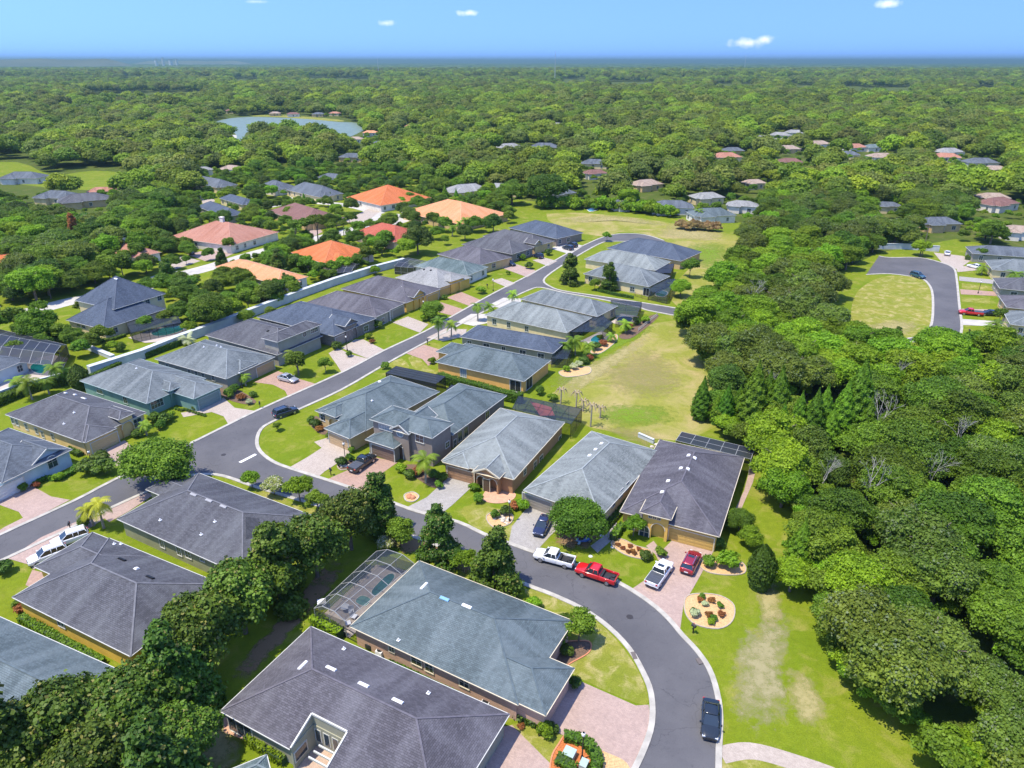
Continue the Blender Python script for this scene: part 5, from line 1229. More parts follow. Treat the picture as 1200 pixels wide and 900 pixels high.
def lounge(px, py, label, rz):
    t = empty('patio_chair', label, 'chair', G(px, py), rz, 'patio seats inside the pool cage'); m = MB(); m.box(-.35, .35, -.35, .35, .38, .46); m.build('seat', plain('white_plastic', (.75, .75, .75), .4), t); q = MB(); q.box(-.35, .35, .30, .36, .46, 1.0); q.build('backrest', plain('white_plastic', (.75, .75, .75)), t)
    for x in (-.3, .3):
        for y in (-.3, .3): l = MB(); l.box(x - .03, x + .03, y - .03, y + .03, 0, .38); l.build('leg', plain('white_plastic', (.75, .75, .75)), t)
lounge(412, 719, 'white patio chair in the middle of the pool deck', .3); lounge(415, 725, 'white patio chair at the lower corner of the pool deck', 1.2); lounge(408, 733, 'white patio chair closest to the brick wall', 2.0)
m = MB(); m.tube([(0, 0, .68), (0, 0, .73)], [.55, .55], 20); t = empty('patio_table', 'round white table on the pool deck in the cage', 'table', G(405, 716)); m.build('tabletop', plain('white_plastic', (.75, .75, .75)), t); q = MB(); q.tube([(0, 0, 0), (0, 0, .04), (0, 0, .05), (0, 0, .68)], [.3, .3, .05, .05], 10); q.build('leg', plain('white_plastic', (.75, .75, .75)), t)
crate('storage_box', 'white storage box outside the corner of the pool cage', 'storage box', 378, 712, 1.0, .9, 1.0, plain('white_plastic', (.75, .75, .75)), .3)
# low fence around the cage side
def fence(label, pts, h=1.2, mat=M_DARK, name='metal_fence', gap=.8):
    P = [G(*p) for p in pts]; t = empty(name, label, 'fence', P[0]); m = MB()
    for a, b in zip(P, P[1:]):
        a, b = a - P[0], b - P[0]; L = (b - a).length; n = max(1, int(L / gap))
        for z in (.15, h - .05): m.bar(a + Vector((0, 0, z)), b + Vector((0, 0, z)), .05)
        for k in range(n * 4 + 1): p = a + (b - a) * k / (n * 4); m.bar(p, p + Vector((0, 0, h)), .025)
    m.build('rails', mat, t); q = MB()
    for a, b in zip(P, P[1:]):
        L = (b - a).length; n = max(1, int(L / 2.2))
        for k in range(n + 1): p = a - P[0] + (b - a) * k / n; q.box(p.x - .05, p.x + .05, p.y - .05, p.y + .05, 0, h + .08)
    q.build('posts', mat, t)
fence('dark metal fence beside the brick house corner', [(404, 746), (430, 760), (432, 752)], 1.5); fence('dark fence round the back garden beyond the side street', [(744, 347), (760, 352), (786, 352)], 1.1, plain('brown_wood', (.16, .09, .06)), 'garden_fence')
fence('pale fence at the back of the gardens beside the field', [(748, 388), (770, 370)], .8, M_TRIM, 'garden_fence')
wallthing('retaining_wall', 'small white slab wall behind the house next to the field', [(748, 512), (766, 520)], .8, .3)
# rocks in the beds
def rocks(name, label, px, py, n, r, seed, mat):
    rnd = random.Random(seed); c = G(px, py)
    for i in range(n):
        b = bmesh.new(); bmesh.ops.create_icosphere(b, subdivisions=2, radius=.2 + rnd.random() * .25)
        for v in b.verts: v.co *= 1 + .25 * noise.noise(v.co * 3 + Vector((i, seed, 0))); v.co.z *= .6
        me = bpy.data.meshes.new(name); b.to_mesh(me); b.free(); me.materials.append(mat); o = bpy.data.objects.new(name, me); COL.objects.link(o)
        a = rnd.random() * 6.28; q = r * math.sqrt(rnd.random()); o.location = c + Vector((q * math.cos(a), q * math.sin(a), .12)); tag(o, label, 'rock', label)
M_ROCK = plain('pale_rock', (.48, .42, .34), .9, var=.3, scale=3)
rocks('rock', 'pale boulder in the rock bed before the brown house lawn', 588, 609, 12, 1.6, 1, M_ROCK); rocks('rock', 'rust coloured stone in the round lawn bed', 481, 583, 7, .6, 2, plain('rust_rock', (.42, .18, .09), .9, var=.3)); rocks('rock', 'grey stone around the lamp bed by the black pickup', 405, 546, 6, .8, 3, M_ROCK)
rocks('rock', 'small pale rubble behind the green grey roof', 768, 524, 10, 1.4, 4, M_ROCK)
# garden signs/irrigation covers
for (x, y) in ((718, 641), (705, 628), (692, 652)):
    m = MB(); c = G(x, y); m.tube([(c.x, c.y, 0), (c.x, c.y, .03)], [.3, .3], 12); tag(m.build('ground_cover_plate', plain('plate_grey', (.5, .52, .48), .7)), 'pale round cover plate in the bright lawn by the red pickup', 'cover plate', 'pale cover plates in the lawn')

for (x, y, l) in ((738, 723, 'round manhole cover in the asphalt of the bend'), (262, 533, 'round manhole cover at the road junction')):
    c = G(x, y); m = MB(); m.tube([(0, 0, RZ), (0, 0, RZ + .02)], [.42, .40], 20); m.tube([(0, 0, RZ + .02), (0, 0, RZ + .03)], [.30, .30], 16); o = m.build('manhole_cover', plain('cast_iron', (.05, .045, .045), .6, .4)); o.location = c; tag(o, l, 'manhole cover')
# ---------------------------------------------------------------- vegetation
L_MAG = leafmat('leaves_magnolia', (.026, .062, .008), (.078, .145, .018), (.22, .21, .05), .2)
L_OAK = leafmat('leaves_oak', (.050, .110, .012), (.135, .245, .024))
L_BRT = leafmat('leaves_bright', (.075, .165, .010), (.185, .33, .020))
L_MOSS = leafmat('leaves_mossy_oak', (.060, .110, .018), (.150, .225, .042), (.20, .25, .11))
L_DARK = leafmat('leaves_dark', (.026, .062, .008), (.075, .145, .018), None, .2)
L_CYP = leafmat('leaves_cypress', (.055, .14, .012), (.13, .28, .025))
L_PALM = leafmat('leaves_palm', (.08, .17, .02), (.19, .32, .035)); L_PALMY = leafmat('leaves_palm_yellow', (.20, .26, .02), (.36, .40, .05))
L_SHR = leafmat('leaves_shrub', (.045, .11, .012), (.12, .24, .025)); L_RED = leafmat('leaves_rusty', (.16, .07, .03), (.30, .14, .07)); L_SIL = leafmat('leaves_silver', (.28, .36, .30), (.42, .50, .42))
L_FLW = leafmat('leaves_flowering', (.12, .2, .06), (.3, .36, .14), (.62, .6, .45)); L_DRY = leafmat('leaves_pink_reed', (.24, .19, .12), (.36, .29, .19))
L_FAR1 = leafmat('leaves_far_mid', (.070, .125, .014), (.175, .265, .030)); L_FAR2 = leafmat('leaves_far_bright', (.10, .18, .014), (.23, .34, .028)); L_FAR3 = leafmat('leaves_far_grey', (.075, .12, .025), (.17, .225, .055))

def leaf_mesh(name, C, N, size, mat, tint, accent=None, aspect=1.0, core=None, seed=0):
    """one quad per leaf clump: C centres, N normals, numpy"""
    rs = np.random.RandomState(seed); n = len(C)
    N = N / (np.linalg.norm(N, axis=1, keepdims=True) + 1e-9)
    a = rs.normal(size=(n, 3)); U = np.cross(N, a); U /= np.linalg.norm(U, axis=1, keepdims=True) + 1e-9; Vv = np.cross(N, U)
    s = (size * rs.uniform(.6, 1.35, n))[:, None]
    U = U * s * .5 * aspect; Vv = Vv * s * .5
    V = np.stack([C - U * .9 - Vv, C + U - Vv * .7, C + U * .8 + Vv, C - U * .7 + Vv * .9], 1).reshape(-1, 3)
    nf = n; tv = np.repeat(tint, 4); av = np.repeat(accent if accent is not None else np.zeros(n), 4)
    faces = np.arange(4 * n, dtype=np.int32); ls = np.arange(0, 4 * n, 4, dtype=np.int32); lt = np.full(n, 4, np.int32)
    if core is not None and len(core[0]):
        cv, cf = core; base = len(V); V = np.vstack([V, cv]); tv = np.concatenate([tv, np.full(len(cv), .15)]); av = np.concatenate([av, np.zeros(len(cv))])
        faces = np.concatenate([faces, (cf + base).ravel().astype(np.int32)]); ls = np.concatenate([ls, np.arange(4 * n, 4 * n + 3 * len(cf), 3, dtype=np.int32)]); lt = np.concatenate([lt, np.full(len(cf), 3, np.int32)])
    me = bpy.data.meshes.new(name); me.vertices.add(len(V)); me.vertices.foreach_set('co', V.astype(np.float32).ravel())
    me.loops.add(len(faces)); me.loops.foreach_set('vertex_index', faces); me.polygons.add(len(ls)); me.polygons.foreach_set('loop_start', ls); me.polygons.foreach_set('loop_total', lt)
    me.materials.append(mat); me.update(calc_edges=True)
    t = me.attributes.new('tint', 'FLOAT', 'POINT'); t.data.foreach_set('value', tv.astype(np.float32))
    t = me.attributes.new('accent', 'FLOAT', 'POINT'); t.data.foreach_set('value', av.astype(np.float32))
    return me
_ico = {}
def ico(sub):
    if sub not in _ico:
        b = bmesh.new(); bmesh.ops.create_icosphere(b, subdivisions=sub, radius=1); _ico[sub] = (np.array([v.co[:] for v in b.verts]), np.array([[v.index for v in f.verts] for f in b.faces])); b.free()
    return _ico[sub]
def crown(name, seed, rx, rz, zc, nl, nleaf, size, mat, acc=0.0, lobe=(.28, .42), shape='round', core=True, flat=.78, jit=.6):
    rs = np.random.RandomState(seed); Ls = []
    for i in range(nl):
        if shape == 'cone':
            z = rs.uniform(-1, .95); rr = (1 - (z + 1) / 2) ** .8 * .75 + .03; a = rs.uniform(0, 6.28); c = np.array([rr * rx * math.cos(a) * .7, rr * rx * math.sin(a) * .7, zc + z * rz]); r = rx * (.22 + .45 * rr)
        elif shape == 'pyramid':
            z = rs.uniform(-1, .9); rr = (1 - (z + 1) / 2) * .75 + .18; a = rs.uniform(0, 6.28); c = np.array([rr * rx * math.cos(a) * .75, rr * rx * math.sin(a) * .75, zc + z * rz]); r = rx * rs.uniform(.2, .36) * (.6 + rr)
        else:
            d = rs.normal(size=3); d /= np.linalg.norm(d); d[2] = abs(d[2]) * 1.15 - .35; q = rs.uniform(.45, .78)
            c = np.array([d[0] * rx * q, d[1] * rx * q, zc + d[2] * rz * q]); r = rx * rs.uniform(*lobe)
        Ls.append((c, r, rs.uniform(-.28, .28)))
    if shape == 'round': Ls.append((np.array([0, 0, zc]), rx * .55, 0))
    tot = sum(r * r for _, r, _ in Ls); Cs, Ns, Ts = [], [], []
    for (c, r, tb) in Ls:
        n = int(nleaf * r * r / tot) + 1
        d = rs.normal(size=(n, 3)); d /= np.linalg.norm(d, axis=1, keepdims=True); d[:, 2] = np.where(d[:, 2] < -.35, -d[:, 2], d[:, 2])
        # small bumps make secondary clumps
        bump_ = 1 + .16 * np.sin(d[:, 0] * 7 + seed + c[0]) * np.sin(d[:, 1] * 6 + c[1]) + .10 * np.sin(d[:, 2] * 11 + c[2])
        rad = r * bump_ * (1 - .30 * rs.uniform(0, 1, n) ** 2) * (1 + .26 * rs.uniform(0, 1, n) ** 3)
        p = c + d * rad[:, None] * np.array([1, 1, flat])
        keep = np.ones(n, bool)
        for (c2, r2, _) in Ls:
            if c2 is c: continue
            keep &= np.linalg.norm((p - c2) / np.array([1, 1, flat]), axis=1) > r2 * .72
        p, d = p[keep], d[keep]; nn = d * 1.0 + rs.normal(size=d.shape) * jit + np.array([0, 0, .35])
        Cs.append(p); Ns.append(nn); Ts.append(np.clip(.5 + tb + rs.normal(size=len(p)) * .2 + (bump_[keep] - 1) * 1.3, 0, 1))
    Cc, Nn, Tt = np.vstack(Cs), np.vstack(Ns), np.concatenate(Ts)
    ac = (rs.uniform(0, 1, len(Cc)) < acc).astype(float)
    if acc and name.find('moss') >= 0: ac *= (np.sin(Cc[:, 0] * 1.3 + seed) * np.sin(Cc[:, 1] * 1.1) > .1)
    co = None
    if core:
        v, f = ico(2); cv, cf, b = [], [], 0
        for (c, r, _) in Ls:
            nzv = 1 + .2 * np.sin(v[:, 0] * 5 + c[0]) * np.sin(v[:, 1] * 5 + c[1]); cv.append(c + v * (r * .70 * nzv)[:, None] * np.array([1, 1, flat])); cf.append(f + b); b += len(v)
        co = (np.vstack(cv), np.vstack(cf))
    return leaf_mesh(name, Cc, Nn, size, mat, Tt, ac, 1.0, co, seed)
def spire(name, seed, r, h, z0, nleaf, size, mat, rough=.2, peak=.3, ex=.85):
    rs = np.random.RandomState(seed); u = rs.uniform(0, 1, nleaf) ** 1.25; a = rs.uniform(0, 6.283, nleaf)
    prof = lambda t: np.where(t < peak, .62 + .38 * np.sin(t / peak * 1.5708), np.cos((t - peak) / (1 - peak) * 1.5708) ** ex)
    bmp = 1 + rough * (np.sin(a * 5 + u * 23 + seed) * .5 + np.sin(a * 9 - u * 41) * .35 + np.sin(u * 60 + a * 2) * .3)
    rad = r * prof(u) * bmp * (1 - .22 * rs.uniform(0, 1, nleaf) ** 2); P = np.stack([rad * np.cos(a), rad * np.sin(a), z0 + u * h + rs.normal(size=nleaf) * .05], 1)
    N = np.stack([np.cos(a), np.sin(a), np.full(nleaf, .45)], 1) + rs.normal(size=(nleaf, 3)) * .4; T = np.clip(.5 + (bmp - 1) * 1.6 + rs.normal(size=nleaf) * .18, 0, 1)
    us = np.linspace(0, 1, 12); ks = np.linspace(0, 6.283, 11)[:-1]; V = np.array([[r * .78 * float(prof(np.array(t))) * math.cos(k), r * .78 * float(prof(np.array(t))) * math.sin(k), z0 + t * h * .97] for t in us for k in ks]); F = []
    for i in range(11):
        for k in range(10): p, q = i * 10 + k, i * 10 + (k + 1) % 10; F += [(p, q, p + 10), (q, q + 10, p + 10)]
    return leaf_mesh(name, P, N, size, mat, T, None, 1.0, (V, np.array(F)), seed)
def trunkmesh(seed, h, r, spread=1.5, forks=4, lean=.3, name='trunk', mat=None):
    rs = random.Random(seed); m = MB(); top = Vector((rs.uniform(-lean, lean), rs.uniform(-lean, lean), h * .55))
    m.tube([(0, 0, -.1), (top.x * .3, top.y * .3, h * .25), top], [r * 1.25, r, r * .75], 9)
    for k in range(forks):
        a = k * 6.28 / forks + rs.uniform(-.4, .4); e = top + Vector((math.cos(a) * spread, math.sin(a) * spread, h * rs.uniform(.3, .5))); mid = (top + e) / 2 + Vector((0, 0, .1 * h))
        m.tube([top * .85, mid, e], [r * .55, r * .4, r * .15], 6)
    me = bpy.data.meshes.new(name); me.from_pydata(m.v, [], m.f); me.materials.append(mat or M_TRUNK); return me

PROTO = {}
def proto(kind, meshes): PROTO[kind] = meshes
# (crown variants, trunk, nominal radius)
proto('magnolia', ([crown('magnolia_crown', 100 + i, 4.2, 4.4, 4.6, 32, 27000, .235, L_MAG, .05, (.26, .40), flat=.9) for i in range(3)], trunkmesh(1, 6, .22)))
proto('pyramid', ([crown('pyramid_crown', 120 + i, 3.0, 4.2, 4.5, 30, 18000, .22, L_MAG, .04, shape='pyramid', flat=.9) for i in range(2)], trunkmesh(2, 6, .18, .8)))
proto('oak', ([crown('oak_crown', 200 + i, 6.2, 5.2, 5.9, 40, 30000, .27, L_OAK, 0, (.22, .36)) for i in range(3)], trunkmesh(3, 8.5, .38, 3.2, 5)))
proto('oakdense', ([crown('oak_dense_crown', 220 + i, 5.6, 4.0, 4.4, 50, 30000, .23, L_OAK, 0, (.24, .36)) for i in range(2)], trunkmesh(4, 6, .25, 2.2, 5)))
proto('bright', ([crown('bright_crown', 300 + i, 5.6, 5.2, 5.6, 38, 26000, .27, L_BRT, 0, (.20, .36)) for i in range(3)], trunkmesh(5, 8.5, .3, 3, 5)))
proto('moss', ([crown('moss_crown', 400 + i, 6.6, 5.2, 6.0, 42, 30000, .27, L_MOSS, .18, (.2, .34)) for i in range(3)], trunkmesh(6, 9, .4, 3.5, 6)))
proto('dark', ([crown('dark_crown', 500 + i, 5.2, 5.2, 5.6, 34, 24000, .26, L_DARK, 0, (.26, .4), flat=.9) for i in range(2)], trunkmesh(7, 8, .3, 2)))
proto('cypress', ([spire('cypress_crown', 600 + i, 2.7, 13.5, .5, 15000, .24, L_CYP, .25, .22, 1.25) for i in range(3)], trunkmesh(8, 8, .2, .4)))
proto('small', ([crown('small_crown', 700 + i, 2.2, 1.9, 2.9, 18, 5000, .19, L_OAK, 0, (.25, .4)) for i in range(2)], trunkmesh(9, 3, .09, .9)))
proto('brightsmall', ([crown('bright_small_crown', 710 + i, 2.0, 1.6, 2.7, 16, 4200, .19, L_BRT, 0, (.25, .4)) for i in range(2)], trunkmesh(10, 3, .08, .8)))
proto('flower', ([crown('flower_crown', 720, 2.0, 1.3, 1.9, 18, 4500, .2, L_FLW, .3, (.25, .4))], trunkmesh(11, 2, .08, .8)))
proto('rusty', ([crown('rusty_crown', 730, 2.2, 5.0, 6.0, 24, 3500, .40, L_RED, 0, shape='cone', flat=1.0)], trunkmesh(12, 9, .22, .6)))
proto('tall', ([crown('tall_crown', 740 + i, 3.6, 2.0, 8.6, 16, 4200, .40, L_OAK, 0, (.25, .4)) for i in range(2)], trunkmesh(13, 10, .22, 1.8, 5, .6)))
BIGR = {'magnolia': 4.2, 'pyramid': 3.0, 'oak': 6.2, 'oakdense': 5.4, 'bright': 5.6, 'moss': 6.6, 'dark': 5.2, 'cypress': 2.7, 'small': 2.2, 'brightsmall': 2.0, 'flower': 2.0, 'rusty': 2.2, 'tall': 3.6}
NM = {'magnolia': 'magnolia_tree', 'pyramid': 'magnolia_tree', 'oak': 'oak_tree', 'oakdense': 'oak_tree', 'bright': 'oak_tree', 'moss': 'oak_tree', 'dark': 'oak_tree', 'cypress': 'cypress_tree', 'small': 'young_tree', 'brightsmall': 'young_tree', 'flower': 'flowering_shrub', 'rusty': 'cypress_tree', 'tall': 'slender_tree'}
TREES = []; rt = random.Random(5)
def tree(kind, p, s=1.0, label=None, group=None, sz=None):
    cr, tr = PROTO[kind]; t = empty(NM[kind], label, 'shrub' if kind == 'flower' else 'tree', p, rt.uniform(0, 6.28), group); k = s * rt.uniform(.97, 1.03); t.scale = (k, k, k * (sz or 1))
    share('trunk', tr, t); share('crown', cr[rt.randrange(len(cr))], t); TREES.append((p.x, p.y, BIGR[kind] * k)); return t
def treepx(kind, px, py, s=1.0, label=None, group=None, sz=None):     # px,py = base on the ground
    return tree(kind, G(px, py), s, label, group, sz)

# magnolia row between the houses
for i, (x, y, s) in enumerate(((447, 622, .80), (412, 644, .98), (372, 676, 1.0), (330, 705, 1.02), (288, 742, 1.08), (246, 784, 1.12), (214, 838, 1.0), (165, 880, 1.15), (95, 900, 1.15), (30, 925, 1.15), (118, 960, 1.1), (215, 905, .85), (205, 960, 1.05))):
    treepx('magnolia' if i % 3 else 'pyramid', x, y, s * (1.04 if i % 3 else 1.30), ['magnolia at the top end of the row, nearest the street', 'second magnolia from the street in the long row', 'magnolia in the row beside the olive green wall', 'magnolia in the row just above the pool cage corner', 'magnolia in the middle of the long row', 'magnolia at the right corner of the yellow house roof', 'magnolia between the yellow house and the grassy yard', 'big magnolia at the bottom left, left of the grassy yard', 'big magnolia at the bottom edge covering the teal roof', 'magnolia at the bottom left corner of the view', 'magnolia cut by the bottom edge, left of its neighbour', 'smaller magnolia beside the sunny grass at the bottom', 'magnolia at the bottom edge next to the sunny grass'][i], 'magnolias in the long dark row', 1.05)
treepx('pyramid', 516, 658, 1.02, 'pyramid shaped magnolia left of the brick house, across from the brown house'); treepx('pyramid', 581, 690, 1.08, 'pyramid shaped magnolia right above the teal grey roof'); treepx('oakdense', 675, 634, .80, 'large round green tree shading the motorcycle')
treepx('oakdense', 190, 572, 1.12, 'broad round street tree standing by the junction', sz=.9); treepx('oakdense', 508, 374, .62, 'small round street tree with a clear shadow on its lawn'); treepx('small', 575, 325, .9, 'small street tree by the driveways of the far row') if False else None
treepx('pyramid', 668, 333, 1.1, 'dark conical tree, left of the pair at the side street corner'); treepx('pyramid', 713, 340, 1.0, 'dark conical tree, right of the pair at the side street corner'); treepx('small', 697, 340, .8, 'small bush tree between the two dark conical trees')
treepx('bright', 50, 400, .85, 'airy bright tree with a leaning trunk left of the steep roof'); treepx('oak', 250, 385, .92, 'large oak beside the kidney shaped pool'); treepx('oakdense', 290, 378, .42, 'lower tree right of the large oak by the boundary wall')
treepx('dark', 490, 298, 1.12, 'very dark dense round tree behind the streaky green roof', sz=.9); treepx('dark', 545, 282, .62, 'dark bushy tree left of its taller twin behind the row'); treepx('dark', 578, 273, .78, 'dark round tree next to the peach tiled roof')
treepx('pyramid', 199, 335, 1.0, 'small dark conifer on the lawn beside the pale street'); treepx('pyramid', 328, 322, 1.0, 'dark conifer in front of the orange roof'); treepx('pyramid', 337, 343, .7, 'dark narrow tree at the corner of the light orange house'); treepx('small', 219, 310, .7, 'small round ball tree by the salmon house drive'); treepx('pyramid', 261, 312, .72, 'little dark tree beside the pale street kerb'); treepx('dark', 172, 320, .62, 'dark tree in front of the salmon brown roof')
treepx('bright', 165, 285, 1.0, 'tall bright green tree on a lawn behind the salmon brown roof'); treepx('oak', 130, 290, .8, 'mid green tree left of the tall bright one'); treepx('rusty', 92, 290, 1.15, 'thin rusty brown cypress rising above the oaks at the left')
for i, (x, y) in enumerate(((348, 290), (362, 286), (373, 284), (389, 280), (403, 276))): treepx('tall', x, y, [.95, .9, 1.0, .6, .55][i], 'slender bare trunked tree on the kerb lawn of the pale street', 'slender trees along the pale street')
treepx('bright', 735, 245, 1.0, 'bright yellow green tree behind the far field'); treepx('oak', 640, 242, 1.7, 'very broad spreading oak behind the far field', sz=.9); treepx('oak', 600, 240, 1.1, 'spreading oak left of the broadest one behind the field')
treepx('small', 808, 325, 1.35, 'dark round bush tree at the right end of the navy roof'); treepx('bright', 797, 348, .55, 'round green tree behind the pale yellow walled house'); treepx('brightsmall', 711, 283, .95, 'bright little street tree at the far kerb corner')
treepx('bright', 925, 693, .50, 'bright green tree at the woodland edge right of the conical shrub'); treepx('cypress', 932, 672, .62, 'light green cone shaped tree at the woodland edge')
for i, (x, y, s) in enumerate(((820, 492, .66), (848, 500, .62), (862, 499, .60), (878, 505, 1.0), (893, 503, .85), (905, 508, .98), (930, 520, .72), (947, 524, .82), (958, 518, .80), (996, 512, 1.12), (981, 516, .84), (1010, 520, .7), (968, 528, .6), (838, 496, .45), (912, 522, .6))): treepx('cypress', x, y, s, 'bright green cone shaped cypress in the row along the woodland edge', 'cypresses in the woodland edge row')
treepx('oakdense', 918, 512, .95, 'dense fresh green round tree among the cypresses'); treepx('dark', 850, 470, .8, 'dark mossy tree at the field corner behind the cypresses')
treepx('small', 678, 752, .95, 'young dark tree in the mulch bed inside the bend'); treepx('brightsmall', 296, 572, .75, 'thin young tree on the strip of lawn by the junction'); treepx('flower', 322, 580, 1.0, 'pale flowering shrub on the corner beside the charcoal roof'); treepx('brightsmall', 352, 588, 1.15, 'leafy young tree between the flowering shrub and the magnolias'); treepx('small', 373, 600, .8, 'bush tree at the top end of the magnolia row')
treepx('small', 470, 640, .95, 'scruffy small tree above the pool cage'); treepx('flower', 452, 645, .7, 'flowering bush behind the pool cage'); treepx('brightsmall', 546, 672, .9, 'yellow green bush between the two pyramid magnolias'); treepx('small', 326, 505, .4, 'tiny sapling on the corner lawn by the parked car')
treepx('small', 382, 437, .8, 'small tree in front of the left two storey house'); treepx('small', 622, 590, .45, 'small dark tree between the brown house and the grey driveway'); treepx('small', 350, 440, 1.2, 'dark shrub tree behind the palm at the two storey house')
treepx('bright', 878, 640, .32, 'bright low tree right of the golden house'); treepx('oakdense', 866, 622, .42, 'dense low tree at the right corner of the golden house'); treepx('oak', 325, 357, .38, 'small oak against the white boundary wall'); treepx('oak', 318, 372, .3, 'shrubby tree behind the left two storey house')
treepx('brightsmall', 742, 628, .9, 'climbing green bush against the golden yellow front wall')
treepx('bright', 440, 322, .32, 'green tree right of the orange tiled roof'); treepx('oakdense', 444, 290, .3, 'small dark tree left of the deep red roof')
treepx('small', 1148, 306, 1.0, 'dark bush tree at the first cul-de-sac house'); treepx('pyramid', 1048, 408, .62, 'dark conifer on the lower edge of the cul-de-sac island'); treepx('bright', 1078, 300, .6, 'bright tree beside the utility pole above the cul-de-sac'); treepx('small', 1170, 378, .9, 'round bush on the lower cul-de-sac lawns'); treepx('small', 1165, 322, .8, 'dark shrub between the first cul-de-sac houses')
for x, y in ((368, 238), (388, 236)): treepx('cypress', x if x > 380 else 357, y, .35, 'small dark cone shrub, %s of the twin pair before the grey roof' % ('right' if x > 380 else 'left'))

# palms
def palmcrown(seed, nf=16, L=2.5, mat=None, droop=1.0):
    rs = np.random.RandomState(seed); C, N, T = [], [], []; V, F, tint = [], [], []
    for k in range(nf):
        a = k * 2.399 + rs.uniform(-.2, .2); el = rs.uniform(-.35, 1.1); l = L * rs.uniform(.85, 1.1); prev = None; tt = rs.uniform(.2, .9)
        p = np.array([0, 0, 0.]); d = np.array([math.cos(a) * math.cos(el), math.sin(a) * math.cos(el), math.sin(el)]); sd = np.array([-math.sin(a), math.cos(a), 0]); n = 12
        for i in range(n):
            q = p + d * l / n; d = d + np.array([0, 0, -.17 * droop]); d /= np.linalg.norm(d); f = (i + .5) / n; ll = .62 * math.sin(PI * min(1, f * .9 + .12)) * L / 2.5
            for s in (1, -1):
                tip = (p + q) / 2 + sd * s * ll + d * .25 - np.array([0, 0, .28 * ll]); b = len(V); V += [p, q, tip + (q - p) * .25, tip - (q - p) * .1]; F.append((b, b + 1, b + 2, b + 3)); tint += [tt + rs.uniform(-.15, .15)] * 4
            p = q
    me = bpy.data.meshes.new('palm_fronds'); me.from_pydata([tuple(v) for v in V], [], F); me.materials.append(mat or L_PALM); t = me.attributes.new('tint', 'FLOAT', 'POINT'); t.data.foreach_set('value', np.clip(tint, 0, 1)); return me
PF = [palmcrown(i, 18) for i in range(3)]; PFY = [palmcrown(9, 18, 2.5, L_PALMY)]; PFS = [palmcrown(12, 16, 1.9, L_SIL, .6)]
def palm(px, py, h, s, label, group='palms', fr=None):
    p = G(px, py); t = empty('palm_tree', label, 'palm', p, rt.uniform(0, 6), group); m = MB(); lx, ly = rt.uniform(-.3, .3), rt.uniform(-.3, .3)
    m.tube([(0, 0, 0), (lx * .2, ly * .2, h * .4), (lx * .6, ly * .6, h * .75), (lx, ly, h)], [.2, .15, .13, .12], 8); m.tube([(lx * .95, ly * .95, h - .5), (lx, ly, h + .1)], [.16, .12], 8); m.build('trunk', M_PALMT, t)
    o = share('crown', (fr or PF)[rt.randrange(len(fr or PF))], t); o.location = (lx, ly, h); o.scale = (s, s, s)
for a in ((499, 566, 4.4, 1.1, 'palm with pale trunk in the bed beside the two storey house'), (122, 619, 4.2, 1.05, 'taller yellow green palm between the two driveways at the left'), (110, 616, 3.0, .8, 'shorter yellow green palm next to the taller one at the left'), (350, 437, 4.6, 1.15, 'palm in front of the left two storey house'),
          (514, 399, 5.0, 1.0, 'street palm, lowest of those along the near kerb'), (529, 395, 3.4, .95, 'street palm with a short trunk beside the lowest one'), (560, 376, 4.2, .95, 'street palm in front of the white driveway, left of two'), (572, 376, 4.0, .95, 'street palm in front of the white driveway, right of two'), (600, 361, 4.0, 1.0, 'street palm nearest the side street'),
          (674, 416, 3.6, 1.15, 'bushy palm behind the navy roof by the field'), (690, 418, 2.6, .95, 'lower palm in the stone edged bed by the field'), (664, 418, 2.8, .9, 'palm beside the mesh cage'), (733, 390, 2.4, 1.0, 'palm in the garden at the end of the corner house'), (716, 400, 1.6, .8, 'low palm near the turquoise pool'),
          (38, 468, 3.8, 1.25, 'palm in front of the turquoise pool, left of the group'), (70, 452, 4.2, 1.1, 'palm with pale trunk beside the conical shrub'), (80, 450, 3.2, .9, 'palm with drooping fronds next to the conical shrub'), (22, 460, 2.6, .9, 'lowest palm of the group at the left edge'), (58, 462, 3.0, .95, 'palm in the middle of the left edge group'),
          (172, 510, 2.2, .7, 'little palm at the window of the butter yellow house'), (345, 285, 4.5, 1.1, 'palm on the lawn of the older quarter'), (420, 283, 4.0, 1.0, 'palm beside the pale street bulb'), (408, 282, 4.4, 1.0, 'palm left of the bulb, on the kerb'), (538, 275, 4.5, 1.0, 'tall palm in front of the peach tiled roof'), (546, 273, 5.2, 1.0, 'tallest palm in front of the peach tiled roof'), (530, 277, 3.6, 1.0, 'shorter palm in front of the peach tiled roof'),
          (1160, 400, 3.4, 1.2, 'palm at the bottom of the cul-de-sac row'), (1186, 336, 4.0, 1.3, 'palm between two roofs of the cul-de-sac row'), (1150, 322, 2.6, 1.1, 'palm at the driveway of the second cul-de-sac house'), (1165, 392, 2.6, 1.1, 'palm on the lower cul-de-sac lawns'), (288, 452, 2.2, .7, 'little palm at the entry of the grey house'), (818, 260, 4.4, 1.2, 'palm behind the field beside the grey roof')):
    palm(*a, fr=PFY if 'yellow green' in a[4] else None)
palm(222, 405, 1.6, 1.3, 'silver leaved fan palm beside the kidney shaped pool', fr=PFS)
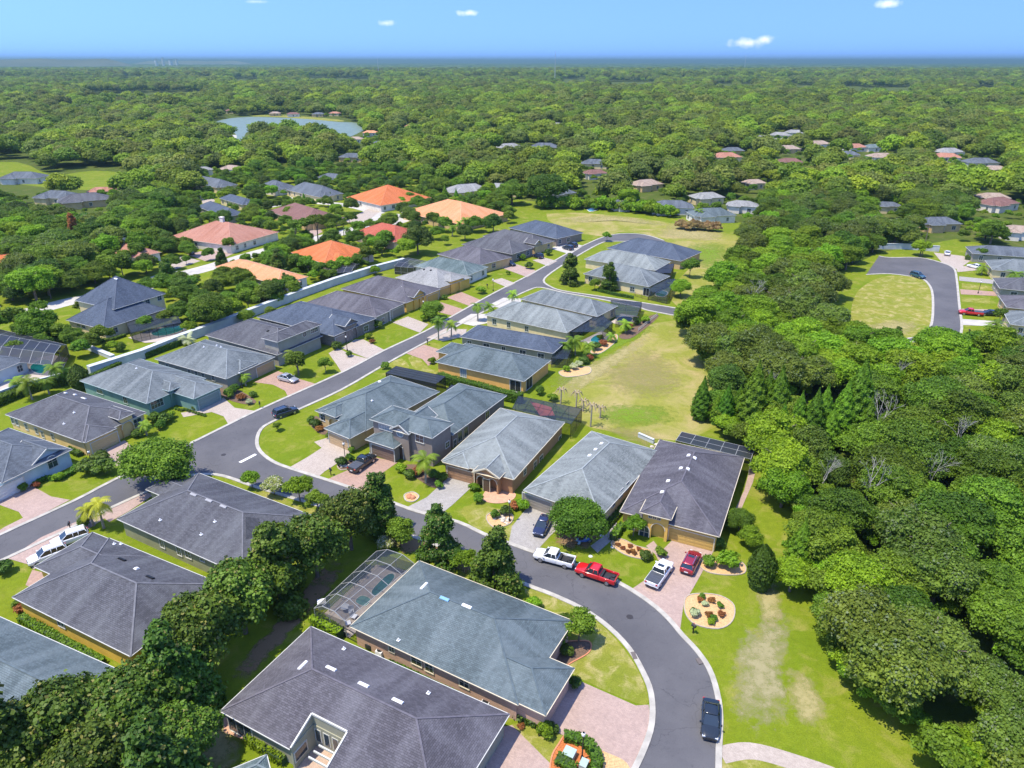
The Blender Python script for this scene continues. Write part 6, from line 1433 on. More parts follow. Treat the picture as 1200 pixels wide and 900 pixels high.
# ragged dead palms by the field
for i, (x, y, h) in enumerate(((657, 473, 3.0), (675, 478, 3.2), (692, 500, 4.4), (683, 482, 2.2), (703, 490, 2.2))):
    t = empty('dead_palm', 'bare wilting palm trunk standing at the field edge', 'palm', G(x, y), 0, 'wilting palms at the field edge'); m = MB(); m.tube([(0, 0, 0), (.1, .1, h)], [.16, .12], 8); m.build('trunk', M_PALMT, t)
    m = MB()
    for k in range(6): a = k * 1.05; m.tube([(.1, .1, h), (.1 + .7 * math.cos(a), .1 + .7 * math.sin(a), h + .3), (.1 + 1.2 * math.cos(a), .1 + 1.2 * math.sin(a), h - .6)], [.06, .16, .05], 5)
    m.build('fronds', plain('dead_fronds', (.33, .26, .15), .9), t)

# shrubs
SPH = [crown('shrub_leaves', 800 + i, 1.0, 1.0, .85, 10, 1500, .16, L_SHR, 0, (.35, .5), flat=.95, jit=.35) for i in range(2)]; SPHD = [crown('shrub_leaves_dark', 810, 1.0, 1.0, .85, 10, 1700, .15, L_DARK, 0, (.35, .5), flat=.95, jit=.3)]
SPHB = [crown('shrub_leaves_bright', 811 + i, 1.0, .8, .7, 9, 1200, .17, L_BRT, 0, (.3, .5), flat=.9) for i in range(2)]; CON = [spire('cone_shrub_leaves', 820, 1.35, 3.7, .05, 5200, .15, L_DARK, .08, .5)]
def shrub(px, py, s, label, kind='sph', group=None, sz=1.0):
    me = {'sph': SPH, 'dark': SPHD, 'bright': SPHB, 'cone': CON, 'red': [RSH], 'silver': [SSH], 'dry': [DRYS]}[kind]; me = me[rt.randrange(len(me))]
    o = bpy.data.objects.new('shrub', me); COL.objects.link(o); o.location = G(px, py); o.rotation_euler = (0, 0, rt.uniform(0, 6)); o.scale = (s, s, s * sz); tag(o, label, 'shrub', group); return o
DRYS = crown('dry_bush_leaves', 840, 1.0, .8, .7, 16, 3600, .12, L_DRY, 0, (.2, .35), jit=.9)
RSH = crown('shrub_leaves_rusty', 830, 1.0, .8, .7, 9, 900, .17, L_RED, 0, (.3, .5)); SSH = crown('shrub_leaves_silver', 831, 1.0, .8, .7, 9, 900, .18, L_SIL, 0, (.3, .5))
shrub(889, 688, 1.32, 'tall dark egg shaped shrub on the lawn at the woodland edge', 'cone', sz=1.35); shrub(96, 456, 1.5, 'dark cone shaped shrub behind the butter yellow house', 'cone')
for x, y, s, l in ((103, 555, 1.7, 'clipped round shrub left of the lamp post'), (124, 556, 1.75, 'clipped round shrub right of the lamp post'), (119, 543, 1.5, 'clipped round shrub behind the other two')): shrub(x, y, s, l, 'dark')
for x, y, s, k, l in ((756, 655, .9, 'dark', 'clipped shrub at the right end of the mulch bed'), (773, 652, .9, 'sph', 'round shrub beside the arched entry of the golden house'), (673, 805, .8, 'dark', 'dark shrub at the garage corner of the brick house'), (648, 856, .6, 'dark', 'narrow shrub at the lower garage corner'), (640, 860, 1.0, 'bright', 'white speckled shrub by the lower garage corner'),
    (831, 663, 1.0, 'sph', 'low shrub right of the golden house driveway, left one'), (852, 664, 1.6, 'bright', 'feathery shrub in the stone edged bed right of the golden house'), (840, 640, 1.0, 'dark', 'shrub at the right corner of the golden house'), (867, 614, 1.0, 'sph', 'shrub behind the golden house corner'), (270, 424, 1.0, 'dark', 'shrub behind the grey roof') , (395, 409, 1.2, 'dark', 'round dark shrub left of the lamp post by the navy roof'), (409, 418, .8, 'sph', 'low shrub in front of the navy roofed house'), (443, 385, 1.3, 'dark', 'round dark shrub before the plum grey roofed house'), (446, 378, 1.5, 'dark', 'taller dark shrub behind its neighbour at the plum grey roof'), (432, 397, 1.0, 'bright', 'light green shrub beside the paver drive'), (436, 402, .8, 'red', 'reddish bush beside the light green shrub'),
    (498, 376, 1.3, 'bright', 'flat clipped shrub below the gold arches'), (510, 373, .8, 'sph', 'dark shrub by the gold house'), (521, 351, .9, 'dark', 'small shrub at the gold garage'), (564, 344, 1.5, 'bright', 'round clipped lawn shrub under the street tree'), (620, 315, 1.4, 'dark', 'clipped round shrub before the taupe house'), (643, 299, 1.4, 'dark', 'clipped round shrub on the lawn of the tan gabled house'), (612, 305, 1.2, 'sph', 'shrub beside the taupe house garage'), (595, 322, .8, 'sph', 'low shrub at the dark purple roofed house'),
    (65, 398, 1.6, 'dark', 'dark shrub at the left corner of the steep roofed house'), (76, 400, 1.5, 'dark', 'shrub at the wall of the steep roofed house'), (88, 404, 1.3, 'sph', 'rounded shrub under the steep roofed house windows'), (97, 402, 1.2, 'dark', 'shrub at the front corner of the steep roofed house'), (142, 412, 1.2, 'sph', 'grey green shrub on the dry lawn beside the garden wall'),
    (470, 553, 1.0, 'bright', 'pale shrub at the two storey house entry'), (480, 560, 1.0, 'dark', 'dark bush under the pale trunk palm'), (492, 556, 1.1, 'red', 'reddish bush under the pale trunk palm'), (509, 560, 1.0, 'dark', 'bush right of the pale trunk palm'), (514, 572, .8, 'sph', 'low bush at the lower right of the palm bed'), (519, 563, .9, 'sph', 'bush at the brown house garage corner'),
    (560, 589, .9, 'sph', 'clipped shrub at the brown house entry path'), (556, 575, .9, 'bright', 'light bush before the left arch of the brown house'), (581, 607, .8, 'sph', 'bush in the rock bed before the brown house'), (593, 603, .9, 'dark', 'dark bush beside the rock bed lamp'), (612, 598, 1.2, 'bright', 'bright bush at the right corner of the brown house'), (605, 596, .9, 'red', 'red tinted bush at the right corner of the brown house'),
    (400, 545, 1.0, 'dark', 'dark bush behind the black pickup'), (410, 540, .8, 'sph', 'bush beside the lamp by the black pickup'), (386, 513, .7, 'dark', 'small bush at the tan garage corner'), (413, 530, .7, 'sph', 'bush at the right of the tan garage'), (370, 500, 1.0, 'dark', 'dark bush in the bed of the tan corner house'), (374, 505, .8, 'red', 'dark red bush in the bed of the tan corner house'), (365, 496, .9, 'sph', 'green bush in the bed of the tan corner house'),
    (268, 466, 1.2, 'sph', 'bush in the middle of the bed at the grey house'), (284, 468, 1.0, 'red', 'dark red bush in the bed at the grey house'), (292, 474, .8, 'silver', 'white flowering bush at the lower bed edge'), (275, 460, 1.1, 'sph', 'bush at the grey house corner'), (268, 450, 1.2, 'bright', 'light bush at the corner of the grey house'), (297, 465, .8, 'dark', 'dark bush nearest the lawn of the grey house'),
    (183, 495, 1.3, 'sph', 'leafy bush right of the butter yellow house'), (195, 496, 1.3, 'dark', 'leafy bush on the lawn of the teal green house'), (188, 503, 1.0, 'sph', 'front bush on the lawn of the teal green house'), (229, 480, .6, 'dark', 'small shrub at the teal garage corner'), (202, 490, 1.0, 'bright', 'light green bush at the teal green arch'), (162, 512, 1.0, 'dark', 'shrub at the butter yellow house entry'),
    (28, 575, .8, 'sph', 'shrub at the blue house column'), (42, 571, .7, 'red', 'red leaved shrub by the blue house'), (70, 563, .9, 'bright', 'yellow green shrub under the arched window'), (100, 615, .9, 'dark', 'dark shrub under the palm pair'), (96, 624, .7, 'sph', 'shrub beside the mailbox lawn'), (5, 672, 1.2, 'dark', 'dark shrub at the left edge by the white cars'), (28, 716, .9, 'red', 'brown bush at the yellow house corner'), (23, 712, .8, 'sph', 'green bush at the yellow house corner'),
    (648, 740, 1.2, 'dark', 'shrub at the brick house entry columns'), (660, 735, 1.2, 'sph', 'bush right of the entry columns'), (655, 755, 1.1, 'sph', 'shrub in the dark bed by the brick house'), (626, 712, 1.0, 'bright', 'bush beside the teal grey roof corner'), (664, 766, .8, 'dark', 'low shrub at the dark bed edge'), (610, 853, .4, 'red', 'small brown potted bush on the tan soil'),
    (755, 340, 1.0, 'red', 'reddish hedge bush at the pale yellow house'), (735, 385, 1.3, 'red', 'rusty bush in the garden beside the field'), (745, 380, 1.2, 'sph', 'bush in the garden beside the field'), (756, 378, 1.2, 'bright', 'bright bush at the end of the garden fence'), (708, 405, 1.1, 'red', 'red brown bush beside the turquoise pool'), (698, 410, 1.2, 'dark', 'dark bush beside the bushy palm'), (703, 398, .9, 'bright', 'light bush at the pool edge'), (672, 433, 1.0, 'silver', 'silver leaved plant in the stone edged bed'), (664, 435, .9, 'bright', 'yellow plant in the middle of the stone edged bed'), (684, 426, 1.2, 'dark', 'dark bush in the stone edged bed'), (678, 430, 1.0, 'silver', 'grey leaved bush right of the silver plant'), (690, 422, 1.0, 'red', 'brown bush at the upper end of the stone edged bed'),
    (648, 470, 1.1, 'bright', 'bright bush at the corner of the dark lanai'), (632, 462, 1.1, 'sph', 'bush left of the dark lanai corner'), (506, 426, 1.0, 'bright', 'bush at the left corner of the orange house'), (452, 432, 1.0, 'sph', 'bush above the tan corner house roof')):
    shrub(x, y, s, l, k)
for i in range(11): x, y = 243 - i * 3.4, 484 - i * 1.0 + (2 if i > 7 else 0); shrub(x - 3, y - 1 + 5, .35, 'tiny round shrub in the dotted line edging the teal house walk', 'dark', 'tiny round edging shrubs')
for x, y in ((724, 640), (730, 644), (738, 641), (736, 648), (743, 650), (748, 645), (742, 655 - 8)): shrub(x, y, .38, 'small reddish plant in the tan mulch of the golden house', 'red', 'reddish plants in the tan mulch bed')
for x, y, k in ((820, 705, 'red'), (826, 710, 'silver'), (834, 706, 'red'), (814, 722, 'silver'), (813, 719, 'sph'), (830, 722, 'red'), (836, 727, 'sph'), (843, 712, 'sph'), (822, 702, 'sph'), (833, 731, 'bright'), (846, 722, 'red')): shrub(x, y, .5 if (x, y) != (814, 722) else .75, 'low succulent plant in the round bed on the right lawn', k, 'plants of the round bed')

def hedge(label, pts, w, h, mat=L_SHR, dens=46, size=.2):
    pts = smooth_px(pts, 4); P = np.array([G(*p)[:] for p in pts]); rs = np.random.RandomState(len(label)); C, N = [], []
    for a, b in zip(P, P[1:]):
        d = b - a; L = np.linalg.norm(d)
        if L < .01: continue
        d = d / L; s = np.array([-d[1], d[0], 0]); n = int(L * (w + 2 * h) * dens)
        u = rs.uniform(0, L, n); q = rs.uniform(-h, w + h, n)
        for ui, qi in zip(u, q):
            if qi < 0: off, z, nn = -w / 2, h + qi, -s
            elif qi > w: off, z, nn = w / 2, h - (qi - w), s
            else: off, z, nn = qi - w / 2, h, np.array([0, 0, 1.])
            j = .10 * math.sin(ui * 2.1 + a[0]) * .5 + rs.normal() * .05
            C.append(a + d * ui + s * off + nn * j + np.array([0, 0, max(.05, z)])); N.append(nn + rs.normal(size=3) * .45)
    C = np.array(C); me = leaf_mesh('hedge', C, np.array(N), size, mat, np.clip(rs.normal(.5, .22, len(C)), 0, 1))
    t = empty('hedge', label, 'hedge', G(*pts[0])); o = share('foliage', me, t); o.data.transform(Matrix.Translation(-Vector(t.location)))
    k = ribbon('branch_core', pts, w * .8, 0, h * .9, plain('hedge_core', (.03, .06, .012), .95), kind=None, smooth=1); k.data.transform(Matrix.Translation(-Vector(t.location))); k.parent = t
hedge('long clipped hedge below the white wall at the left edge', [(-40, 492), (0, 474), (40, 458), (70, 452), (84, 448)], 2.2, 1.7)
hedge('thin hedge between the boundary wall and the grey roof', [(106, 446), (125, 438), (142, 430)], 1.0, 1.3)
hedge('dark clipped hedge along the yellow house wall', [(26, 727), (56, 744), (86, 761), (121, 780)], 1.0, .85, L_SHR)
hedge('hedge along the sage wall under the courtyard house eave', [(290, 868), (315, 884), (335, 895)], .9, 1.0, L_BRT)
hedge('bright hedge at the corner of the pool cage', [(368, 731), (385, 740), (400, 749)], 1.3, 1.4, L_BRT)
hedge('low winding hedge in front of the light blue house', [(42, 570), (52, 563), (68, 562), (82, 557), (90, 548)], .8, .7)
hedge('hedge between the butter house and the round shrubs', [(80, 528), (95, 535)], .9, .8, L_DARK)
hedge('tall leafy hedge between the orange house and the two storey house', [(515, 446), (530, 452), (560, 459), (590, 468), (612, 472)], 1.6, 2.0, L_OAK)
hedge('curved clipped hedge around the orange mulch bed', [(661, 866), (675, 868), (690, 876), (697, 886), (699, 897), (695, 915)], 1.0, .8, L_SHR)
hedge('low hedge at the bottom of the orange mulch bed', [(652, 892), (662, 897), (672, 906)], 1.2, .8, L_SHR)
hedge('low hedge by the lower garage wall of the brick house', [(603, 838), (620, 846), (632, 852)], .9, .7, L_DARK)
hedge('low planting strip along the brick wall', [(455, 776), (500, 795), (550, 822)], .5, .35, L_SHR)
hedge('low hedge beside the green grey roofed house', [(712, 618), (735, 590), (760, 555)], .9, .7, L_DARK)
hedge('small shrubbery at the left wall of the golden house', [(718, 634), (724, 624), (730, 618)], 1.0, 1.0, L_SHR)
hedge('hedge in front of the pale yellow walled house', [(700, 341), (720, 346), (742, 350)], .9, .8, L_DARK)
hedge('dark hedge behind the grey house lot', [(170, 420), (190, 412), (212, 404)], 1.2, 1.4, L_DARK)
hedge('low hedge along the steep roofed house front', [(118, 401), (132, 399), (147, 394)], 1.0, .7, L_SHR)
for i in range(64):
    t_ = (i + .5) / 64; x = 632 + 160 * t_; y = 244 + 3 * t_ + 17 * max(0, t_ - .45) ** 1.3; k_ = rt.uniform(1.9, 3.1); shrub(x, y + rt.uniform(-2.5, 1.5), k_, 'bright yellow green bush in the thicket along the back of the field', 'bright', 'thicket bushes behind the field', rt.uniform(1.0, 1.5))
for i in range(16):
    t_ = i / 15; shrub(796 + 44 * t_, 268 + 3 * t_ + rt.uniform(-1.5, 1.5), rt.uniform(1.5, 2.3), 'pinkish dry bush at the back of the field', 'dry', 'pinkish dry bushes at the field edge', 1.25)
hedge('planting along the wall of the bright orange roofed house', [(345, 312), (375, 322), (410, 326), (430, 318)], 2.0, 1.6, L_OAK, 16, .35)
hedge('planting before the light orange house', [(300, 350), (330, 352), (352, 340)], 1.6, 1.2, L_OAK, 16, .3)
hedge('clipped hedge along the pale street corner', [(1152, 292), (1140, 300), (1134, 305)], 2.0, 1.2, L_SHR, 20, .3)

# gardens of the older quarter: trees between the houses
OLDQ = ((205, 262, 'oak', .7), (192, 272, 'bright', .6), (215, 250, 'oak', .8), (182, 262, 'oak', .9), (228, 262, 'dark', .6), (246, 262, 'oak', .5), (292, 258, 'bright', .6), (308, 262, 'bright', .65), (318, 272, 'oak', .5), (302, 248, 'oak', .6), (212, 232, 'oak', 1.0), (198, 240, 'bright', .9), (205, 222, 'oak', 1.1), (190, 222, 'oak', 1.1), (245, 232, 'dark', .6), (228, 222, 'bright', .9), (262, 222, 'oak', .7), (285, 212, 'bright', .9), (303, 207, 'oak', 1.0), (322, 207, 'oak', .9), (298, 226, 'bright', .7), (346, 214, 'oak', .8), (362, 206, 'oak', 1.1), (384, 206, 'bright', .9), (402, 212, 'oak', .8), (404, 226, 'oak', .6), (425, 214, 'oak', .9), (440, 208, 'bright', .9), (458, 208, 'oak', 1.0), (476, 206, 'oak', .9), (492, 212, 'bright', .8), (502, 222, 'oak', .8), (505, 236, 'bright', .6), (518, 228, 'oak', .9), (535, 226, 'bright', .8), (550, 238, 'small', 1.2), (522, 240, 'cypress', .7), (535, 242, 'cypress', .6), (572, 232, 'bright', .8), (590, 240, 'oak', .8), (470, 243, 'bright', .5), (462, 236, 'small', 1.5), (480, 240, 'small', 1.4), (586, 252, 'small', 1.4), (598, 256, 'small', 1.2), (508, 268, 'small', 1.5), (520, 272, 'small', 1.4), (452, 292, 'small', 1.5), (448, 300, 'small', 1.3), (432, 310, 'small', 1.4), (418, 318, 'small', 1.3), (405, 320, 'brightsmall', 1.4), (392, 324, 'brightsmall', 1.3), (376, 326, 'small', 1.2), (362, 322, 'small', 1.4), (350, 318, 'small', 1.3), (325, 352, 'small', 1.4), (310, 356, 'brightsmall', 1.4), (342, 344, 'small', 1.2), (292, 366, 'small', 1.4), (272, 374, 'brightsmall', 1.5), (230, 372, 'oak', .45), (238, 362, 'oak', .55), (270, 362, 'oak', .5), (212, 352, 'small', 1.4), (225, 345, 'small', 1.2), (130, 330, 'small', 1.8), (145, 326, 'small', 1.8), (112, 332, 'oak', .6), (90, 330, 'oak', .8), (70, 335, 'oak', .8), (60, 350, 'small', 1.6), (40, 345, 'oak', .8), (15, 352, 'oak', .7), (100, 315, 'moss', .9), (80, 318, 'moss', 1.0), (55, 325, 'oak', 1.0), (30, 330, 'moss', .9), (45, 312, 'oak', 1.0), (82, 302, 'oak', 1.0), (20, 312, 'bright', .8), (108, 302, 'small', 1.6), (150, 312, 'small', 1.3), (162, 308, 'small', 1.5), (0, 398, 'small', 1.5), (22, 392, 'small', 1.6), (32, 398, 'oak', .5), (196, 296, 'small', 1.2), (270, 296, 'small', 1.2), (290, 288, 'brightsmall', 1.1), (395, 268, 'small', 1.3), (410, 262, 'small', 1.1), (340, 258, 'small', 1.3), (300, 278, 'brightsmall', 1.0), (385, 245, 'small', 1.1))
for (x, y, k, s_) in OLDQ:
    treepx(k, x, y, s_, ('%s in the gardens of the old quarter' % {'oak': 'mid green oak', 'bright': 'bright green tree', 'dark': 'dark green tree', 'small': 'small bushy garden tree', 'brightsmall': 'small bright garden tree', 'moss': 'mossy grey green oak', 'cypress': 'pointed green conifer'}[k]), 'old quarter garden trees, ' + k)
MH = plain('hall_white', (.66, .66, .64), .7, var=.08, scale=.02); MH2 = plain('hall_tan', (.5, .40, .32), .8, var=.1, scale=.02)
HALLS = ((847, 99.5, 60, 50, 13, MH, 'white hall, left end of the row beyond the right wood'), (875, 99.5, 38, 40, 13, MH, 'narrow white hall in the row beyond the right wood'), (928, 98.5, 24, 30, 20, MH, 'taller white block left of the long halls'), (940, 101, 60, 60, 13, MH, 'low white hall right of the taller block'), (995, 102, 55, 60, 16, MH, 'pale hall in the middle of the long row'), (1007, 104, 60, 50, 10, MH2, 'tan low hall in the middle of the long row'), (1040, 103.5, 130, 60, 11, MH, 'long white hall at the right end of the row'), (1155, 103, 50, 40, 12, MH, 'small pale hall at the far right'), (740, 97, 150, 60, 12, plain('hall_grey', (.40, .42, .43), .7), 'long grey hall beyond the middle wood'), (672, 94, 90, 50, 13, MH, 'white hall left of the long grey one'), (664, 98, 12, 14, 17, MH, 'small white tower block beyond the middle wood'), (684, 95, 25, 30, 20, plain('hall_grey', (.4, .42, .43)), 'grey block beyond the middle wood'), (415, 94, 120, 60, 13, MH, 'long white hall beyond the lake'), (375, 92.5, 90, 60, 14, MH, 'white hall beyond the lake, left of the long one'), (398, 92.5, 30, 40, 17, MH, 'white block between the two halls beyond the lake'), (290, 94, 90, 60, 10, MH, 'pale hall beyond the left wood'), (225, 79, 60, 60, 14, MH, 'white hall near the horizon at the left'), (135, 74.5, 230, 80, 20, MH, 'white plant buildings near the left horizon'), (112, 75.2, 120, 60, 16, MH, 'smaller white plant building near the left horizon'), (150, 93, 24, 20, 10, MH, 'tiny white shed in the left wood'), (812, 86, 90, 40, 18, MH, 'pale building above the right halls'), (1078, 83, 90, 40, 16, MH, 'pale building near the right horizon'), (935, 88, 30, 30, 14, MH, 'small white building above the right halls'), (1185, 72 + 30.5, 22, 20, 12, MH, 'little white building at the right edge'))
# ---------------------------------------------------------------- the wood: nearest trees one by one, the rest as one mass
def inpoly(x, y, P):
    c = False; n = len(P)
    for i in range(n):
        (x1, y1), (x2, y2) = P[i], P[i - 1]
        if (y1 > y) != (y2 > y) and x < (x2 - x1) * (y - y1) / (y2 - y1) + x1: c = not c
    return c
WOOD = [(828, 400), (822, 425), (842, 458), (862, 474), (850, 500), (880, 522), (925, 528), (925, 560), (940, 600), (952, 640), (985, 690), (1000, 740), (1035, 795), (1075, 850), (1105, 900), (1130, 1000), (1500, 1000), (1500, 640), (1330, 460), (1200, 422), (1110, 418), (1040, 415), (1005, 408), (985, 375), (978, 340), (1010, 312), (1025, 290), (1000, 268), (900, 262), (885, 285), (868, 320), (850, 365)]
NEARNO = [ [(-900, 1100), (1160, 1100), (1100, 900), (1040, 850), (985, 810), (955, 760), (950, 700), (915, 640), (905, 560), (890, 500), (830, 440), (795, 395), (835, 350), (872, 300), (868, 262), (700, 240), (640, 240), (590, 238), (560, 230), (470, 207), (400, 200), (310, 207), (235, 210), (235, 232), (200, 240), (190, 270), (195, 285), (165, 308), (75, 340), (40, 362), (0, 362), (-300, 420), (-900, 700)],
  [(985, 400), (975, 340), (1010, 308), (1025, 294), (1120, 286), (1300, 286), (1300, 425), (1010, 418)],
  [(247, 158), (247, 143), (262, 138), (300, 134.5), (330, 133.5), (408, 139), (426, 148), (422, 162), (400, 170), (350, 163), (300, 162), (290, 170), (288, 185), (272, 186), (274, 162)],
  [(-60, 225), (-60, 190), (20, 186), (60, 202), (110, 196), (155, 200), (160, 225), (80, 232)],
  [(100, 122), (100, 110), (240, 108), (240, 118), (180, 124)]]
# scattered houses in the wood: px, py, half width m, roof, label
FH = [(135, 118, 16, 'orange', 'orange roofed building far off on the left'), (175, 118, 18, 'tan', 'long tan roofed block in the far left clearing'), (198, 116, 16, 'tan', 'tan roofed block, middle of the far left clearing'), (226, 115, 16, 'tan', 'tan roofed block at the right of the far left clearing'), (268, 133, 9, 'brown', 'brown roofed house on the far lake bank, leftmost'), (322, 136, 9, 'tan', 'tan roofed house on the far lake bank'), (344, 137, 10, 'brown', 'reddish roofed house on the far lake bank'), (372, 137, 10, 'slate', 'grey roofed house on the far lake bank'), (391, 136, 9, 'salmon', 'salmon roofed house on the far lake bank, right end'),
 (416, 168, 9, 'tan', 'beige roofed house right of the lake'), (434, 160, 9, 'peach', 'peach roofed house right of the lake'), (458, 166, 10, 'slate', 'blue grey two storey house right of the lake'), (482, 152, 9, 'salmon', 'pink roofed house under the tall trees right of the lake'), (410, 190, 11, 'slate', 'grey roofed house between the lake and the old quarter'), (385, 215, 9, 'slate', 'grey roof peeking out behind the cream house'), (600, 178, 10, 'light', 'light grey roofed house in the middle wood'), (637, 178, 11, 'slate', 'grey roofed house with pale gable in the middle wood'), (652, 150, 7, 'light', 'small pale roof in the middle wood'), (695, 198, 9, 'slate', 'blue grey roofed house in the middle wood'), (699, 210, 9, 'brown', 'brown roofed house in the middle wood'), (552, 232, 14, 'light', 'long pale roofed house behind the peach tiles'), (585, 230, 12, 'light', 'flat pale roofed house behind the peach tiles'), (660, 255 - 20, 10, 'slate', 'dark roofed house behind the broad oak'), (762, 224, 11, 'tan', 'tan roofed house above the field'), (738, 247, 10, 'slate', 'grey roofed house behind the reed thicket'),
 (788, 252, 12, 'slate', 'grey roofed house behind the pink thicket, left'), (832, 240, 10, 'light', 'pale roofed house above the pink thicket'), (838, 262, 12, 'teal', 'teal grey roofed house behind the pink thicket, right'), (868, 250, 9, 'light', 'pale house half hidden by oaks'), (882, 153, 7, 'light', 'small pale house in the right settlement'), (896, 168, 10, 'slate', 'grey roofed house, left of the right settlement'), (912, 163, 9, 'light', 'pale roofed house, middle of the right settlement'), (930, 160, 9, 'light', 'pale roofed house, right of the right settlement'), (853, 190, 10, 'salmon', 'salmon roofed house in the right wood'), (860, 182, 8, 'slate', 'grey roofed house above the salmon one'), (925, 180, 9, 'tan', 'beige house in the right settlement'), (926, 196, 8, 'brown', 'brown roofed house in the right wood'), (962, 174, 9, 'tan', 'tan roofed house in the right settlement'), (1004, 178, 9, 'salmon', 'salmon brown roofed house in the right settlement'), (993, 187, 8, 'slate', 'blue grey roofed small house in the right settlement'), (1035, 190, 9, 'tan', 'tan hip roofed house in the right settlement'), (1026, 178, 8, 'green', 'green roofed small house in the right settlement'),
 (1116, 184, 10, 'orange', 'orange roofed house in the right wood'), (1108, 190, 9, 'salmon', 'salmon roofed house beside the orange one'), (1152, 197, 10, 'slate', 'grey roofed house at the far right'), (1166, 205, 9, 'tan', 'cream house at the far right'), (1178, 248, 12, 'brown', 'brown roofed house at the right edge'), (1165, 240, 9, 'tan', 'tan roofed house at the right edge'), (1104, 272, 10, 'slate', 'grey roofed house behind the cul-de-sac'), (1195, 282, 9, 'tan', 'beige roof at the right edge above the cul-de-sac row'), (22, 216, 14, 'slate', 'grey roofed house at the left meadow'), (60, 240, 13, 'slate', 'charcoal roofed house in the left oaks'), (100, 244, 14, 'charcoal', 'dark roofed long house in the left oaks'), (118, 232, 8, 'salmon', 'small white house with a red gable in the left oaks'), (2, 320, 9, 'orange', 'orange roof at the left edge'), (268, 205, 10, 'tan', 'pinkish tan roofed house by the lane'), (238, 206, 8, 'light', 'small pale house left of the lane'), (445, 172, 8, 'slate', 'small grey house right of the lake'), (885, 222, 8, 'tan', 'tan roof deep in the right wood'), (1040, 250, 7, 'slate', 'small grey roof deep in the right wood')]
RFAR = {k: shingle('far_' + k, c, .35, l) for k, c, l in (('tan', (.42, .33, .25), (.55, .45, .36)),)}
FH = [(x, y, hw * (1.4 if y < 200 and x > 500 else 1.1), ('light' if i % 3 == 0 and x > 850 and y < 185 else rf), lab) for i, (x, y, hw, rf, lab) in enumerate(FH)]
for i, (x, y, hw, rf, lab) in enumerate(FH):
    p = G(x, y); az = random.Random(i).uniform(-.5, .5); d1 = Vector((math.cos(az), math.sin(az), 0)); d2 = Vector((-d1.y, d1.x, 0)); hd = hw * .62
    A = p - d1 * hw * .7; B = p + d1 * hw * .7; C = A + d2 * hd * 1.3
    a, b, c = (PX(Vector((q.x, q.y, 3.2))) for q in (A, B, C))
    q = H(lab, a, b, c, rf, random.Random(i).choice(['white', 'cream', 'tan', 'white']), eave=3.2, pitch=.45, group='houses scattered in the wood'); rr = q.rects[0]
    w_ = rr['x1'] - rr['x0']; q.add(rr['x0'] + w_ * .1, rr['x0'] + w_ * .48, rr['y0'] - 2.2, rr['y0'] + w_ * .38, 3.2, .45)
    q.build(); q.autowin(3, i)
# two pools out there
for (x, y) in ((748, 246), (876, 246)): pass
pool('small turquoise pool behind the reed thicket', [(688, 245), (696, 244), (700, 246), (692, 248)], None, (.10, .42, .48))

CLEAR = [(x, y, hw) for (x, y, hw, _, _) in FH]
LANES = []
rw = random.Random(11); cand = []
def blocked(x, y):
    for P in NEARNO:
        if inpoly(x, y, P): return True
    return False
def nearhouse(X, Y, r, px, py):
    for (hx, hy, hw, hx3, hy3) in CL3:
        if abs(X - hx3) < hw + r * .3 and -hw * .7 - r * .3 < Y - hy3 < hw * .9 + r * .3: return True
        if abs(px - hx) < hw * 820 / hy3 * (1.0 if hy > 125 else 1.1) and 0 < py - hy < 8800 / hy3 and Y < hy3: return True
    return False
CL3 = [(x, y, hw, G(x, y).x, G(x, y).y) for (x, y, hw) in CLEAR]
# jittered grid, distance bands
bands = [(40, 330, 7.3), (330, 480, 9.0), (480, 1000, 11.0), (1000, 2600, 16.0), (2600, 4600, 27.0)]
for (y0, y1, st) in bands:
    Y = y0
    while Y < y1:
        X = -Y * .80 - 30
        while X < Y * .80 + 30:
            x, y = X + rw.uniform(-.42, .42) * st, Y + rw.uniform(-.42, .42) * st
            px, py = PX((x, y, 0))
            if -90 < px < 1290 and py < 1040 and not blocked(px, py): cand.append((x, y, px, py, st))
            X += st
        Y += st * .92
def clear_of_named(x, y, r): return all((x - a) ** 2 + (y - b) ** 2 > (max(r, R_) * .55) ** 2 for a, b, R_ in TREES)
CYP = [(800, 478), (870, 474), (1020, 486), (1022, 530), (960, 536), (890, 536), (840, 515)]
near, far = [], []
for (x, y, px, py, st) in cand:
    wd = inpoly(px, py, WOOD); r_ = 6
    if nearhouse(x, y, r_, px, py) or inpoly(px, py, CYP): continue
    if y > 330 and noise.noise(Vector((x / 27, y / 27, 3.3))) > .42: continue
    if y < 300 and not clear_of_named(x, y, r_): continue
    if rw.random() < (.04 if wd else .10): continue
    if y > 900 and any(abs(px - q[0]) < q[2] * .55 * 820 / G(q[0], q[1]).y + 1.5 and -1.0 < py - q[1] < 22.5 * 820 / y - .5 for q in HALLS): continue
    (near if y < 330 else far).append((x, y, px, py, wd, st))
near.sort(key=lambda c: c[1]); LIM = 270
far += near[LIM:]; near = near[:LIM]
print('near trees', len(near), 'far', len(far), 'near max y', near[-1][1] if near else 0)
def kindfor(x, y, wd, rnd):
    n = noise.noise(Vector((x / 38, y / 38, 1.7))); m_ = noise.noise(Vector((x / 60 + 9, y / 60, 4.1)))
    if n > .18: return 'bright'
    if m_ > .12: return 'moss'
    return rnd.choice(['oak', 'oak', 'bright', 'moss', 'dark' if rnd.random() < .35 else 'oak'])
LB = {'oak': 'mid green oak', 'bright': 'bright yellow green tree', 'moss': 'mossy grey oak', 'dark': 'dark dense tree'}
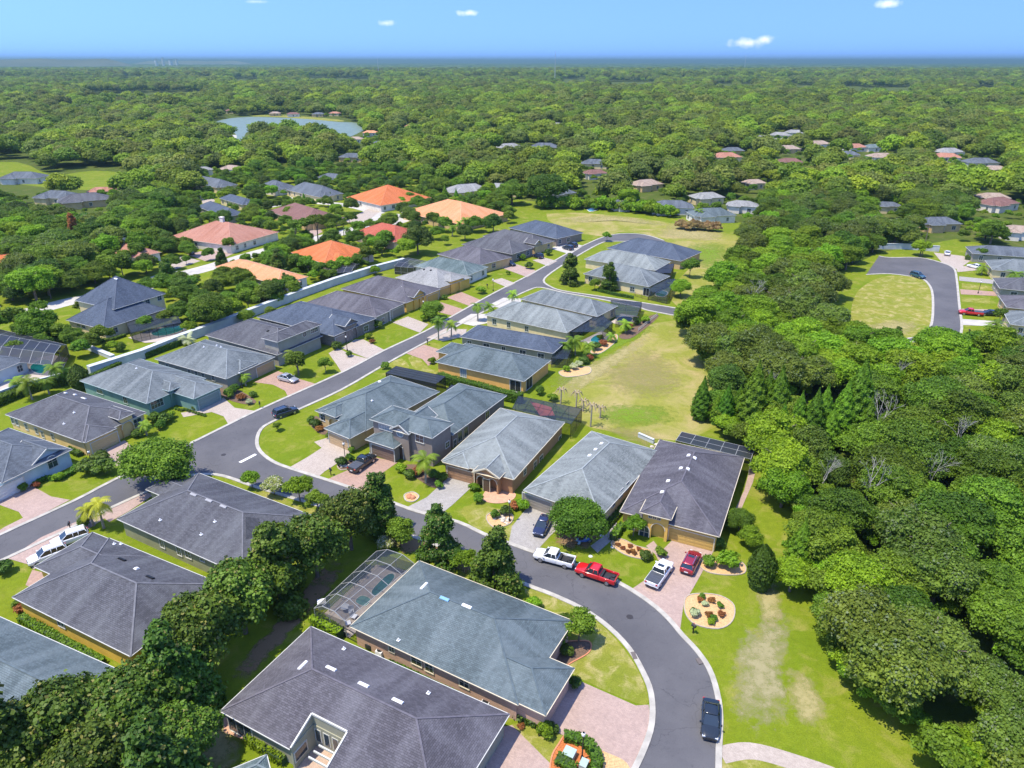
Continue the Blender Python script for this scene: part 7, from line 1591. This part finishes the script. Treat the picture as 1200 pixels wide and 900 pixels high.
def zone(px, py):
    if px > 780:
        if py > 760: return 'wood at the bottom right corner' if px > 1120 else 'wood edge by the lawn at the bottom right'
        if py > 650: return 'lower right wood near the right edge of the view' if px > 1100 else 'wood edge right of the worn lawn strip'
        if py > 560: return 'wood at the right edge, level with the golden house' if px > 1090 else 'wood right of the tall egg shaped shrub'
        if py > 490: return 'wood at the right edge above the golden house' if px > 1080 else 'wood behind the cypresses' if px < 980 else 'deep wood right of the cypresses'
        if py > 425: return 'wood just below the cul-de-sac' if px > 1010 else 'wood right of the field corner' if px < 920 else 'wood left below the cul-de-sac'
        if py > 350: return 'wood edge at the right side of the field' if px < 880 else 'wood left of the grass island'
        if py > 300: return 'wood right of the far field' if px < 930 else 'wood upper left of the grass island'
        return 'wood beyond the far field' if px < 960 else 'wood above the cul-de-sac'
    return 'oaks at the left edge' if px < 90 else 'oaks left of the salmon brown roof' if px < 330 else 'wood behind the old quarter'
for (x, y, px, py, wd, st) in near:
    k = kindfor(x, y, wd, rw); s = rw.uniform(.72, 1.12) * (.92 if px > 800 else .95)
    if y < 95: s *= .9
    z = zone(px, py); tree(k, Vector((x, y, 0)), s, '%s in the %s' % (LB[k], z), '%s, %s' % (LB[k], z))

# bare grey limbs standing up among the crowns
def deadmesh(seed):
    rs = random.Random(seed); m = MB()
    def br(p, d, L, r, k):
        q = p + d * L; m.tube([p, (p + q) / 2 + Vector((rs.uniform(-.2, .2), rs.uniform(-.2, .2), rs.uniform(-.1, .2))) * L * .3, q], [r, r * .8, r * .55], 5, cap=False)
        if k:
            for _ in range(3): e = (d + Vector((rs.uniform(-1, 1), rs.uniform(-1, 1), rs.uniform(-.3, .6))) * .8).normalized(); br(q, e, L * rs.uniform(.55, .8), r * .55, k - 1)
    br(Vector((0, 0, 0)), Vector((0, 0, 1)), 6.5, .26, 4); me = bpy.data.meshes.new('bare_limbs'); me.from_pydata(m.v, [], m.f); me.materials.append(plain('grey_bark', (.33, .31, .28), .95, var=.2)); return me
DM = [deadmesh(i) for i in range(4)]; rd = random.Random(3)
for (px, py) in ((905, 455), (1050, 445), (1020, 500), (1085, 560), (1010, 580), (960, 560), (1120, 520), (1060, 620), (950, 380), (880, 345)):
    t = empty('bare_tree', 'grey leafless limbs rising among the crowns of the right wood', 'tree', G(px, py + 25), rd.uniform(0, 6), 'bare grey trees in the right wood'); k_ = rd.uniform(.42, .58); t.scale = (k_, k_, k_); share('branches', DM[rd.randrange(4)], t)
# far wood: one object, instanced crowns
fp = bpy.data.collections.new('far_tree_shapes')
FM = []
NEARV = {}
for kk in ('bright', 'dark', 'moss', 'oak'): pass
for i in range(7):
    mt = [L_FAR1, L_FAR2, L_FAR3, L_FAR1, L_FAR2, L_FAR1, L_FAR3][i]
    me = crown('far_crown', 900 + i, 6.4, 5.0, 6.0, 26, 4600, .60, mt, 0, (.24, .38), flat=.85, jit=.4); o = bpy.data.objects.new('far_crown_%02d' % i, me); fp.objects.link(o)
# nearby members of the mass use the fine crowns; low growth fills the gaps under the trees
for j, kk in enumerate(('oak', 'bright', 'moss', 'dark', 'small', 'brightsmall')):
    o = bpy.data.objects.new('far_crown_%02d' % (7 + j), PROTO[kk][0][0]); fp.objects.link(o)
under = []
for (x, y, px, py, st) in cand:
    if y < 330 and (inpoly(px, py, WOOD) or rw.random() < .5):
        for _ in range(3):
            a, b = x + rw.uniform(-4, 4), y + rw.uniform(-4, 4); qx, qy = PX((a, b, 0))
            if not blocked(qx, qy) and not nearhouse(a, b, 2, qx, qy): under.append((a, b, qx, qy, True, -1))
E1 = [(832, 400), (826, 430), (848, 462), (838, 500), (862, 524), (912, 530), (912, 560), (925, 600), (938, 640), (955, 690), (966, 735), (985, 790), (1015, 822), (1050, 845), (1085, 885), (1105, 940)]
for (p, q) in zip(E1, E1[1:]):
    A, B = G(*p), G(*q); n = int((B - A).length / 1.5)
    for k in range(n): c = A + (B - A) * (k / n) + Vector((rw.uniform(-.5, 2.2), rw.uniform(-1.2, 1.2), 0)); under.append((c.x, c.y, 0, 0, True, -1))
# garden growth between the houses of the older quarter and in the back gardens
OQ = [(-40, 400), (-40, 330), (60, 300), (170, 250), (200, 215), (260, 202), (400, 196), (520, 208), (600, 236), (598, 262), (545, 276), (500, 300), (470, 305), (400, 326), (300, 366), (210, 400), (150, 412), (60, 440), (0, 455)]
ST = [smooth_px(q, 3) for q in ([(-80, 398), (0, 373), (40, 364), (88, 352), (150, 342), (195, 327), (250, 312), (300, 297), (350, 284), (400, 273), (436, 262), (450, 256)], [(448, 252), (420, 243), (380, 238), (340, 238), (310, 243)])]
ST = [G(*q) for l in ST for q in l]; rg = random.Random(77); gard = []
while len(gard) < 640:
    x, y = rg.uniform(-330, 30), rg.uniform(95, 440); px, py = PX((x, y, 0))
    if not inpoly(px, py, OQ) or in_house(x, y, 2.2) or any((x - s.x) ** 2 + (y - s.y) ** 2 < 49 for s in ST) or not clear_of_named(x, y, 2.5): continue
    if any(inpoly(px, py, d[0]) for d in DRV): continue
    if inpoly(px, py, [(150, 400), (222, 376), (222, 404), (170, 406)]) or inpoly(px, py, [(0, 430), (85, 405), (85, 450), (0, 470)]): continue
    n_ = noise.noise(Vector((x / 22, y / 22, 7)))
    if n_ < -.3 or any((x - a) ** 2 + (y - b) ** 2 < 9 for a, b, *_ in gard): continue
    gard.append((x, y, px, py, True, -2 - (rg.random() < .6)))
for c_ in gard: under.append(c_)
for (hx, hy, hw, hX, hY) in CL3:
    for _ in range(22):
        a, r = rg.uniform(0, 6.283), hw * rg.uniform(.95, 2.2); x, y = hX + r * math.cos(a), hY + r * math.sin(a) * .9 - 2; qx, qy = PX((x, y, 0))
        if not in_house(x, y, 2.0) and not blocked(qx, qy): under.append((x, y, qx, qy, True, -2))
far += under
me = bpy.data.meshes.new('far_wood_trees'); me.from_pydata([(x, y, 0) for (x, y, *_r) in far], [], [])
scl = []; idx = []; rot = []
for (x, y, px, py, wd, st) in far:
    if st in (-2, -3): big = st == -3 and not in_house(x, y, 3.5); scl.append(rw.uniform(.42, .72) if big else rw.uniform(.6, 1.2)); idx.append(rw.choice([7, 7, 8, 10]) if big else rw.choice([11, 11, 12])); rot.append(rw.uniform(0, 6.28)); continue
    if st < 0: scl.append(rw.uniform(.55, 1.25)); idx.append(rw.choice([11, 11, 12, 11])); rot.append(rw.uniform(0, 6.28)); continue
    if y < 330: scl.append(rw.uniform(.75, 1.05)); idx.append(rw.choice([7, 7, 8, 9, 7, 8, 10])); rot.append(rw.uniform(0, 6.28)); continue
    scl.append(rw.choice([rw.uniform(.55, .9), rw.uniform(.8, 1.1), rw.uniform(1.0, 1.4)]) * (1.0 if st < 10 else 1.15 if st < 12 else 1.55 if st < 20 else 2.3)); n = noise.noise(Vector((x / 60, y / 60, 1.7))); idx.append(rw.choice([1, 4, 1, 0]) if n > .2 else rw.choice([2, 6, 0, 3]) if n < -.2 else rw.randrange(7)); rot.append(rw.uniform(0, 6.28))
for nme, ty, vals in (('tscale', 'FLOAT', scl), ('tidx', 'INT', idx), ('trot', 'FLOAT', rot)): a = me.attributes.new(nme, ty, 'POINT'); a.data.foreach_set('value', vals)
fo = bpy.data.objects.new('distant_wood', me); COL.objects.link(fo); tag(fo, None, None, None, 'stuff')
ng = bpy.data.node_groups.new('scatter', 'GeometryNodeTree'); ng.interface.new_socket('Geometry', in_out='INPUT', socket_type='NodeSocketGeometry'); ng.interface.new_socket('Geometry', in_out='OUTPUT', socket_type='NodeSocketGeometry')
N = ng.nodes; gi = N.new('NodeGroupInput'); go = N.new('NodeGroupOutput'); mp = N.new('GeometryNodeMeshToPoints'); ip = N.new('GeometryNodeInstanceOnPoints'); ci = N.new('GeometryNodeCollectionInfo'); ci.inputs['Collection'].default_value = fp; ci.inputs['Separate Children'].default_value = True; ci.inputs['Reset Children'].default_value = True
def na(nm, ty): n = N.new('GeometryNodeInputNamedAttribute'); n.data_type = ty; n.inputs['Name'].default_value = nm; return n
s_ = na('tscale', 'FLOAT'); i_ = na('tidx', 'INT'); r_ = na('trot', 'FLOAT'); cx = N.new('ShaderNodeCombineXYZ'); ng.links.new(r_.outputs['Attribute'], cx.inputs['Z'])
ng.links.new(gi.outputs[0], mp.inputs['Mesh']); ng.links.new(mp.outputs[0], ip.inputs['Points']); ng.links.new(ci.outputs[0], ip.inputs['Instance']); ip.inputs['Pick Instance'].default_value = True
ng.links.new(i_.outputs['Attribute'], ip.inputs['Instance Index']); ng.links.new(cx.outputs[0], ip.inputs['Rotation']); ng.links.new(s_.outputs['Attribute'], ip.inputs['Scale']); ng.links.new(ip.outputs[0], go.inputs[0])
md = fo.modifiers.new('scatter', 'NODES'); md.node_group = ng

# beyond 2.6 km: rolling canopy out to the horizon
na_, nr = 420, 150; rr = np.geomspace(4300, 29000, nr); aa = np.linspace(-R(52), R(52), na_)
A_, R2 = np.meshgrid(aa, rr); Xc = R2 * np.sin(A_); Yc = R2 * np.cos(A_)
rs = np.random.RandomState(3); Zc = 17 + rs.uniform(-1, 1, Xc.shape) * (5 + R2 / 6000) + 3.5 * np.sin(Xc / 310) * np.cos(Yc / 420) + 4 * np.sin(Xc / 900 + 1) * np.sin(Yc / 1300)
Xc += rs.uniform(-4, 4, Xc.shape); V = np.stack([Xc, Yc, Zc], -1).reshape(-1, 3); ii = np.arange(nr * na_).reshape(nr, na_); F = np.stack([ii[:-1, :-1], ii[:-1, 1:], ii[1:, 1:], ii[1:, :-1]], -1).reshape(-1, 4)
me = bpy.data.meshes.new('horizon_woodland'); me.from_pydata(V.tolist(), [], F.tolist())
m_, n, b = newmat('far_canopy'); pp = pos(n); col = mixc(n, ramp(n, noi(n, .010, 7, pp, .75), .40, .60), (.012, .035, .010), (.12, .18, .04)); col = mixc(n, ramp(n, noi(n, .0011, 6, pp, .7), .52, .66, 0, .8), col, (.16, .19, .09)); col = mixc(n, ramp(n, noi(n, .0019, 6, pp, .75), .66, .70, 0, .8), col, (.42, .40, .34)); n.links.new(col, b.inputs['Base Color']); b.inputs['Roughness'].default_value = 1; b.inputs['Specular IOR Level'].default_value = 0
me.materials.append(m_); o = bpy.data.objects.new('horizon_woodland', me); COL.objects.link(o); o['kind'] = 'stuff'

# low hill on the left horizon
def hill(name, ang0, ang1, dist, hgt, col):
    m = MB(); n = 60; P = []
    for i in range(n + 1):
        t = i / n; a = ang0 + (ang1 - ang0) * t; e = min(1, min(t, 1 - t) * 6) ** .6; z = hgt * e * (1 + .06 * math.sin(t * 17)); P.append((dist * math.sin(a), dist * math.cos(a), z, a))
    for p, q in zip(P, P[1:]):
        for (k0, k1, f0, f1) in ((-900, 0, 0, 1), (0, 1400, 1, 0)):
            g = lambda s, k, f: (s[0] + math.sin(s[3]) * k, s[1] + math.cos(s[3]) * k, s[2] * f)
            m.poly([g(p, k0, f0), g(q, k0, f0), g(q, k1, f1), g(p, k1, f1)])
    o = m.build(name, plain('hill_' + name, col, .95, var=.25, scale=.002), None, merge=True); o['kind'] = 'structure'
ax = lambda px: math.atan2(px - 600, FPX / math.cos(TH))
hill('hill', ax(-60), ax(158), 9500, 84, (.10, .10, .055)); hill('distant_hill', ax(150), ax(300), 13000, 68, (.16, .17, .12))

# far industrial buildings, halls, stacks and masts
def block(px, py, w, d, h, mat, label, name='warehouse', z0=0):
    c = G(px, py, z0); az = math.atan2(c.x, c.y); t = empty(name, label, 'warehouse' if name == 'warehouse' else 'building', Vector((c.x, c.y, 0)), -az); m = MB(); h = h * (1.2 if name == 'warehouse' else 1); m.box(-w / 2, w / 2, 0, d, 0, h); m.build('wall', mat, t); r = MB(); r.box(-w / 2 - .5, w / 2 + .5, -.5, d + .5, h + .01, h + .8)
    for k in range(int(w // 25)): r.box(-w / 2 + 8 + k * 25, -w / 2 + 14 + k * 25, d * .3, d * .5, h + .8, h + 3)
    r.build('roof', plain('hall_roof', (.6, .62, .63), .7, var=.1, scale=.02), t)
    nd_ = max(2, min(8, int(w // 18)))
    for k in range(nd_): q = MB(); x = -w / 2 + w * (k + .5) / nd_; q.box(x - 2.5, x + 2.5, -.15, 0.02, 1, h * .55); q.build('loading_door', plain('hall_door', (.22, .24, .26), .6), t)
def stack(px, dist, h, r, label, name='smokestack', mat=None):
    a = ax(px); t = empty(name, label, 'tower', (dist * math.sin(a), dist * math.cos(a), 0)); m = MB(); m.tube([(0, 0, 0), (0, 0, h)], [r, r * .75], 10); m.build('shaft', mat or MH, t); q = MB(); q.tube([(0, 0, h), (0, 0, h * 1.01)], [r * .9, r * .9], 10); q.build('rim', M_DARK, t)
for i, (px, h, r) in enumerate(((183, 84, 20), (191, 96, 16), (200, 82, 26), (207, 86, 16))): stack(px, 9000, h, r, 'white power plant %s on the left horizon' % ['stack, first from the left', 'tallest stack', 'broad stack', 'stack, last on the right'][i])
block(196, 76.3, 300, 120, 72, MH, 'white power plant hall under the stacks', 'power_plant')
block(290, 74.8, 80, 60, 90, MH2, 'tan silo block near the horizon above the lake', 'silo'); block(278, 75, 160, 80, 24, MH, 'low white works beside the silo block')
def mast(px, py, h, label):
    c = G(px, py); t = empty('radio_mast', label, 'mast', c); m = MB(); w = h * .02
    for k in range(3): a = k * 2.094; m.bar((w * math.cos(a), w * math.sin(a), 0), (w * .2 * math.cos(a), w * .2 * math.sin(a), h), w * .25)
    for j in range(14):
        for k in range(3): a, b = k * 2.094, (k + 1) * 2.094; f0, f1 = 1 - .8 * j / 14, 1 - .8 * (j + 1) / 14; m.bar((w * math.cos(a) * f0, w * math.sin(a) * f0, h * j / 14), (w * math.cos(b) * f1, w * math.sin(b) * f1, h * (j + 1) / 14), w * .15)
    m.build('lattice', MLW, t)
mast(444, 92, 75, 'thin lattice mast beyond the lake'); mast(650, 98, 90, 'thin lattice mast beyond the middle wood'); mast(872, 83, 105, 'thin lattice mast near the right horizon')
# wooden utility pole above the cul-de-sac
t = empty('utility_pole', 'wooden utility pole above the cul-de-sac', 'utility pole', G(1080, 301)); m = MB(); m.tube([(0, 0, 0), (0, 0, 11)], [.16, .11], 8); m.build('pole', M_TRUNK, t); q = MB(); q.box(-1.1, 1.1, -.06, .06, 10.2, 10.35); q.build('crossarm', M_TRUNK, t)

# ---------------------------------------------------------------- haze
hz = MB(); hz.box(-36000, 36000, -3500, 41000, -1.0, 116); ho = hz.build('haze', bpy.data.materials.new('haze_air'), None, merge=True); ho['kind'] = 'stuff'
hm = ho.data.materials[0]; hm.use_nodes = True; hn = hm.node_tree; hn.nodes.clear(); oo = hn.nodes.new('ShaderNodeOutputMaterial'); pv = hn.nodes.new('ShaderNodeVolumePrincipled')
pv.inputs['Color'].default_value = (.27, .44, .44, 1); pv.inputs['Density'].default_value = .00013; pv.inputs['Anisotropy'].default_value = .3
hn.links.new(pv.outputs[0], oo.inputs['Volume'])
